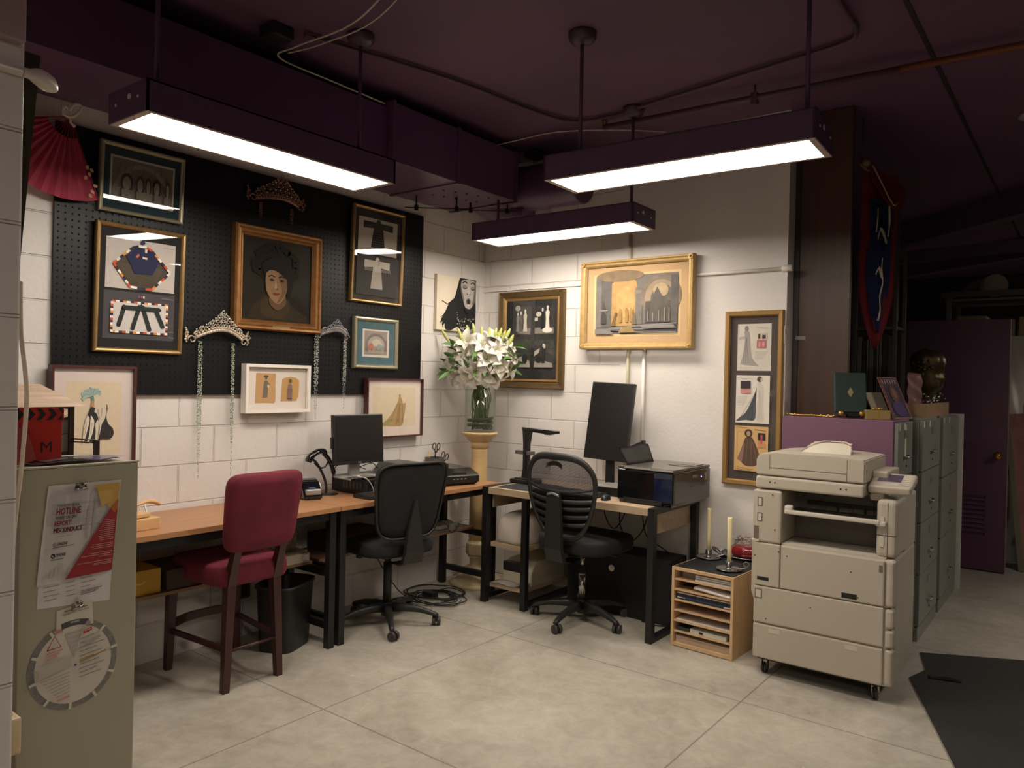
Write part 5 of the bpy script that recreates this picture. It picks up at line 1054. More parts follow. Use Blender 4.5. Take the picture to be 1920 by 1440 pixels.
# ================================================================ file cabinets
M_FG = mat('file_grey', '#85857c', .38, .15, var=.06, vs=5); M_FP = mat('plum_paint', '#79546a', .45, var=.03); M_LAB = mat('label_cream', '#cfc8ae', .7); M_HN = mat('handle_nickel', '#a8a69c', .3, .7)
def cabinet(label, x0, x1, y0, y1, n, bodymat, zf0=.085):
    t = thing('file_cabinet', label, 'file cabinet', ((x0+x1)/2, (y0+y1)/2, 0), 0, 'file cabinets in a row')
    b = B(); b.box(x0, y0, .0, x1-.022, y1, 1.33, bev=.003); b.obj('cabinet_body', bodymat, t, world=True)
    b = B(); b.box(x1-.022, y0, 0, x1-.004, y1, zf0-.008); b.obj('kick_plate', M_FG, t, world=True)
    H = (1.32-zf0)/n
    for k in range(n):
        z = zf0 + k*H; b = B(); b.box(x1-.0215, y0+.012, z+.004, x1, y1-.012, z+H-.004, bev=.002); d = b.obj('drawer', M_FG, t, world=True); yc = (y0+y1)/2
        b = B(); b.box(x1, yc-.035, z+H*.70, x1+.003, yc+.035, z+H*.84, bev=.001); b.box(x1+.003, yc-.028, z+H*.72, x1+.0035, yc+.028, z+H*.82); b.obj('label_holder', M_HN, d, world=True)
        b = B(); b.tube([(x1, yc-.05, z+H*.36), (x1+.022, yc-.05, z+H*.36), (x1+.022, yc+.05, z+H*.36), (x1, yc+.05, z+H*.36)], .0055, 8); b.obj('handle', M_HN, d, world=True)
        b = B(); b.cyl((x1, yc+.03, z+H*.18), (x1+.004, yc+.03, z+H*.18), .007, n=10); b.obj('drawer_catch', mat('catch_dark', '#33332e'), d, world=True)
    for yy in (y0+.03, y0+.03+(y1-y0)*.3):
        b = B(); b.box(x1+.0002, yy, 1.275, x1+.001, yy+.035, 1.312); b.obj('sticker', M_LAB, t, world=True)
    return t
cabinet('file cabinet with a plum painted side, nearest one behind the copier', 2.385, 3.01, -.06, .37, 4, M_FP)
cabinet('grey metal file cabinet in the middle of the row', 2.40, 3.05, .44, 1.10, 4, M_FG)
cabinet('grey metal file cabinet farthest along the row, next to the white board edge', 2.40, 3.05, 1.20, 1.96, 3, M_FG)
b = B(); b.box(3.0112, .12, 1.10, 3.0125, .165, 1.305); tag(b.obj('paper_strip', mat('yellowed_paper', '#cdc79a', .8)), 'long pale yellow paper strip stuck on the nearest file cabinet drawer', 'paper strip')
b = B(); b.box(2.98, 1.99, 0, 3.075, 2.015, 1.325, bev=.002); tag(b.obj('board', mat('white_board_edge', '#bdb8ab', .6)), 'white board standing upright at the far end of the file cabinets', 'board')
# brown wood panel standing on the cabinets
M_WD = mat('dark_brown_panel', '#452c1d', .42, var=.18, vs=5, stretch=(5, 5, .35)); M_WDD = mat('dark_brown_post', '#2e211a', .5, var=.1)
t = thing('wood_panel', 'tall dark brown wooden panel rising from the file cabinet to the ceiling', 'panel', (2.55, .14, 1.332))
b = B(); b.box(2.408, .125, 1.332, 2.70, .16, 3.165, bev=.002); b.obj('panel_board', M_WD, t, world=True)
b = B(); b.box(2.352, .1255, 1.332, 2.406, .165, 3.165, bev=.002); b.obj('edge_post', M_WDD, t, world=True)
b = B(); b.box(2.395, .119, 1.79, 2.455, .1248, 1.815, bev=.001); b.cyl((2.40, .116, 1.80), (2.40, .124, 1.80), .008, n=8); b.obj('latch', mat('grey_latch', '#7b7770', .35, .6), t, world=True)
b = B(); b.tube(spline([(2.40, -.035, 1.344), (2.47, -.036, 1.339), (2.55, -.035, 1.341), (2.62, -.036, 1.338), (2.68, -.03, 1.340)], 6), .006, 8)
for x in (2.41, 2.45, 2.60, 2.64, 2.67): b.ball((x, -.035, 1.343), .0085, 8)
tag(b.obj('brass_rod', mat('bright_brass', '#c9a25a', .2, .9)), 'knobbly brass rod lying on the cabinet edge under the wood panel', 'rod')
# ---- things standing on the cabinets
M_EAS = mat('ebony_easel', '#16110e', .4); M_GBALL = mat('gold_knob', '#b7924a', .3, .7)
t = thing('display_easel', 'small black easel with two gold knobs holding the green book', 'easel', (2.745, .005, 1.3305), math.radians(22))
b = B()
for x in (-.055, .055): b.bar((x, -.03, .02), (x*.5, .10, .20), .010, .008); b.bar((x, -.045, .012), (x, .02, .012), .010, .014)
b.bar((-.06, -.02, .03), (.06, -.02, .03), .008, .012); b.bar((0, .11, .0), (0, .08, .18), .010, .008); b.obj('easel_frame', M_EAS, t)
for x in (-.055, .055): b = B(); b.ball((x, -.052, .03), .015, 12); b.obj('gold_knob', M_GBALL, t)
t = thing('green_book', 'dark green cloth book with a gold diamond on the cover, on the easel', 'book', (2.745, .005, 1.36), math.radians(22)); T_ = Matrix.Rotation(math.radians(-14), 4, 'X')
b = B(); b.box(-.082, -.035, 0, .082, -.012, .232, bev=.003, M=T_); b.obj('cover', mat('green_bookcloth', '#182a26', .7, var=.08, bump=.1, bs=400), t)
b = B(); b.box(-.0845, -.034, .002, -.080, -.013, .230, M=T_); b.obj('spine', mat('spine_teal', '#35565a', .6), t)
A = Art(-.0352); A.poly([(0, .085), (.016, .115), (0, .145), (-.016, .115)], '#8a7d55'); [A.line([(-.05, z), (.05, z)], .0025, '#1d3634') for z in (.205, .196, .187, .176)]; A.line([(-.066, .015), (-.066, .22)], .003, '#1d3634'); A.obj('cover_stamp', t, T_)
t = thing('gold_box', 'small gold gift box tied with ribbon beside the green book', 'box', (2.885, .02, 1.3305), .35); M_GB2 = mat('gold_paper', '#9c8654', .4, .3)
b = B(); b.box(-.065, -.035, 0, .065, .04, .052, bev=.003); b.obj('box_body', M_GB2, t)
b = B(); b.box(-.006, -.0365, 0, .006, .0415, .0535); b.box(-.0665, -.005, .0, .0665, .007, .0535); b.obj('ribbon', M_GBALL, t)
b = B(); b.ball((-.014, 0, .062), .012, 8, sc=(1.2, .8, .7)); b.ball((.014, 0, .060), .012, 8, sc=(1.2, .8, .7)); b.obj('bow', M_GBALL, t)
def leaner(name, label, cat, x, y, w, h, m, tilt, art=None, z=1.3305, rz=math.radians(72), th=.006):
    t = thing(name, label, cat, (x, y, z), rz); T_ = Matrix.Rotation(math.radians(-tilt), 4, 'X'); b = B(); b.box(-w/2, 0, 0, w/2, th, h, bev=.001, M=T_); b.obj('cover' if art else 'card_sheet', m, t)
    if art: A = Art(-.0003); art(A); A.obj('cover_print', t, T_)
    b = B(); b.bar((0, .02, .002), (0, .02+math.tan(math.radians(tilt))*h*.7, h*.62), .02, .003); b.obj('prop', M_EAS, t); return t
leaner('card', 'cream printed card leaning between the green book and the purple magazine', 'card', 2.885, .20, .17, .165, mat('cream_card', '#b3a48a', .7), 24)
def artM(A): A.area(-.095, 0, .095, .265); A.rect(3, 2, 97, 98, '#3b2a3a').rect(6, 82, 94, 95, '#4c3438'); [A.rect(12+i*14, 84, 17+i*14, 94, '#a89a94') for i in range(6)]; A.ell(52, 58, 20, 20, '#6b4436').ell(50, 24, 34, 18, '#4a3664').ell(54, 60, 10, 12, '#8a5a46').line([(3, 2), (3, 98), (97, 98), (97, 2), (3, 2)], 2, '#b08a86')
leaner('magazine', 'purple and brown illustrated magazine leaning on its stand on the cabinet', 'magazine', 2.975, .27, .19, .265, mat('magazine_edge', '#8c4a3c', .5), 24, artM)
t = thing('wooden_box', 'long low tan wooden box on the farther file cabinets', 'box', (2.965, 1.13, 1.3305))
b = B(); b.box(-.065, -.45, 0, .065, .45, .008); b.box(-.065, -.45, .008, -.055, .45, .085); b.box(.055, -.45, .008, .065, .45, .085); b.box(-.055, -.45, .008, .055, -.44, .085); b.box(-.055, .44, .008, .055, .45, .085); b.obj('box_body', mat('tan_wood', '#9a7a58', .5, var=.12, stretch=(4, 1, 4)), t)
t = thing('foil_pouch', 'crumpled pink metallic pouch standing up in the wooden box', 'pouch', (2.955, .86, 1.345)); random.seed(4); ph = [random.random()*6 for _ in range(6)]
b = B(); b.grid(lambda i, j: V((-.01+.004*math.sin(13*i+ph[0]+7*j)+.004*math.sin(19*j+ph[1]+5*i) - .02*j, -.24+.50*i, .265*j)), 18, 14); b.solidify(.012); b.obj('pouch_body', mat('pink_foil', '#c99c92', .3, .25, var=.15, vs=9), t)
t = thing('beaded_ornament', 'glittering silver bead cluster spilling from the wooden box', 'ornament', (2.965, 1.26, 1.41)); b = B()
for i in range(34): b.ball((random.uniform(-.035, .05), random.uniform(-.22, .26), random.uniform(.0, .05)*(1.6 if i % 5 == 0 else 1)), random.uniform(.008, .016), 7, sc=(1, random.uniform(.7, 1.4), random.uniform(.6, 1.3)))
b.obj('beads', mat('silver_beads', '#8d8b84', .2, .9, var=.3, vs=40), t)
# bronze bust
t = thing('bronze_bust', 'dark bronze head of a person facing right on the far file cabinet', 'sculpture', (2.86, 1.78, 1.3305), math.radians(-12))
PR = [(0, .075, .085, .085), (.02, .080, .09, .088), (.045, .055, .065, .065), (.10, .050, .055, .055), (.14, .052, .058, .056), (.165, .085, .064, .060), (.19, .104, .075, .068), (.205, .108, .085, .071), (.215, .102, .090, .073), (.23, .112, .094, .075), (.24, .104, .096, .076), (.25, .110, .098, .077), (.265, .104, .100, .078), (.28, .104, .103, .079), (.30, .098, .106, .080), (.315, .110, .110, .083), (.34, .112, .112, .085), (.37, .112, .113, .088), (.41, .106, .112, .090), (.445, .085, .095, .080), (.465, .05, .06, .05), (.473, .015, .02, .02)]
b = B(); rs = []; n = 36
for z, fx, bx, w in PR:
    ring = []
    for i in range(n):
        a = 2*PI*i/n; c, s = math.cos(a), math.sin(a); x = (fx if c > 0 else bx)*c; y = w*s
        if .24 < z < .315 and c > .6: x += .036*max(0, 1-abs(s)/.26)*(1-(z-.24)/.085)**.8      # nose
        if .285 < z < .312 and .25 < abs(s) < .62 and c > 0: x -= .010                           # eye sockets
        if z > .345 or (c < .1 and z > .17): r_ = 1.05+.06*math.sin(9*a+z*70)*math.cos(z*90+4*a); x *= r_; y *= r_
        ring.append((x, y, z))
    rs.append(ring)
b.rings(rs, 0, True); b.obj('head', mat('dark_bronze', '#54452e', .36, .7, var=.3, vs=14, bump=.3, bs=40), t)
random.seed(77); b = B()
for i in range(110):
    a = random.uniform(.9, 2*PI-.9); e = random.uniform(-.5, 1.35); rr0 = .104; c_ = math.cos(e); b.ball((-.008+rr0*math.cos(a)*c_, .083*math.sin(a)*c_, .365+.10*math.sin(e)), random.uniform(.014, .022), 7)
b.obj('hair', MATS['dark_bronze'], t)
b = B(); b.lathe([(.10, 0), (.10, .012), (.085, .018)], (0, 0, -.0), 28); b.obj('base', M_EAS, t)
for s in (-1, 1): b = B(); b.ball((-.01, s*.079, .285), .018, 10, sc=(.9, .35, 1.3)); b.obj('ear', MATS['dark_bronze'], t)
# shelving with folders behind the wood panel
M_SST = mat('shelf_steel', '#6e6c64', .45, .5)
t = thing('steel_shelving', 'tall grey steel shelving full of folders behind the wood panel', 'shelf', (2.42, 2.2, 0))
for x, y in ((2.26, 2.05), (2.56, 2.05), (2.26, 2.4), (2.56, 2.4)): b = B(); b.box(x, y, 0, x+.03, y+.03, 2.65, bev=.002); b.obj('post', M_SST, t, world=True)
for z in (.1, .75, 1.36, 1.98, 2.6): b = B(); b.box(2.262, 2.052, z, 2.588, 2.428, z+.025); b.obj('shelf_board', M_SST, t, world=True)
random.seed(9); x = 2.295
for k in range(9):
    w = random.choice((.012, .018, .026, .034)); 
    if x + w > 2.555: break
    b = B(); b.box(x, 2.07, 1.386, x+w, 2.35, 1.386+random.uniform(.50, .56), bev=.002); o = b.obj('folder', mat('folder_%d' % (k % 3), ('#6f7266', '#3a3a36', '#7d7f72')[k % 3], .7)); tag(o, 'upright grey or black folder on the tall steel shelving', 'folder', 'folders on the steel shelving'); x += w + .006
# heraldic banner
ang = math.radians(56.6); t = thing('banner', 'narrow red and blue pointed heraldic banner with white figures hanging by the wood panel', 'banner', (2.765, .50, 1.75), ang)
BH = 1.09; O_ = [(-.13, BH), (.13, BH-.10), (.145, BH-.30), (.13, .55), (.10, .22), (.03, .03), (0, 0), (-.05, .08), (-.105, .30), (-.125, .6)]
b = B(); ns = 26
def bw(z): 
    f = z/BH; l_ = -.13*min(1, (f/.30)**.6) if f < .3 else -.13; r_ = .145*min(1, (f/.30)**.6) if f < .3 else .145; return l_, r_
b.rings([[V((l_+(r_-l_)*q/8, .012*math.sin(q*.9+z*3), z + (BH-z < .12)*0)) for q in range(9)] for z in [BH*i/ns for i in range(ns+1)] for l_, r_ in (bw(max(z, .004)),)], 0, True, cyc=False); b.solidify(.004); b.obj('red_cloth', mat('banner_red', '#8c2430', .85, var=.15, bump=.15, bs=200), t)
b = B(); b.rings([[V((l_*.66+(r_-l_)*.68*q/8, -.010+.012*math.sin(q*.9+z*3), z)) for q in range(9)] for z in [.10+(BH-.16-.10)*i/ns for i in range(ns+1)] for l_, r_ in (bw(max((z-.10)*1.05, .004)),)], 0, True, cyc=False); b.solidify(.003); b.obj('blue_field', mat('banner_blue', '#25305e', .85, var=.15, bump=.15, bs=200), t)
A = Art(-.026); A.area(-.13, 0, .13, BH)
for pts, w in (([(46, 16), (52, 22), (50, 30), (58, 38), (54, 46), (56, 52)], [5, 3, 4, 3, 3, 2]), ([(36, 42), (46, 46), (56, 40)], [3, 8, 3]), ([(40, 62), (48, 68), (60, 64), (66, 60)], [3, 9, 7, 3]), ([(70, 64), (74, 72), (72, 82)], [4, 7, 3]), ([(34, 66), (38, 74), (38, 80)], [4, 3, 2])): A.line(sm2(pts, 4), [w[min(len(w)-1, i//4)] for i in range(len(sm2(pts, 4)))], '#c9bc9c')
A.obj('figures', t)
b = B(); b.grid(lambda i, j: V((-.13+.30*i*(1-.15*j)+.02*j, -.045-.02*math.sin(PI*i)-.01*j, BH+.03-.12*i-.19*j*(.5+.5*math.sin(PI*i*.9)))), 10, 6); b.solidify(.004); b.obj('folded_top', mat('banner_rust', '#7c2a22', .85, var=.15), t)
b = B(); b.tube(spline([(-.12, -.07, BH+.02), (-.06, -.08, BH-.08), (.03, -.08, BH-.20), (.08, -.07, BH-.19)], 6), .005, 6); b.obj('cord', mat('gold_cord', '#a58d62', .6), t)
b = B(); b.tube([(-.13, .0, BH+.03), (-.15, .0, BH+.05)], .012, 8); b.ball((-.135, -.03, BH+.045), .03, 10, sc=(1, .8, .8)); b.tube([(-.13, 0, BH+.03), (.17, 0, BH-.09)], .009, 8); b.obj('pole', mat('banner_pole', '#8e7450', .5), t)
b = B(); b.cyl((2.690, .389, 2.885), (2.690, .389, 3.167), .004, n=6); tag(b.obj('banner_wire', M_DUCT), 'thin dark wire holding up the heraldic banner', 'wire')
# purple door, standing partition with louvre and brass knob
t = bpy.data.objects.new('door_1', None); COL.objects.link(t); t.location = (2.85, 2.77, 0); t['kind'] = 'structure'
M_DOOR = mat('door_dark_purple', '#4b2a40', .5, var=.06)
b = B(); b.box(2.42, 2.77, .012, 3.298, 2.81, 2.10, bev=.003); b.obj('door_leaf', M_DOOR, t, world=True)
b = B(); b.box(3.2985, 2.772, .012, 3.302, 2.808, 2.10); b.obj('door_edge', mat('door_edge_tan', '#8d7a66', .6), t, world=True)
for k in range(8): z = .33+k*.038; b = B(); b.bar((2.86, 2.764, z), (3.145, 2.764, z), .014, .016, up=(0, .5, 1)); b.obj('louvre_slat', M_DOOR, t, world=True)
b = B(); b.box(2.85, 2.762, .31, 3.155, 2.768, .322); b.box(2.85, 2.762, .618, 3.155, 2.768, .63); b.box(3.145, 2.762, .31, 3.157, 2.768, .63); b.obj('louvre_frame', mat('louvre_dark_purple', '#38202f'), t, world=True)  # louvre frame in a darker purple than the leaf
M_BRS = mat('door_brass', '#b08a3c', .25, .9)
b = B(); b.lathe([(.032, 0), (.032, .006), (.013, .010), (.012, .04), (.027, .05), (.032, .065), (.027, .08), (.012, .087), (.0, .088)], (0, 0, 0), 24, M=Matrix.Translation((3.235, 2.77, .973)) @ Matrix.Rotation(PI/2, 4, 'X')); b.obj('door_knob', M_BRS, t, world=True)
# wall behind the door run, stored canvases, back-room rack
b = B(); b.box(.0, 3.05, 0, 2.395, 3.15, CZ); struct(b.obj('wall_back_room', M_PURP))
t = thing('leaning_canvas', 'tall cream canvas wrapped in plastic leaning at the right edge behind the door', 'canvas', (3.75, 3.35, 0), math.radians(8)); T_ = Matrix.Rotation(math.radians(-4), 4, 'X')
b = B(); b.box(-.50, 0, 0.01, .5, .04, 2.0, bev=.004, M=T_); b.obj('canvas_board', mat('aged_canvas', '#b9b09a', .7, var=.2, vs=3), t)
A = Art(-.001); A.area(-.5, 0, .5, 2.0); A.poly(sm2([(5, 8), (20, 50), (12, 70), (40, 82), (80, 60), (70, 20), (40, 6)]), mat('rose_smear', '#8c5f5a', .7, var=.35, vs=4)); A.obj('painting', t, T_)
b = B(); b.grid(lambda i, j: V((-.52+1.04*i, -.015+.006*math.sin(23*i+9*j), .0+2.02*j)), 26, 20); b.xf(T_); b.obj('plastic_wrap', PLASTIC_FILM, t)
t = thing('leaning_canvas', 'darker rust framed canvas board leaning in front of the wrapped cream one', 'canvas', (3.47, 3.18, 0), math.radians(75)); T_ = Matrix.Rotation(math.radians(-6), 4, 'X'); b = B(); b.box(-.2, 0, .01, .25, .03, 1.32, bev=.003, M=T_); b.obj('canvas_board', mat('rose_board', '#94655f', .6, var=.25, vs=5), t)
b = B(); b.box(-.215, -.005, .008, -.195, .035, 1.33, M=T_); b.obj('board_edge', mat('olive_edge', '#7a705a', .6), t)
t = thing('storage_rack', 'steel storage rack with cardboard boxes high above the purple door', 'rack', (3.1, 4.0, 0))
for x, y in ((2.7, 3.75), (3.62, 3.6), (2.7, 4.4), (3.62, 4.3)): b = B(); b.box(x, y, 0, x+.04, y+.04, 2.42); b.obj('post', M_SST, t, world=True)
b = B(); b.bar((2.66, 3.74, 2.42), (3.95, 3.56, 2.40), .04, .05); b.obj('rail', M_SST, t, world=True)
b = B(); b.box(2.68, 3.78, 2.36, 3.7, 4.4, 2.38); b.obj('shelf_board', M_SST, t, world=True)
b = B(); b.box(2.68, 3.82, 1.98, 3.7, 4.4, 2.0); b.obj('shelf_board', M_SST, t, world=True)
for i, (x, w, h) in enumerate(((2.78, .24, .22), (3.05, .2, .18), (3.28, .3, .20))): b = B(); b.box(x, 3.85, 2.001, x+w, 4.2, 2.001+h, bev=.004); tag(b.obj('cardboard_box', mat('cardboard', '#9d8a6e', .8)), ('widest of three cardboard boxes on the high rack, left end', 'smallest cardboard box in the middle of the high rack', 'right hand cardboard box on the high rack')[i], 'box', 'boxes on the high rack')
t = thing('rolled_fabric', 'thick pale fabric roll with a tan band lying on the high rack', 'fabric roll', (3.05, 4.0, 2.385)); b = B(); b.cyl((-.18, .3, .11), (.05, -.22, .11), .105, n=24); b.obj('roll', mat('pale_roll', '#9d9082', .8, var=.15), t)
b = B(); b.cyl((-.015, -.07, .11), (.015, -.14, .11), .107, n=24); b.obj('band', mat('tan_band', '#8a6a48', .7), t)
# floor mat
b = B(); P_ = [(3.096, .239), (3.168, -.043), (3.121, -.217), (3.444, -1.133), (4.05, -2.86), (6.5, -2.86), (6.5, 2.0), (3.573, .491)]
b.prism([(x, y, .0005) for x, y in P_], (0, 0, .006)); t = thing('floor_mat', 'black ribbed rubber floor mat with a torn notch at lower right', 'floor mat', (4.6, -.6, 0))
b.obj('mat_sheet', mat('mat_rubber', '#201e1a', .7, var=.25, vs=9, bump=.5, bs=60, stretch=(8, 1, 1)), t, world=True)
b = B()
for q in range(4): a, c = V((*P_[q], .002)), V((*P_[q+1], .002)); b.bar(a, c, .010, .003)
b.obj('pale_edge', mat('mat_edge', '#8b8375', .7), t, world=True)
t = thing('clear_scrap', 'glossy curled plastic scrap lying on the black mat', 'scrap', (3.27, -.13, .0075), .3); b = B(); b.grid(lambda i, j: V((-.075+.15*i, -.02+.04*j, .002+.012*math.sin(PI*i)*math.sin(PI*j))), 10, 5); b.solidify(.0012); b.obj('plastic_sheet', mat('glossy_dark_plastic', '#3a3f45', .15, coat=.8), t)
# ================================================================ left foreground
M_CAB = mat('olive_grey_metal', '#a5a08a', .42, .05, var=.02)
t = thing('metal_cabinet', 'tall olive grey metal cabinet at the left edge covered with flyers', 'cabinet', (1.07, -3.57, 0))
b = B(); b.box(.74, -3.748, .0, 1.40, -3.405, 1.215, bev=.004); b.obj('cabinet_body', M_CAB, t, world=True)
b = B(); b.box(1.385, -3.75, 1.2155, 1.402, -3.403, 1.222, bev=.002); b.obj('top_lip', mat('cabinet_rim', '#b5ad96', .4), t, world=True)
def onface(name, label, cat, y, z, rz_=0, group=None, x=1.4012):   # local: x right (+y world), -y outwards (+x world), z up
    return thing(name, label, cat, (x, y, z), PI/2, group)
CH = mat('clip_chrome', '#a9a49b', .2, .95, var=0)
# lower sheet
t = onface('schedule_sheet', 'white printed schedule sheet hanging below the hotline flyer', 'paper', -3.59, .79, x=1.4005)
A = Art(0, .0003); A.poly([(-.108, .012), (.100, -.004), (.108, .13), (-.102, .13)], '#cfc8c4')
for i in range(5):
    A.line([(-.09, .085-i*.013), (-.055+(i % 2)*.008, .086-i*.013)], .0022, '#8f8a88'); A.line([(-.03, .088-i*.013), (-.004, .090-i*.013)], .0022, '#8f8a88'); A.line([(.012, .094-i*.013), (.04+(i*7 % 3)*.008, .0955-i*.013)], .0022, '#8f8a88')
for i in range(3): A.line([(.012, .042-i*.005), (.075-i*.01, .046-i*.005)], .0025, '#77726f')
A.line([(.014, .106), (.09, .112)], .0022, '#8f8a88'); o = A.obj('sheet', t)
# flyer
t = onface('hotline_flyer', 'misconduct hotline flyer with red and yellow corner clipped to the cabinet', 'flyer', -3.578, .872, x=1.4030); FL = Matrix.Shear('XZ', 4, (0, 0)) if False else Matrix.Identity(4)
SHX = .075  # the sheet hangs slightly askew
def fl(p): return (p[0] + (p[1]-.14)*SHX, p[1] + p[0]*.0)
A = Art(0, .00025); W2 = .106
A.poly([fl((-W2-.006, -.004)), fl((W2-.004, .006)), fl((W2, .292)), fl((-W2, .292))], '#cac3bd'); A.poly([fl((-W2+.006, .004)), fl((W2-.006, .010)), fl((W2-.006, .284)), fl((-W2+.006, .284))], '#c2bbb5')
GR = '#a7a19c'
for x in (-.078, -.018, .04):
    P = [fl((x-.024, .17)), fl((x+.024, .17)), fl((x+.024, .255))] + [fl((x+.024*math.cos(a), .255+.022*math.sin(a))) for a in [PI*k/8 for k in range(9)]] + [fl((x-.024, .255))]; A.poly(P, '#b4aea9')
for (a, c, d, e) in ((-.09, .23, .09, .235), (-.09, .205, .03, .208), (-.05, .18, .05, .183), (-.02, .15, .02, .153), (-.03, .24, -.008, .17), (.03, .24, .036, .12), (.0, .16, .05, .165), (.012, .12, .018, .22)): A.poly([fl((a, c)), fl((d, c)), fl((d, e)), fl((a, e))], GR)
for i in range(9): A.poly([fl((-.09+i*.012, .02)), fl((-.083+i*.012, .02)), fl((-.083+i*.012, .03+(i*5 % 4)*.009)), fl((-.09+i*.012, .03+(i*5 % 4)*.009))], '#b2aca7')
A.poly([fl((.022, .284)), fl((W2-.006, .284)), fl((W2-.006, .222)), fl((W2-.03, .206))], '#c2984a'); A.poly([fl((.035, .262)), fl((.08, .262)), fl((.08, .23)), fl((.05, .215))], '#c9a35c')
A.poly([fl((W2-.006, .235)), fl((W2-.006, .010)), fl((-.036, .006)), fl((.078, .206))], '#94292a'); A.poly([fl((W2-.006, .235)), fl((.078, .206)), fl((.092, .190)), fl((W2-.006, .205))], '#b0602f')
for i, (z, l_) in enumerate(((.170, .03), (.164, .034), (.158, .038), (.152, .040), (.146, .030), (.140, .045), (.134, .040), (.128, .042), (.122, .046), (.116, .042), (.110, .040), (.098, .062), (.092, .066), (.086, .064), (.072, .074), (.066, .092), (.060, .04), (.046, .100), (.040, .06), (.036, .055))): A.line([fl((.094-l_, z)), fl((.094, z+.0008))], .0018, '#c98f8a')
A.ell(*fl((-.078, .116)), .006, .0065, '#8b8580'); A.ell(*fl((-.079, .083)), .0065, .0072, '#1c1a30'); A.line([fl((-.082, .086)), fl((-.079, .081)), fl((-.076, .080))], .002, '#c2bbb5')
A.obj('sheet', t)
RD = mat('print_red', '#7d1f22', .7); DKI = mat('print_dark', '#3c3733', .7); MT = lambda s, sz, x, z, m, bold=0, xs=.8: text_mesh(s, sz, 'printed_text', m, t, (fl((x, z))[0], -.006, z), ext=.0002, xs=xs, bold=bold, shear=.12)
MT('YOU NOW HAVE A', .0115, -.078, .226, DKI, .0, .62); MT('HOTLINE', .028, -.080, .203, RD, .0007, .60); MT('WHERE YOU CAN', .012, -.080, .190, DKI, .0003, .60); MT('REPORT', .0205, -.082, .170, RD, .0006, .62); [MT('MISCONDUCT', .0205, -.083+dx, .150, RD, 0, .60) for dx in (0, .0006, .0012)]; MT('ONLINE', .0125, -.068, .112, DKI, .0004, .62); MT('PHONE', .0125, -.068, .079, DKI, .0004, .62)
A = Art(-.0045); A.line([fl((-.08, .106)), fl((-.02, .108))], .0018, '#5a5550').line([fl((-.082, .070)), fl((-.045, .071))], .0018, '#5a5550').line([fl((-.07, .137)), fl((-.05, .138))], .003, '#a7a19c').line([fl((-.045, .138)), fl((-.028, .138))], .003, '#a7a19c'); A.obj('fine_print', t)
def clip(label, y, z, sc, rot, x=1.4042):
    t = thing('bulldog_clip', label, 'clip', (x, y, z), PI/2, 'chrome clips on the metal cabinet'); R2 = Matrix.Rotation(rot, 4, 'Y') @ Matrix.Diagonal((sc, sc, sc, 1))
    b = B(); b.prism([(-.021, -.002, -.002), (.021, -.002, -.002), (.016, -.002, .018), (-.016, -.002, .018)], (0, -.002, 0)); b.cyl((-.022, -.006, -.002), (.022, -.006, -.002), .0035, n=10); b.xf(R2); b.obj('jaw', CH, t)
    b = B(); b.prism([(-.008, -.010, .004), (.008, -.010, .004), (.010, -.014, .030), (.006, -.016, .038), (-.006, -.016, .038), (-.010, -.014, .030)], (0, -.0015, 0)); b.cyl((0, -.012, .016), (0, -.018, .016), .005, n=10); b.xf(R2); b.obj('lever', CH, t)
    b = B(); b.cyl((-.018, -.006, .014), (.018, -.006, .014), .0045, n=10); b.xf(R2); b.obj('spring', CH, t)
clip('chrome bulldog clip holding the hotline flyer at its top', -3.585, 1.150, .85, math.radians(0), 1.408)
clip('chrome bulldog clip holding the round chart below the papers', -3.587, .787, .85, math.radians(-14), 1.4045)
# round chart wheel
t = onface('chart_wheel', 'round white cardboard reference wheel hanging on the metal cabinet', 'chart', -3.592, .612, x=1.4012)
M_GRY = mat('wheel_grey', '#7c7974', .6, var=.25, vs=90); A = Art(0, .0003)
A.ell(0, 0, .128, .134, M_GRY, n=48); A.ell(.0, .0, .110, .117, '#cbc3b4', n=48); A.poly([(-.052, .10), (.055, .112), (.05, .188), (-.052, .172)], '#cbc3b4')
A.poly([(-.034+.0, .100)] + [(.118*math.sin(a), .118*math.cos(a)) for a in [-.29+.1*k for k in range(7)]] + [(.136*math.sin(a), .136*math.cos(a)) for a in [.31-.1*k for k in range(7)]], '#4e4c4a'); A.line([(-.012, .130), (.014, .130)], .006, '#9a968f')
A.poly([(-.028, .098), (.024, .102), (-.0, .02)], '#b1a9a0')
for i in range(5): A.line([(-.018+i*.004, .09-i*.014), (.016-i*.002, .092-i*.014)], .002, '#c9c1b6')
A.line([(-.03, .166), (.035, .172)], .003, '#8a6a5c').line([(-.035, .158), (.04, .165)], .0025, '#9a948c')
for k in range(9):
    a = .75 + k*.62; x, z = .119*math.sin(a), .125*math.cos(a); A.line([(x*.92, z*.92), (x*1.08, z*1.08)], .008, '#cfc8b6')
A.line([(-.078, .062), (-.058, .10), (-.040, .065), (-.078, .062)], .003, '#9c2f28'); A.poly([(-.062, .115), (-.038, .12), (-.040, .108), (-.058, .104)], '#b07f76').poly([(.022, .098), (.048, .105), (.048, .094), (.022, .088)], '#a8322c').line([(.026, .096), (.045, .100)], .0025, '#d8a8a0').ell(.036, .118, .008, .009, '#8f8a84')
for i in range(3): A.line([(-.08, .052-i*.008), (-.035-i*.008, .056-i*.008)], .004, '#c08a78')
A.poly([(-.10, .018), (-.01, .03), (-.01, .0), (-.10, -.02)], '#b5ada4')
for i in range(7): A.line([(-.095+i*.007, -.028-i*.0095), (-.015, -.018-i*.0095)], .0022, '#a39b92'); 
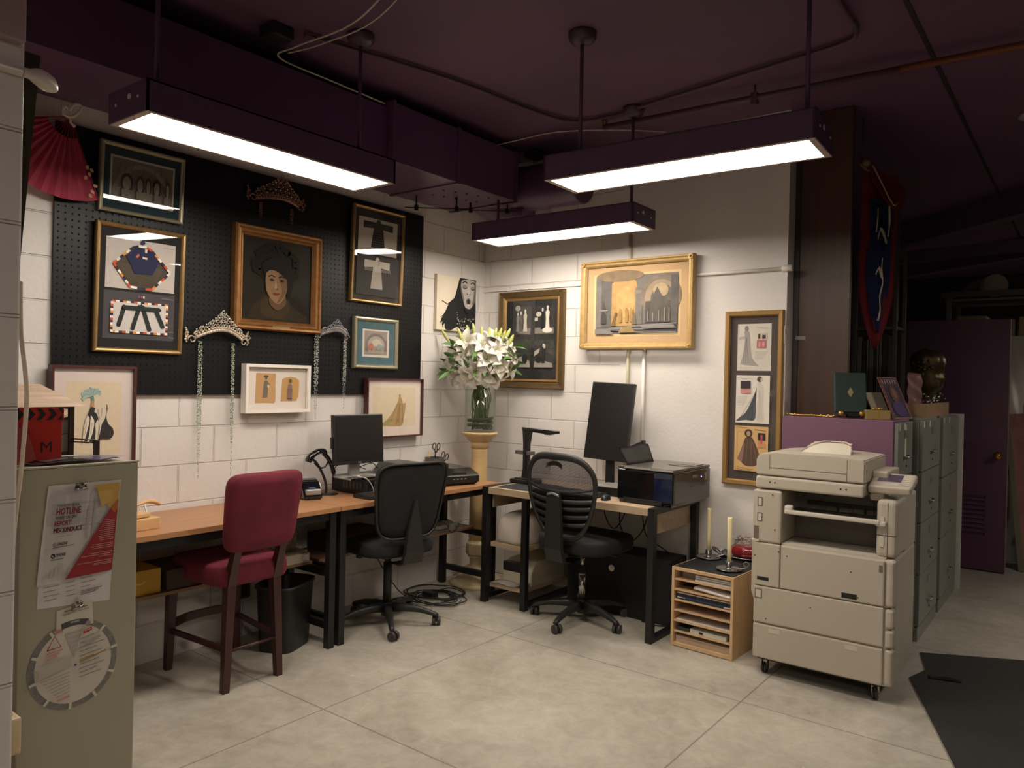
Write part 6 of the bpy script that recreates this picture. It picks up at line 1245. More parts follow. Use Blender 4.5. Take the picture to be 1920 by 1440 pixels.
for i in range(10):
    A.line([(.012, .075-i*.013), (.055+(i*7 % 5)*.008, .082-i*.013)], .0026, '#8d867e' if i != 5 else '#8c6b2c', layer=30)
A.k = 31; A.poly([(.02, .062), (.07, .076), (.074, .066), (.028, .052)], '#a59d95').line([(.012, .004), (.09, .022)], .004, '#a07a30').line([(-.05, -.095), (-.015, -.09)], .007, '#c99488').ell(0, 0, .004, .004, '#25203a').ell(0, 0, .001, .001, '#cbc3b4')
A.obj('wheel_disc', t)
# things on top of the cabinet
CTZ = 1.2225
t = thing('clapperboard', 'red film clapperboard with black chevrons and a letter M on the cabinet', 'clapperboard', (1.27, -3.635, CTZ+.003), math.radians(86)); M_RD = mat('clapper_red', '#b02a1e', .4, var=.04)
b = B(); b.box(-.075, 0, 0, .048, .004, .135, bev=.001); b.obj('slate', M_RD, t)
b = B(); b.box(-.075, -.001, .122, .048, .006, .165, bev=.001, M=Matrix.Rotation(math.radians(2), 4, 'Y')); st = b.obj('clap_stick', M_RD, t)
A = Art(-.0014); 
for i in range(5): x = -.085+i*.030; A.poly([(max(-.075, x), .164), (max(-.075, x+.013), .164), (min(.048, x+.028), .145), (min(.048, x+.013), .127), (max(-.075, x), .127), (x+.013, .145)] if i else [(-.075, .164), (-.072, .164), (-.057, .145), (-.072, .127), (-.075, .127)], '#1a1212')
A.obj('chevrons', t); text_mesh('M', .048, 'letter', mat('letter_black', '#1a1212'), t, (-.014, -.0008, .026), xs=1.0, bold=0)
t = thing('red_card', 'leaning red card with glossy sleeve in front of the clapperboard', 'card', (1.315, -3.715, CTZ+.003), math.radians(60)); b = B(); b.box(-.05, 0, 0, .04, .002, .11, M=Matrix.Rotation(math.radians(-20), 4, 'X') @ Matrix.Rotation(math.radians(-18), 4, 'Y')); b.obj('card_sheet', mat('card_red', '#a8342c', .2, coat=.5), t)
# paper model house
t = thing('model_house', 'architectural model house with a wide wood grain roof behind the clapperboard', 'model', (1.08, -3.61, CTZ+.003)); M_FR = mat('model_brown', '#3d2a20', .5); M_SC = mat('shoji_paper', '#8f877a', .8); M_ROOF = mat('wood_grain_paper', '#b99a7e', .6, var=.25, vs=6, stretch=(10, .7, 10))
b = B(); b.rings([[(-.14+.0, -.34, .165), (.14, -.34, .165), (.14, .115, .165), (-.14, .115, .165)], [(-.03, -.28, .235), (.03, -.28, .235), (.03, .02, .235), (-.03, .02, .235)]], 0, False); b.obj('roof', M_ROOF, t)
for y in (-.20, -.06, .095): b = B(); b.box(.055, y, 0, .07, y+.015, .165); b.obj('post', M_FR, t); 
for y in (-.20, .095): b = B(); b.box(-.07, y, 0, -.055, y+.015, .165); b.obj('post', M_FR, t)
b = B(); b.box(.056, -.20, .118, .066, .11, .126); b.box(.056, -.20, .155, .066, .11, .165); b.box(.056, -.20, .0, .066, .11, .012); b.obj('beam', M_FR, t)
b = B(); b.box(.058, -.045, .012, .062, .094, .118); b.obj('screen', M_SC, t); b = B(); b.box(.0625, -.045, .070, .0635, .094, .073); b.box(.0625, .02, .012, .0635, .023, .118); b.box(.0625, .06, .012, .0635, .0615, .118); b.obj('lattice', M_FR, t)
for y0 in (-.06, .02): b = B(); b.bar((.0635, y0+.01, .128), (.0635, y0+.07, .153), .002, .002); b.bar((.0635, y0+.01, .153), (.0635, y0+.07, .128), .002, .002); b.obj('cross_brace', mat('brace_pale', '#a59c8c'), t)
b = B(); b.box(-.055, -.19, .012, -.05, .1, .155); b.obj('rear_wall', M_FR, t)
b = B(); b.tube([(.07, .10, .045), (.11, .165, .04)], .002, 5); b.tube([(.07, .10, .055), (.11, .165, .05)], .002, 5); b.box(.10, .158, 0, .118, .172, .048); b.obj('porch_rail', M_FR, t)
t = thing('plastic_sleeves', 'glossy stack of purplish plastic sleeves and papers on the cabinet top', 'papers', (1.26, -3.56, CTZ)); random.seed(6)
for i, (x0, y0, x1, y1, c) in enumerate(((-.10, -.13, .10, .08, '#7c5a60'), (-.09, -.08, .09, .12, '#cfc4c4'), (-.04, .0, .09, .142, '#a59ac0'), (-.06, -.10, .08, .04, '#8a8384'))):
    b = B(); z0 = .0005 if i == 0 else .0007 + i*.0016; b.grid(lambda u, v: V((x0+(x1-x0)*u, y0+(y1-y0)*v, z0+.006*abs(math.sin(3*v+i))*u)), 6, 8); b.solidify(.001); b.obj('sleeve', mat('sleeve_%d' % i, c, .2, var=.25, vs=25, coat=.6), t)
# pillar things
t = thing('cable', 'cream electrical cable hanging down past the end of the left block wall', 'cable', (1.80, -3.9, 1.6)); b = B()
b.tube(spline([(1.965, -3.953, 1.70), (1.80, -3.893, 1.62), (1.80, -3.889, 1.57), (1.80, -3.878, 1.47), (1.80, -3.878, 1.40), (1.80, -3.886, 1.27), (1.80, -3.899, 1.12), (1.80, -3.905, .95), (1.80, -3.91, .6), (1.85, -3.93, .45)], 8), .005, 8); b.obj('cord_line', mat('cream_cord', '#c9b9a4', .5), t, world=True)
b = B(); b.cyl((1.986, -4.6, 2.158), (1.986, -3.965, 2.158), .011, n=10); b.tube(spline([(1.986, -3.965, 2.158), (1.978, -3.93, 2.16), (1.96, -3.90, 2.156), (1.95, -3.885, 2.15)], 4), [.011]*3+[.016, .019, .02, .021, .020, .018, .016, .013, .011, .008], 10)
tag(b.obj('wall_pipe', mat('painted_pipe', '#cdbfb4', .35)), 'painted white pipe across the left block wall ending in a wrapped tip', 'pipe')
b = B(); b.prism([(1.885, -3.99, 2.235), (1.885, -3.899, 2.235), (1.885, -3.962, 1.35), (1.885, -3.99, 1.35)], (.02, 0, 0)); tag(b.obj('leaning_strip', mat('dark_olive_strip', '#3b3328', .4, .3)), 'dark metal strip leaning behind the end of the left block wall', 'strip')
t = thing('wall_box', 'small beige switch box low on the end of the left block wall', 'switch box', (1.90, -3.9545, .63)); b = B(); b.box(-.035, .0, 0, .03, .034, .085, bev=.006); b.obj('box_body', mat('beige_box', '#c9b391', .5), t); b = B(); b.box(-.01, .008, .0845, .008, .022, .089, bev=.001); b.obj('button', mat('dark_button', '#5d4a38'), t)
b = B(); b.box(1.9755, -4.1, 2.215, 2.01, -3.965, 2.5, bev=.004); tag(b.obj('bracket_box', mat('pink_bracket', '#a58a8c', .6)), 'pale bracket box high on the left block wall in the corner of the view', 'bracket')
# ================================================================ things on and under the desks
DZ = .7852; RZ = .7802
M_KB = mat('black_abs', '#1d1c1c', .4, bump=.04, bs=200); M_SCR = mat('screen_dark', '#201c1b', .28, var=.03); M_SIL = mat('silver_plastic', '#a6a39c', .35, .4); M_GLK = mat('gloss_black', '#121214', .12, coat=.5); M_GRY2 = mat('mid_grey_plastic', '#5a5856', .45)
# computer under the small monitor
t = thing('desktop_computer', 'black slim desktop computer lying flat under the small monitor', 'computer', (.20, -1.345, DZ), math.radians(92))
b = B(); b.box(-.165, -.16, .004, .165, .16, .098, bev=.004); b.obj('case', M_KB, t)
b = B(); b.box(-.155, -.1655, .01, .155, -.159, .092, bev=.003); b.obj('front_bezel', M_GLK, t)
b = B(); b.box(-.075, -.1675, .022, .055, -.165, .086, bev=.001); b.obj('grey_panel', M_GRY2, t)
for i in range(3): b = B(); b.box(.075+i*.018, -.1672, .070, .086+i*.018, -.1652, .079); b.obj('port', M_SIL, t)
for i in range(6): b = B(); b.box(-.1662, -.11+i*.03, .03, -.164, -.095+i*.03, .075); b.obj('side_vent', M_GRY2, t)
MZ = DZ+.0985
t = thing('monitor', 'small square black computer monitor on a silver stand, on the left desk', 'monitor', (.25, -1.475, MZ), math.radians(86))
b = B(); b.box(-.135, -.10, 0, .135, .09, .010, bev=.004); b.lathe([(.05, .010), (.045, .016)], (0, .03, 0), 20); b.obj('base_plate', M_SIL, t)
b = B(); b.box(-.13, -.105, .0, .06, -.03, .0125, bev=.004); b.obj('base_inlay', M_GLK, t)
b = B(); b.box(-.04, .035, .010, .04, .06, .22, bev=.006); b.obj('neck', M_SIL, t)
T_ = Matrix.Translation((0, 0, .085)) @ Matrix.Rotation(math.radians(-4), 4, 'X')
b = B(); b.box(-.186, -.015, 0, .186, .018, .303, bev=.004, M=T_); b.box(-.13, .018, .05, .13, .035, .26, bev=.006, M=T_); b.obj('bezel', M_KB, t)
b = B(); b.box(-.170, -.0165, .022, .170, -.0148, .287, M=T_); b.obj('screen', M_SCR, t)
b = B(); b.box(-.186, -.012, .303, .186, .018, .306, M=T_); b.obj('silver_rim', M_SIL, t)
b = B(); b.box(-.196, -.005, .10, -.186, .016, .17, bev=.003, M=T_); b.obj('side_hub', M_KB, t)
o = text_mesh('DELL', .013, 'logo', M_SIL, t, (.0, 0, 0), align='CENTER', bold=.0003); o.data.transform(T_ @ Matrix.Translation((0, -.0158, .006)))
def keyboard(label, x, y, z, rz, w=.44, d=.15, kc=M_KB):
    t = thing('keyboard', label, 'keyboard', (x, y, z), rz); b = B(); b.prism([(-w/2, -d/2, 0), (-w/2, d/2, 0), (-w/2, d/2, .022), (-w/2, -d/2, .010)], (w, 0, 0)); b.obj('tray', M_KB, t)
    b = B(); n = 0
    for r in range(5):
        y0 = -d/2+.012+r*(d-.03)/5
        for c in range(20): x0 = -w/2+.012+c*(w-.024)/20; zz = .011+(y0+d/2)/d*.012; b.box(x0+.001, y0+.001, zz, x0+(w-.024)/20-.002, y0+(d-.03)/5-.002, zz+.006)
    b.obj('keys', kc, t); return t
keyboard('black full size keyboard in front of the small monitor', .43, -1.385, DZ, math.radians(91), kc=mat('key_dark_grey', '#353433', .4))
# barcode reader on its stand
t = thing('barcode_scanner', 'black handheld barcode scanner resting in a tall curved stand on the left desk', 'barcode scanner', (.16, -1.64, DZ), math.radians(78))
b = B(); b.lathe([(.0, 0), (.055, 0), (.055, .004), (.03, .009), (0, .010)], (0, 0, 0), 28, M=Matrix.Diagonal((1.25, 1, 1, 1))); b.obj('stand_base', M_KB, t)
b = B(); b.tube(spline([(-.01, 0, .005), (-.01, 0, .06), (-.03, .0, .12), (-.07, 0, .19), (-.105, 0, .225)], 6), [.011]*25, 8, flat=.7); b.obj('stand_neck', M_KB, t)
b = B(); b.tube(spline([(-.135, -.01, .205), (-.12, -.01, .235), (-.08, -.01, .262), (-.035, -.01, .268), (-.02, -.01, .25)], 5), [.022, .025, .027, .028, .028, .028, .027, .026, .025, .024, .024, .024, .023, .022, .021, .020, .019, .018, .016, .014, .012], 12, flat=.75); b.obj('scanner_head', M_GLK, t)
b = B(); b.tube(spline([(-.035, -.01, .255), (.0, -.01, .215), (.028, -.01, .155), (.036, -.01, .12)], 5), [.018, .018, .018, .018, .017, .017, .017, .016, .016, .016, .017, .018, .018, .017, .014, .010], 10, flat=.8); b.obj('grip', M_GLK, t)
b = B(); b.tube(spline([(-.095, -.01, .20), (-.07, -.01, .175), (-.045, -.01, .165), (-.02, -.01, .175), (-.005, -.01, .20)], 5), .0055, 8); b.obj('trigger_guard', M_GLK, t)
# label printer by the stand
t = thing('label_printer', 'rounded black and silver label printer behind the red chair', 'label printer', (.20, -1.805, DZ), math.radians(70))
b = B(); b.prism([(-.055, -.08, 0), (-.055, -.08, .03), (-.055, -.05, .065), (-.055, .0, .105), (-.055, .045, .115), (-.055, .07, .10), (-.055, .075, 0)], (.11, 0, 0)); bmesh.ops.bevel(b.b, geom=list(b.b.edges), offset=.008, segments=2, affect='EDGES', clamp_overlap=True); b.obj('shell', M_GLK, t)
b = B(); b.box(-.045, -.088, .030, .045, -.055, .062, bev=.006); b.obj('silver_mouth', M_SIL, t)
b = B(); b.box(-.02, -.062, .062, .02, -.045, .070, bev=.003); b.obj('blue_button', mat('blue_button', '#2a4f8e', .3), t)
b = B(); b.cyl((-.062, .01, .05), (-.056, .01, .05), .04, n=28); b.cyl((.056, .01, .05), (.062, .01, .05), .04, n=28); b.obj('roll_cover', mat('white_roll', '#cfcac2', .5), t)
t = thing('card_reader', 'small black angular card reader against the wall behind the red chair', 'card reader', (.10, -2.18, DZ), PI/2); b = B(); b.rings([[(-.06, -.03, 0), (.06, -.03, 0), (.06, .03, 0), (-.06, .03, 0)], [(-.06, -.03, .055), (.06, -.03, .055), (.06, .03, .055), (-.06, .03, .055)], [(-.038, -.02, .085), (.038, -.02, .085), (.038, .02, .085), (-.038, .02, .085)]], 0, False); b.obj('reader_body', M_KB, t)
b = B(); b.box(-.028, -.0315, .02, .0, -.0302, .03); b.obj('status_light', M_SIL, t)
# two flatbed scanners
def scanner(label, x, y, rz, w, d, h, logo=True):
    t = thing('flatbed_scanner', label, 'scanner', (x, y, DZ), rz, 'scanners on the corner end of the desk'); b = B()
    b.rings([[(-w/2+.02, -d/2+.03, 0), (w/2-.02, -d/2+.03, 0), (w/2-.02, d/2-.02, 0), (-w/2+.02, d/2-.02, 0)], [(-w/2, -d/2, .022), (w/2, -d/2, .022), (w/2, d/2, .022), (-w/2, d/2, .022)], [(-w/2, -d/2, h*.58), (w/2, -d/2, h*.58), (w/2, d/2, h*.58), (-w/2, d/2, h*.58)]], 0, False); b.obj('bed', M_KB, t)
    b = B(); b.rings([[(-w/2, -d/2, h*.58+.002), (w/2, -d/2, h*.58+.002), (w/2, d/2, h*.58+.002), (-w/2, d/2, h*.58+.002)], [(-w/2+.045, -d/2+.05, h), (w/2-.045, -d/2+.05, h), (w/2-.045, d/2-.01, h), (-w/2+.045, d/2-.01, h)]], 0, False); lid = b.obj('lid', M_GRY2 if not logo else M_GLK, t)
    b = B(); b.box(-w/2-.0005, -d/2-.001, h*.55, w/2+.0005, -d/2+.004, h*.61); b.box(-w/2-.001, -d/2, h*.55, -w/2+.003, d/2, h*.61); b.obj('silver_trim', M_SIL, t)
    if logo:
        for i in range(4): b = B(); b.box(-.06+i*.03, -d/2-.001, h*.36, -.047+i*.03, -d/2+.002, h*.42); b.obj('button', M_SIL, t)
        b = B(); b.box(-.05, -d/2+.048, h-.004, .0, -d/2+.053, h+.0005); b.obj('lid_mark', M_SIL, lid)
        b = B(); b.box(-w/2+.09, -d/2+.006, h*.66, w/2-.10, -d/2+.018, h*.74, bev=.001); b.obj('slot', M_GLK, t)
        b = B(); b.box(-w/2+.012, -d/2+.003, h*.12, -w/2+.032, -d/2+.006, h*.36); b.obj('tag', M_SIL, t)
scanner('black flatbed scanner on the front edge of the desk, nearest the pedestal', .315, -.715, math.radians(72), .29, .33, .115)
scanner('larger grey lidded scanner behind the office chair, against the wall', .17, -1.025, math.radians(88), .27, .28, .155, False)
# pencil cup and scissors
t = thing('pencil_cup', 'dark square pencil cup by the wall behind the front scanner', 'cup', (.07, -.60, DZ)); b = B(); b.rings([[(-.04, -.04, 0), (.04, -.04, 0), (.04, .04, 0), (-.04, .04, 0)], [(-.05, -.05, .15), (.05, -.05, .15), (.05, .05, .15), (-.05, .05, .15)], [(-.045, -.045, .15), (.045, -.045, .15), (.045, .045, .15), (-.045, .045, .15)], [(-.036, -.036, .01), (.036, -.036, .01), (.036, .036, .01), (-.036, .036, .01)]], 0, False); b.obj('cup_body', M_GRY2, t)
M_SCI = mat('black_scissors', '#2b2622', .35, .4)
for (x, y, h, lab, r) in ((.06, -.60, .16, 'black handled scissors standing tallest in the pencil cup', .25), (.09, -.575, .10, 'second smaller scissors with rings low over the pencil cup rim', .9)):
    t = thing('scissors', lab, 'scissors', (x, y, DZ+.012), PI/2, 'scissors in the pencil cup'); T_ = Matrix.Rotation(r*.45, 4, 'Y'); b = B()
    b.bar((-.004, 0, 0), (-.001, 0, h+.02), .010, .002, up=(0, 1, 0)); b.bar((.004, .003, 0), (.001, .003, h+.02), .010, .002, up=(0, 1, 0)); b.xf(T_); b.obj('blades', M_SCI, t)
    for s in (-1, 1):
        c = V((s*.022, 0, h+.055)); b = B(); pts = [c + V((math.cos(a)*.016, 0, math.sin(a)*.024)) for a in [2*PI*k/20 for k in range(20)]]
        b.rings([[p + (p-c).normalized()*.0035*math.cos(q*PI/3) + V((0, 1, 0))*.0035*math.sin(q*PI/3) for q in range(6)] for p in pts], 0, True, closed=True); b.bar((s*.006, 0, h+.01), (s*.015, 0, h+.036), .006, .006); b.xf(T_); b.obj('handle_ring', M_SCI, t)
b = B(); b.cyl((.045, -.60, DZ+.02), (.03, -.625, DZ+.19), .0035, n=6); tag(b.obj('pencil', mat('yellow_pencil', '#c99a4a', .5)), 'yellow pencil standing in the dark pencil cup', 'pencil')
# wooden book press with handle at the desk's left end
t = thing('wooden_press', 'light wooden box with a curved lever handle at the left end of the desk', 'wooden box', (.33, -2.99, DZ), math.radians(6)); M_LW = mat('light_beech', '#d2a878', .4, var=.08, stretch=(3, 1, 3))
b = B(); b.box(-.12, -.20, 0, .12, .155, .052, bev=.003); b.box(-.10, -.20, .055, .10, .12, .075, bev=.004); b.obj('box_body', M_LW, t)
b = B(); rs = []
for x, y, z, w, h in ((.0, .0, .080, .018, .006), (-.0, .07, .088, .016, .007), (.0, .12, .102, .014, .008), (.0, .165, .112, .015, .010), (.0, .20, .106, .018, .012), (.0, .225, .092, .016, .011), (.0, .232, .088, .008, .006)): rs.append([(x+w*math.cos(q*PI/4), y, z+h*math.sin(q*PI/4)) for q in range(8)])
b.rings(rs, 0, True); b.obj('lever_handle', M_LW, t)
b = B(); b.bar((.07, .13, .03), (.03, .135, .10), .008, .004); b.cyl((.07, .125, .03), (.07, .14, .03), .007, n=10); b.bar((-.07, .13, .03), (-.03, .135, .10), .008, .004); b.obj('hinge_arm', M_SIL, t)
# under-desk shelf
SZ = .4525
t = thing('yellow_box', 'mustard yellow box with a pale scribble under the left end of the desk', 'box', (.20, -2.90, SZ)); b = B(); b.box(-.12, -.16, 0, .12, .145, .118, bev=.003); b.obj('box_body', mat('mustard_box', '#b98a2c', .6), t); A = Art(-.0003); A.line([(-.09, .055), (-.05, .05), (-.01, .062), (.03, .055), (.05, .066)], .007, '#cfa85a'); A.obj('scribble', t, Matrix.Translation((.12, .02, 0)) @ Matrix.Rotation(PI/2, 4, 'Z'))
b = B(); b.box(.06, -2.73, SZ, .33, -2.30, SZ+.10, bev=.004); tag(b.obj('storage_box', mat('dark_brown_box', '#3d2a22', .7)), 'dark brown box on the shelf right of the yellow box, behind the red chair', 'box')
t = thing('white_carton', 'flat white carton with a barcode label on the shelf beside the desk leg', 'carton', (.20, -2.03, SZ)); b = B(); b.box(-.13, -.17, 0, .14, .13, .052, bev=.002); b.obj('carton_body', mat('off_white_carton', '#a89b88', .7), t); b = B(); b.box(.1402, .085, .012, .1412, .12, .042); b.obj('barcode_label', mat('barcode_label', '#d8d2c8', .7, var=.4, vs=300), t)
t = thing('paper_bag', 'crumpled brown and white bag standing on the white carton', 'bag', (.18, -2.02, SZ+.0522)); random.seed(8); b = B(); cushion(b, 0, 0, 0, .15, .09, .10, e=.6, crown=.02)
for v in b.b.verts: v.co += V((random.uniform(-.01, .01), random.uniform(-.01, .01), random.uniform(-.008, .008) if v.co.z > .01 else 0))
b.obj('bag_body', mat('kraft_bag', '#85735e', .7, var=.3, vs=10), t, fix=True, smooth=False)
t = thing('folded_papers', 'pale folded papers slumped beside the desk leg on the shelf', 'papers', (.22, -1.945, SZ)); 
b = B(); 
for i in range(5): b.box(-.12+i*.006, -.02, i*.012, .10-i*.004, .055+.004*(i % 2), i*.012+.010, bev=.003)
b.obj('sheets', mat('dusty_paper', '#9b9284', .8), t)
b = B(); b.box(.05, -1.70, SZ, .33, -1.28, SZ+.10, bev=.004); tag(b.obj('storage_box', mat('rust_brown_box', '#4a2d22', .7)), 'rust brown box on the shelf behind the fabric office chair', 'box')
t = thing('network_switch', 'long pale metal box with looped cables on the shelf near the corner', 'device', (.19, -.80, SZ)); b = B(); b.box(-.10, -.22, 0, .14, .17, .045, bev=.002); b.obj('case', mat('pale_metal', '#98948a', .4, .3), t)
b = B(); b.box(.1402, -.20, .008, .142, .16, .036); b.obj('front_strip', mat('strip_grey', '#85827a', .5), t)
M_CBL = mat('black_cable', '#171514', .5)
for k, (p) in enumerate(([(.05, -.15, .046), (.10, -.13, .075), (.155, -.10, .04), (.15, -.02, .02), (.155, .06, .03), (.10, .10, .075), (.03, .08, .048)], [(.0, -.05, .047), (.09, .0, .08), (.156, .04, .05), (.158, .07, .004), (.16, .10, -.01), (.15, .15, .02), (.08, .14, .06), (.0, .10, .047)])):
    b = B(); b.tube(spline(p, 6), .003, 6); b.obj('cable_loop', M_CBL, t)
# cable tangle and adapter on the floor
t = thing('cable_tangle', 'tangle of black cables with a power brick on the floor under the corner desk', 'cables', (.26, -.82, 0)); random.seed(17)
b = B(); b.box(-.05, -.03, .003, .05, .03, .04, bev=.004); b.obj('power_brick', M_KB, t)
for k in range(6):
    n = 14; a0 = random.random()*6; R0 = .10+.10*random.random(); cx, cy = random.uniform(-.06, .08), random.uniform(-.05, .12); pts = [(cx+math.cos(a0+i*.75)*R0*(1+.25*math.sin(i*1.7+k)), cy+math.sin(a0+i*.75)*R0*.9, .006+.012*abs(math.sin(i*1.1+k))) for i in range(n)]
    pts = [(max(-.22, p[0]), min(.27, p[1]), p[2]) for p in pts]; b = B(); b.tube(spline(pts, 5), .0038, 6); b.obj('cable', M_CBL, t)
b = B(); b.tube(spline([(.12, -1.28, .44), (.13, -1.24, .40), (.14, -1.21, .33), (.17, -1.14, .2), (.20, -1.02, .05), (.24, -.9, .01), (.30, -.84, .01)], 6), .0035, 6); b.ball((.14, -1.21, .35), .018, 10); tag(b.obj('hanging_cable', M_CBL), 'single black cable with a plug hanging from the desk to the floor tangle', 'cable')
# loose cables around the monitor
for lab, p in (('thin black cable arching from the barcode scanner over the computer', [(.20, -1.63, .90), (.16, -1.60, .86), (.10, -1.54, .93), (.08, -1.45, .955), (.10, -1.36, .93), (.06, -1.25, .90)]), ('pale cable looping down the front of the slim computer', [(.34, -1.56, .905), (.385, -1.53, .895), (.39, -1.49, .85), (.39, -1.475, .81), (.37, -1.49, .79)]), ('twisted black cables behind the neck of the small monitor', [(.10, -1.30, .945), (.13, -1.36, .955), (.12, -1.40, .935), (.10, -1.34, .925), (.09, -1.22, .94), (.06, -1.14, .90), (.05, -1.05, .92)])):
    b = B(); b.tube(spline(p, 6), .003, 6); tag(b.obj('cable', M_CBL if 'pale' not in lab else M_WIRE), lab, 'cable', 'cables around the small monitor')

# ---- right desk
t = thing('desk_pad', 'thin black pad under the document camera', 'mat', (.80, -.45, RZ)); b = B(); b.box(-.15, -.17, 0, .17, .20, .002, bev=.0008); b.obj('pad_sheet', mat('pad_black', '#26272a', .7), t)
t = thing('document_scanner', 'black overhead document camera with horizontal arm on the grey oak desk', 'document camera', (.675, -.30, RZ+.0025), math.radians(-4)); 
b = B(); b.box(-.09, -.075, 0, .105, .055, .028, bev=.006); b.box(-.06, -.06, .028, .07, .02, .036, bev=.003); b.obj('base', M_KB, t)
b = B(); b.rings([[(-.030, -.018, .03), (.038, -.018, .03), (.038, .018, .03), (-.030, .018, .03)], [(-.022, -.014, .10), (.022, -.014, .10), (.022, .014, .10), (-.022, .014, .10)], [(-.022, -.014, .27), (.024, -.014, .27), (.024, .014, .27), (-.022, .014, .27)], [(-.028, -.016, .365), (.040, -.016, .365), (.040, .016, .365), (-.028, .016, .365)], [(-.032, -.018, .385), (.06, -.018, .385), (.06, .018, .385), (-.032, .018, .385)]], 0, False); b.obj('column', M_KB, t)
b = B(); b.rings([[(-.030, -.018, .372), (-.030, .018, .372), (-.030, .018, .392), (-.030, -.018, .392)], [(.10, -.030, .362), (.10, .030, .362), (.10, .030, .388), (.10, -.030, .388)], [(.24, -.034, .356), (.24, .034, .356), (.24, .034, .384), (.24, -.034, .384)], [(.275, -.022, .364), (.275, .022, .364), (.275, .022, .380), (.275, -.022, .380)]], 0, False); b.obj('arm', M_GLK, t)
for x0, x1 in ((-.085, -.02), (.024, .07)): b = B(); b.box(x0, -.03, .200, x1, .01, .226, bev=.003); b.obj('side_light', M_GRY2, t)
b = B(); b.box(.18, -.031, .352, .23, .02, .358); b.obj('lens_window', M_GLK, t)
# tall monitor in portrait
t = thing('monitor', 'tall black monitor turned upright on the grey oak desk', 'monitor', (1.285, -.215, RZ), math.radians(4))
b = B(); b.box(-.10, -.14, 0, .13, .10, .008, bev=.003); b.obj('base_plate', M_GLK, t)
b = B(); b.box(-.03, .03, .008, .03, .055, .42, bev=.005); b.obj('neck', M_KB, t)
T_ = Matrix.Translation((-.02, .0, .205)) @ Matrix.Rotation(math.radians(-9), 4, 'X') @ Matrix.Rotation(math.radians(2.0), 4, 'Y')
b = B(); b.box(-.158, -.012, 0, .158, .022, .525, bev=.004, M=T_); b.box(-.12, .022, .12, .12, .038, .40, bev=.008, M=T_); b.obj('bezel', M_KB, t)
b = B(); b.box(-.150, -.0135, .010, .150, -.0118, .515, M=T_); b.obj('screen', mat('screen_black', '#151311', .3, var=.03), t)
t = thing('silver_laptop_stand', 'thin silver and black slab under the upright monitor', 'stand', (1.40, -.33, RZ)); b = B(); b.box(-.10, -.085, .055, .11, .10, .062, bev=.002); b.obj('silver_top', M_SIL, t)
b = B(); b.box(-.095, -.08, 0, .105, .095, .0545, bev=.004); b.obj('black_body', M_KB, t)
b = B(); b.prism([(1.46, -.34, RZ+.0625), (1.50, -.36, RZ+.0625), (1.485, -.35, RZ+.11)], (.0, .03, 0)); tag(b.obj('folded_card', mat('red_white_card', '#b9483c', .6)), 'small red folded card beside the printer', 'card')
keyboard('black keyboard behind the mesh chair on the grey oak desk', 1.20, -.48, RZ, math.radians(-3), .42, .14, mat('key_grey', '#3a3939', .4))
t = thing('mouse', 'black computer mouse beside the printer', 'mouse', (1.475, -.55, RZ), .2); b = B(); b.ball((0, 0, .006), .03, 16, sc=(.95, 1.7, .95)); 
for v in b.b.verts: v.co.z = max(0, v.co.z)
b.obj('mouse_body', M_KB, t)
# printer
t = thing('photo_printer', 'black desktop printer with raised rear paper tray, overhanging the desk end', 'printer', (1.745, -.315, RZ), math.radians(-2))
b = B(); b.box(-.19, -.235, .012, .19, .262, .205, bev=.012, seg=3); b.box(-.175, -.225, 0, .175, .215, .014); b.obj('printer_body', M_GLK, t)
b = B(); b.box(-.188, -.232, .2052, .188, .259, .222, bev=.006); b.obj('top_cover', mat('printer_top', '#57524c', .28, coat=.4), t)
b = B(); b.box(-.14, -.2365, .208, .186, -.2315, .2165, bev=.001); b.obj('silver_edge', M_SIL, t)
b = B(); b.box(.065, -.2362, .03, .183, -.2348, .165, bev=.001); b.obj('blue_window', mat('blue_gloss', '#0f1a38', .08, coat=1), t)
b = B(); b.box(.065, -.2362, .166, .183, -.2348, .196, bev=.001); b.obj('grey_window', mat('window_grey', '#343a46', .15, coat=.5), t)
b = B(); b.box(-.14, -.240, .004, .12, -.2348, .032, bev=.002); b.obj('paper_cassette', M_KB, t)
b = B(); b.box(.1895, -.215, .02, .1912, .25, .105, bev=.001); b.obj('front_cassette', mat('charcoal_face', '#3e3a36', .3, coat=.3), t)
b = B(); b.box(.1895, -.215, .112, .1912, .25, .195, bev=.001); b.obj('front_cover', mat('charcoal_face2', '#35312d', .25, coat=.4), t)
b = B(); b.box(.1912, -.01, .106, .1925, .09, .112); b.obj('output_slot', M_GLK, t)
o = text_mesh('EPSON', .022, 'logo', M_SIL, t, (0, 0, 0), rot=(PI/2, 0, PI/2), align='CENTER', bold=.0003); o.data.transform(Matrix.Translation((.1915, .045, .158)))
b = B(); b.cyl((.191, .125, .158), (.1925, .125, .158), .010, n=16); b.obj('button_ring', mat('blue_ring', '#23308a', .2), t)
b = B(); b.cyl((.1925, .125, .158), (.1932, .125, .158), .0045, n=12); b.obj('power_light', emis('blue_led', (.25, .35, 1.0), 6), t)
b = B(); b.box(.1912, .175, .135, .1922, .20, .178); b.obj('sticker', mat('grey_sticker', '#8a877c', .6), t)
b = B(); b.grid(lambda i, j: V((-.14-.055*j, -.20+.33*i+.02*(2*i-1)*j, .222+.105*j + .020*math.exp(-((i-.70)/.2)**2)*j)), 14, 6); b.solidify(.004); b.obj('rear_tray', mat('tray_grey', '#4d4b48', .35), t)
b = B(); b.box(-.205, .07, .335, -.185, .10, .358, bev=.004); b.box(-.205, -.12, .322, -.19, -.09, .334, bev=.002); b.obj('tray_tab', M_KB, t)
b = B(); b.box(.02, .02, .2222, .17, .20, .2262, bev=.002); b.obj('control_lid', mat('lid_grey', '#6d6862', .3), t)
b = B()
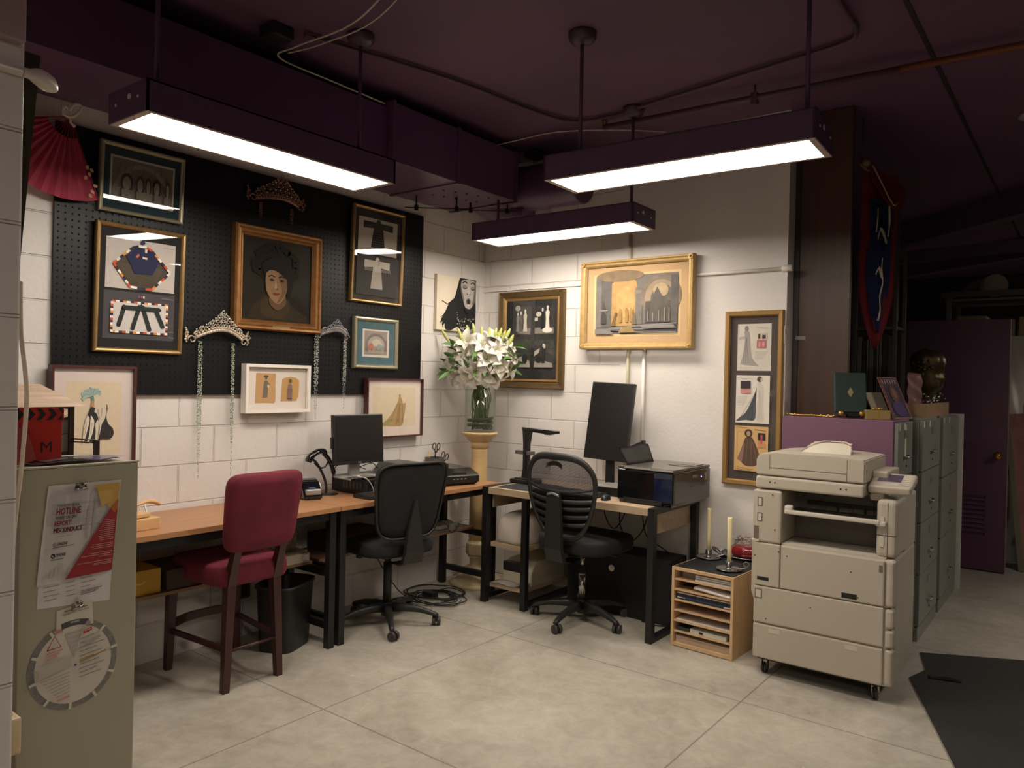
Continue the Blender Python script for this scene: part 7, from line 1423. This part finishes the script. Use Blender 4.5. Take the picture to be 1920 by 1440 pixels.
for i in range(3): b.box(.04+i*.04, .06, .2263, .07+i*.04, .12, .2275)
b.obj('panel_marks', M_GLK, t)
# under the right desk
S1, S2 = .4055, .1305
t = thing('covered_machine', 'lumpy object under a white dust cover on the upper shelf of the oak desk', 'dust cover', (.755, -.36, S1)); random.seed(2); b = B(); rs = []; n = 44
for z, sx, sy in ((0, .135, .235), (.03, .142, .243), (.09, .145, .245), (.14, .138, .235), (.175, .115, .20), (.19, .07, .12), (.193, .02, .03)):
    rs.append([(sx*math.copysign(abs(math.cos(2*PI*i/n))**.55, math.cos(2*PI*i/n))*(1+.02*math.sin(i*2.1+z*20)), sy*math.copysign(abs(math.sin(2*PI*i/n))**.55, math.sin(2*PI*i/n))*(1+.025*math.sin(i*1.3+z*30)), z+.006*math.sin(i*.9)*(z > .02)) for i in range(n)])
b.rings(rs, 0, True); b.obj('cover_cloth', mat('white_cotton', '#c9beb2', .8, var=.06, bump=.3, bs=25), t)
t = thing('white_bag', 'white plastic bag slumped in front of the covered machine, beside the mesh chair', 'bag', (.995, -.40, .0)); 
b = B(); b.grid(lambda i, j: V((-.03+.10*i+.012*math.sin(13*j+5*i), -.10+.16*j+.01*math.sin(11*i), .56-.17*i-.05*math.sin(PI*j)*i+.014*math.sin(17*j+9*i))), 16, 16); b.solidify(.003); b.obj('bag_sheet', mat('bag_white', '#cbbfb0', .5, var=.1), t)
b = B(); b.bar((-.045, .0, .42), (-.045, .0, .58), .10, .006, up=(1, 0, 0)); b.obj('bag_handle', MATS['bag_white'], t)
t = thing('receipt_printer', 'beige and black receipt printer on the lower shelf of the oak desk', 'printer', (.78, -.33, S2)); M_RP = mat('printer_beige', '#c6bba2', .5)
b = B(); b.rings([[(-.12, -.19, .0), (.125, -.19, 0), (.125, .20, 0), (-.12, .20, 0)], [(-.12, -.19, .09), (.125, -.19, .09), (.125, .20, .13), (-.12, .20, .13)], [(-.11, -.13, .15), (.115, -.13, .15), (.115, .18, .16), (-.11, .18, .16)]], 0, False); b.obj('shell', M_RP, t)
b = B(); b.box(-.121, -.192, .072, .03, -.12, .135, bev=.004); b.obj('black_cover', M_KB, t); b = B(); b.box(.045, -.1925, .05, .095, -.1895, .10, bev=.002); b.obj('window_frame', M_KB, t); b = B(); b.box(.057, -.194, .06, .082, -.1922, .09); b.obj('window', M_SIL, t)
t = thing('curled_paper', 'curled white sheet of paper in front of the receipt printer', 'paper', (.76, -.56, S2)); b = B(); b.grid(lambda i, j: V((-.135+.27*i, -.065+.10*j, .002+.006*math.sin(5*i)**2+.05*max(0, i-.72)**2*6)), 16, 8); b.solidify(.0012); b.obj('sheet', M_PAP, t)
t = thing('black_case', 'large black case with a silver lock under the oak desk behind the mesh chair', 'case', (1.42, -.185, 0)); b = B(); b.box(-.38, -.115, 0, .385, .11, .41, bev=.006); b.obj('case_body', mat('matte_black', '#141210', .7), t); b = B(); b.cyl((-.03, -.116, .30), (-.03, -.128, .30), .021, n=20); b.box(-.036, -.131, .292, -.024, -.127, .308); b.obj('lock', CH if 'CH' in globals() else M_SIL, t)
for lab, p in (('black cable drooping behind the mesh chair, left loop', [(1.20, -.10, .74), (1.22, -.12, .6), (1.30, -.14, .52), (1.36, -.12, .6), (1.38, -.09, .73)]), ('black cable drooping behind the mesh chair, middle loop', [(1.33, -.10, .74), (1.35, -.14, .55), (1.44, -.15, .46), (1.52, -.13, .55), (1.55, -.09, .73)]), ('black cable drooping to the case behind the mesh chair', [(1.50, -.10, .74), (1.52, -.14, .6), (1.56, -.15, .5), (1.66, -.15, .45), (1.70, -.12, .414)])):
    b = B(); b.tube(spline(p, 6), .004, 6); tag(b.obj('cable', M_CBL), lab, 'cable', 'cables under the oak desk')
b = B(); b.tube(spline([(1.62, -.32, .006), (1.72, -.34, .006), (1.8, -.30, .006), (1.88, -.22, .006)], 6), .004, 6); tag(b.obj('floor_cable', M_CBL), 'black cable lying on the floor in front of the black case', 'cable')
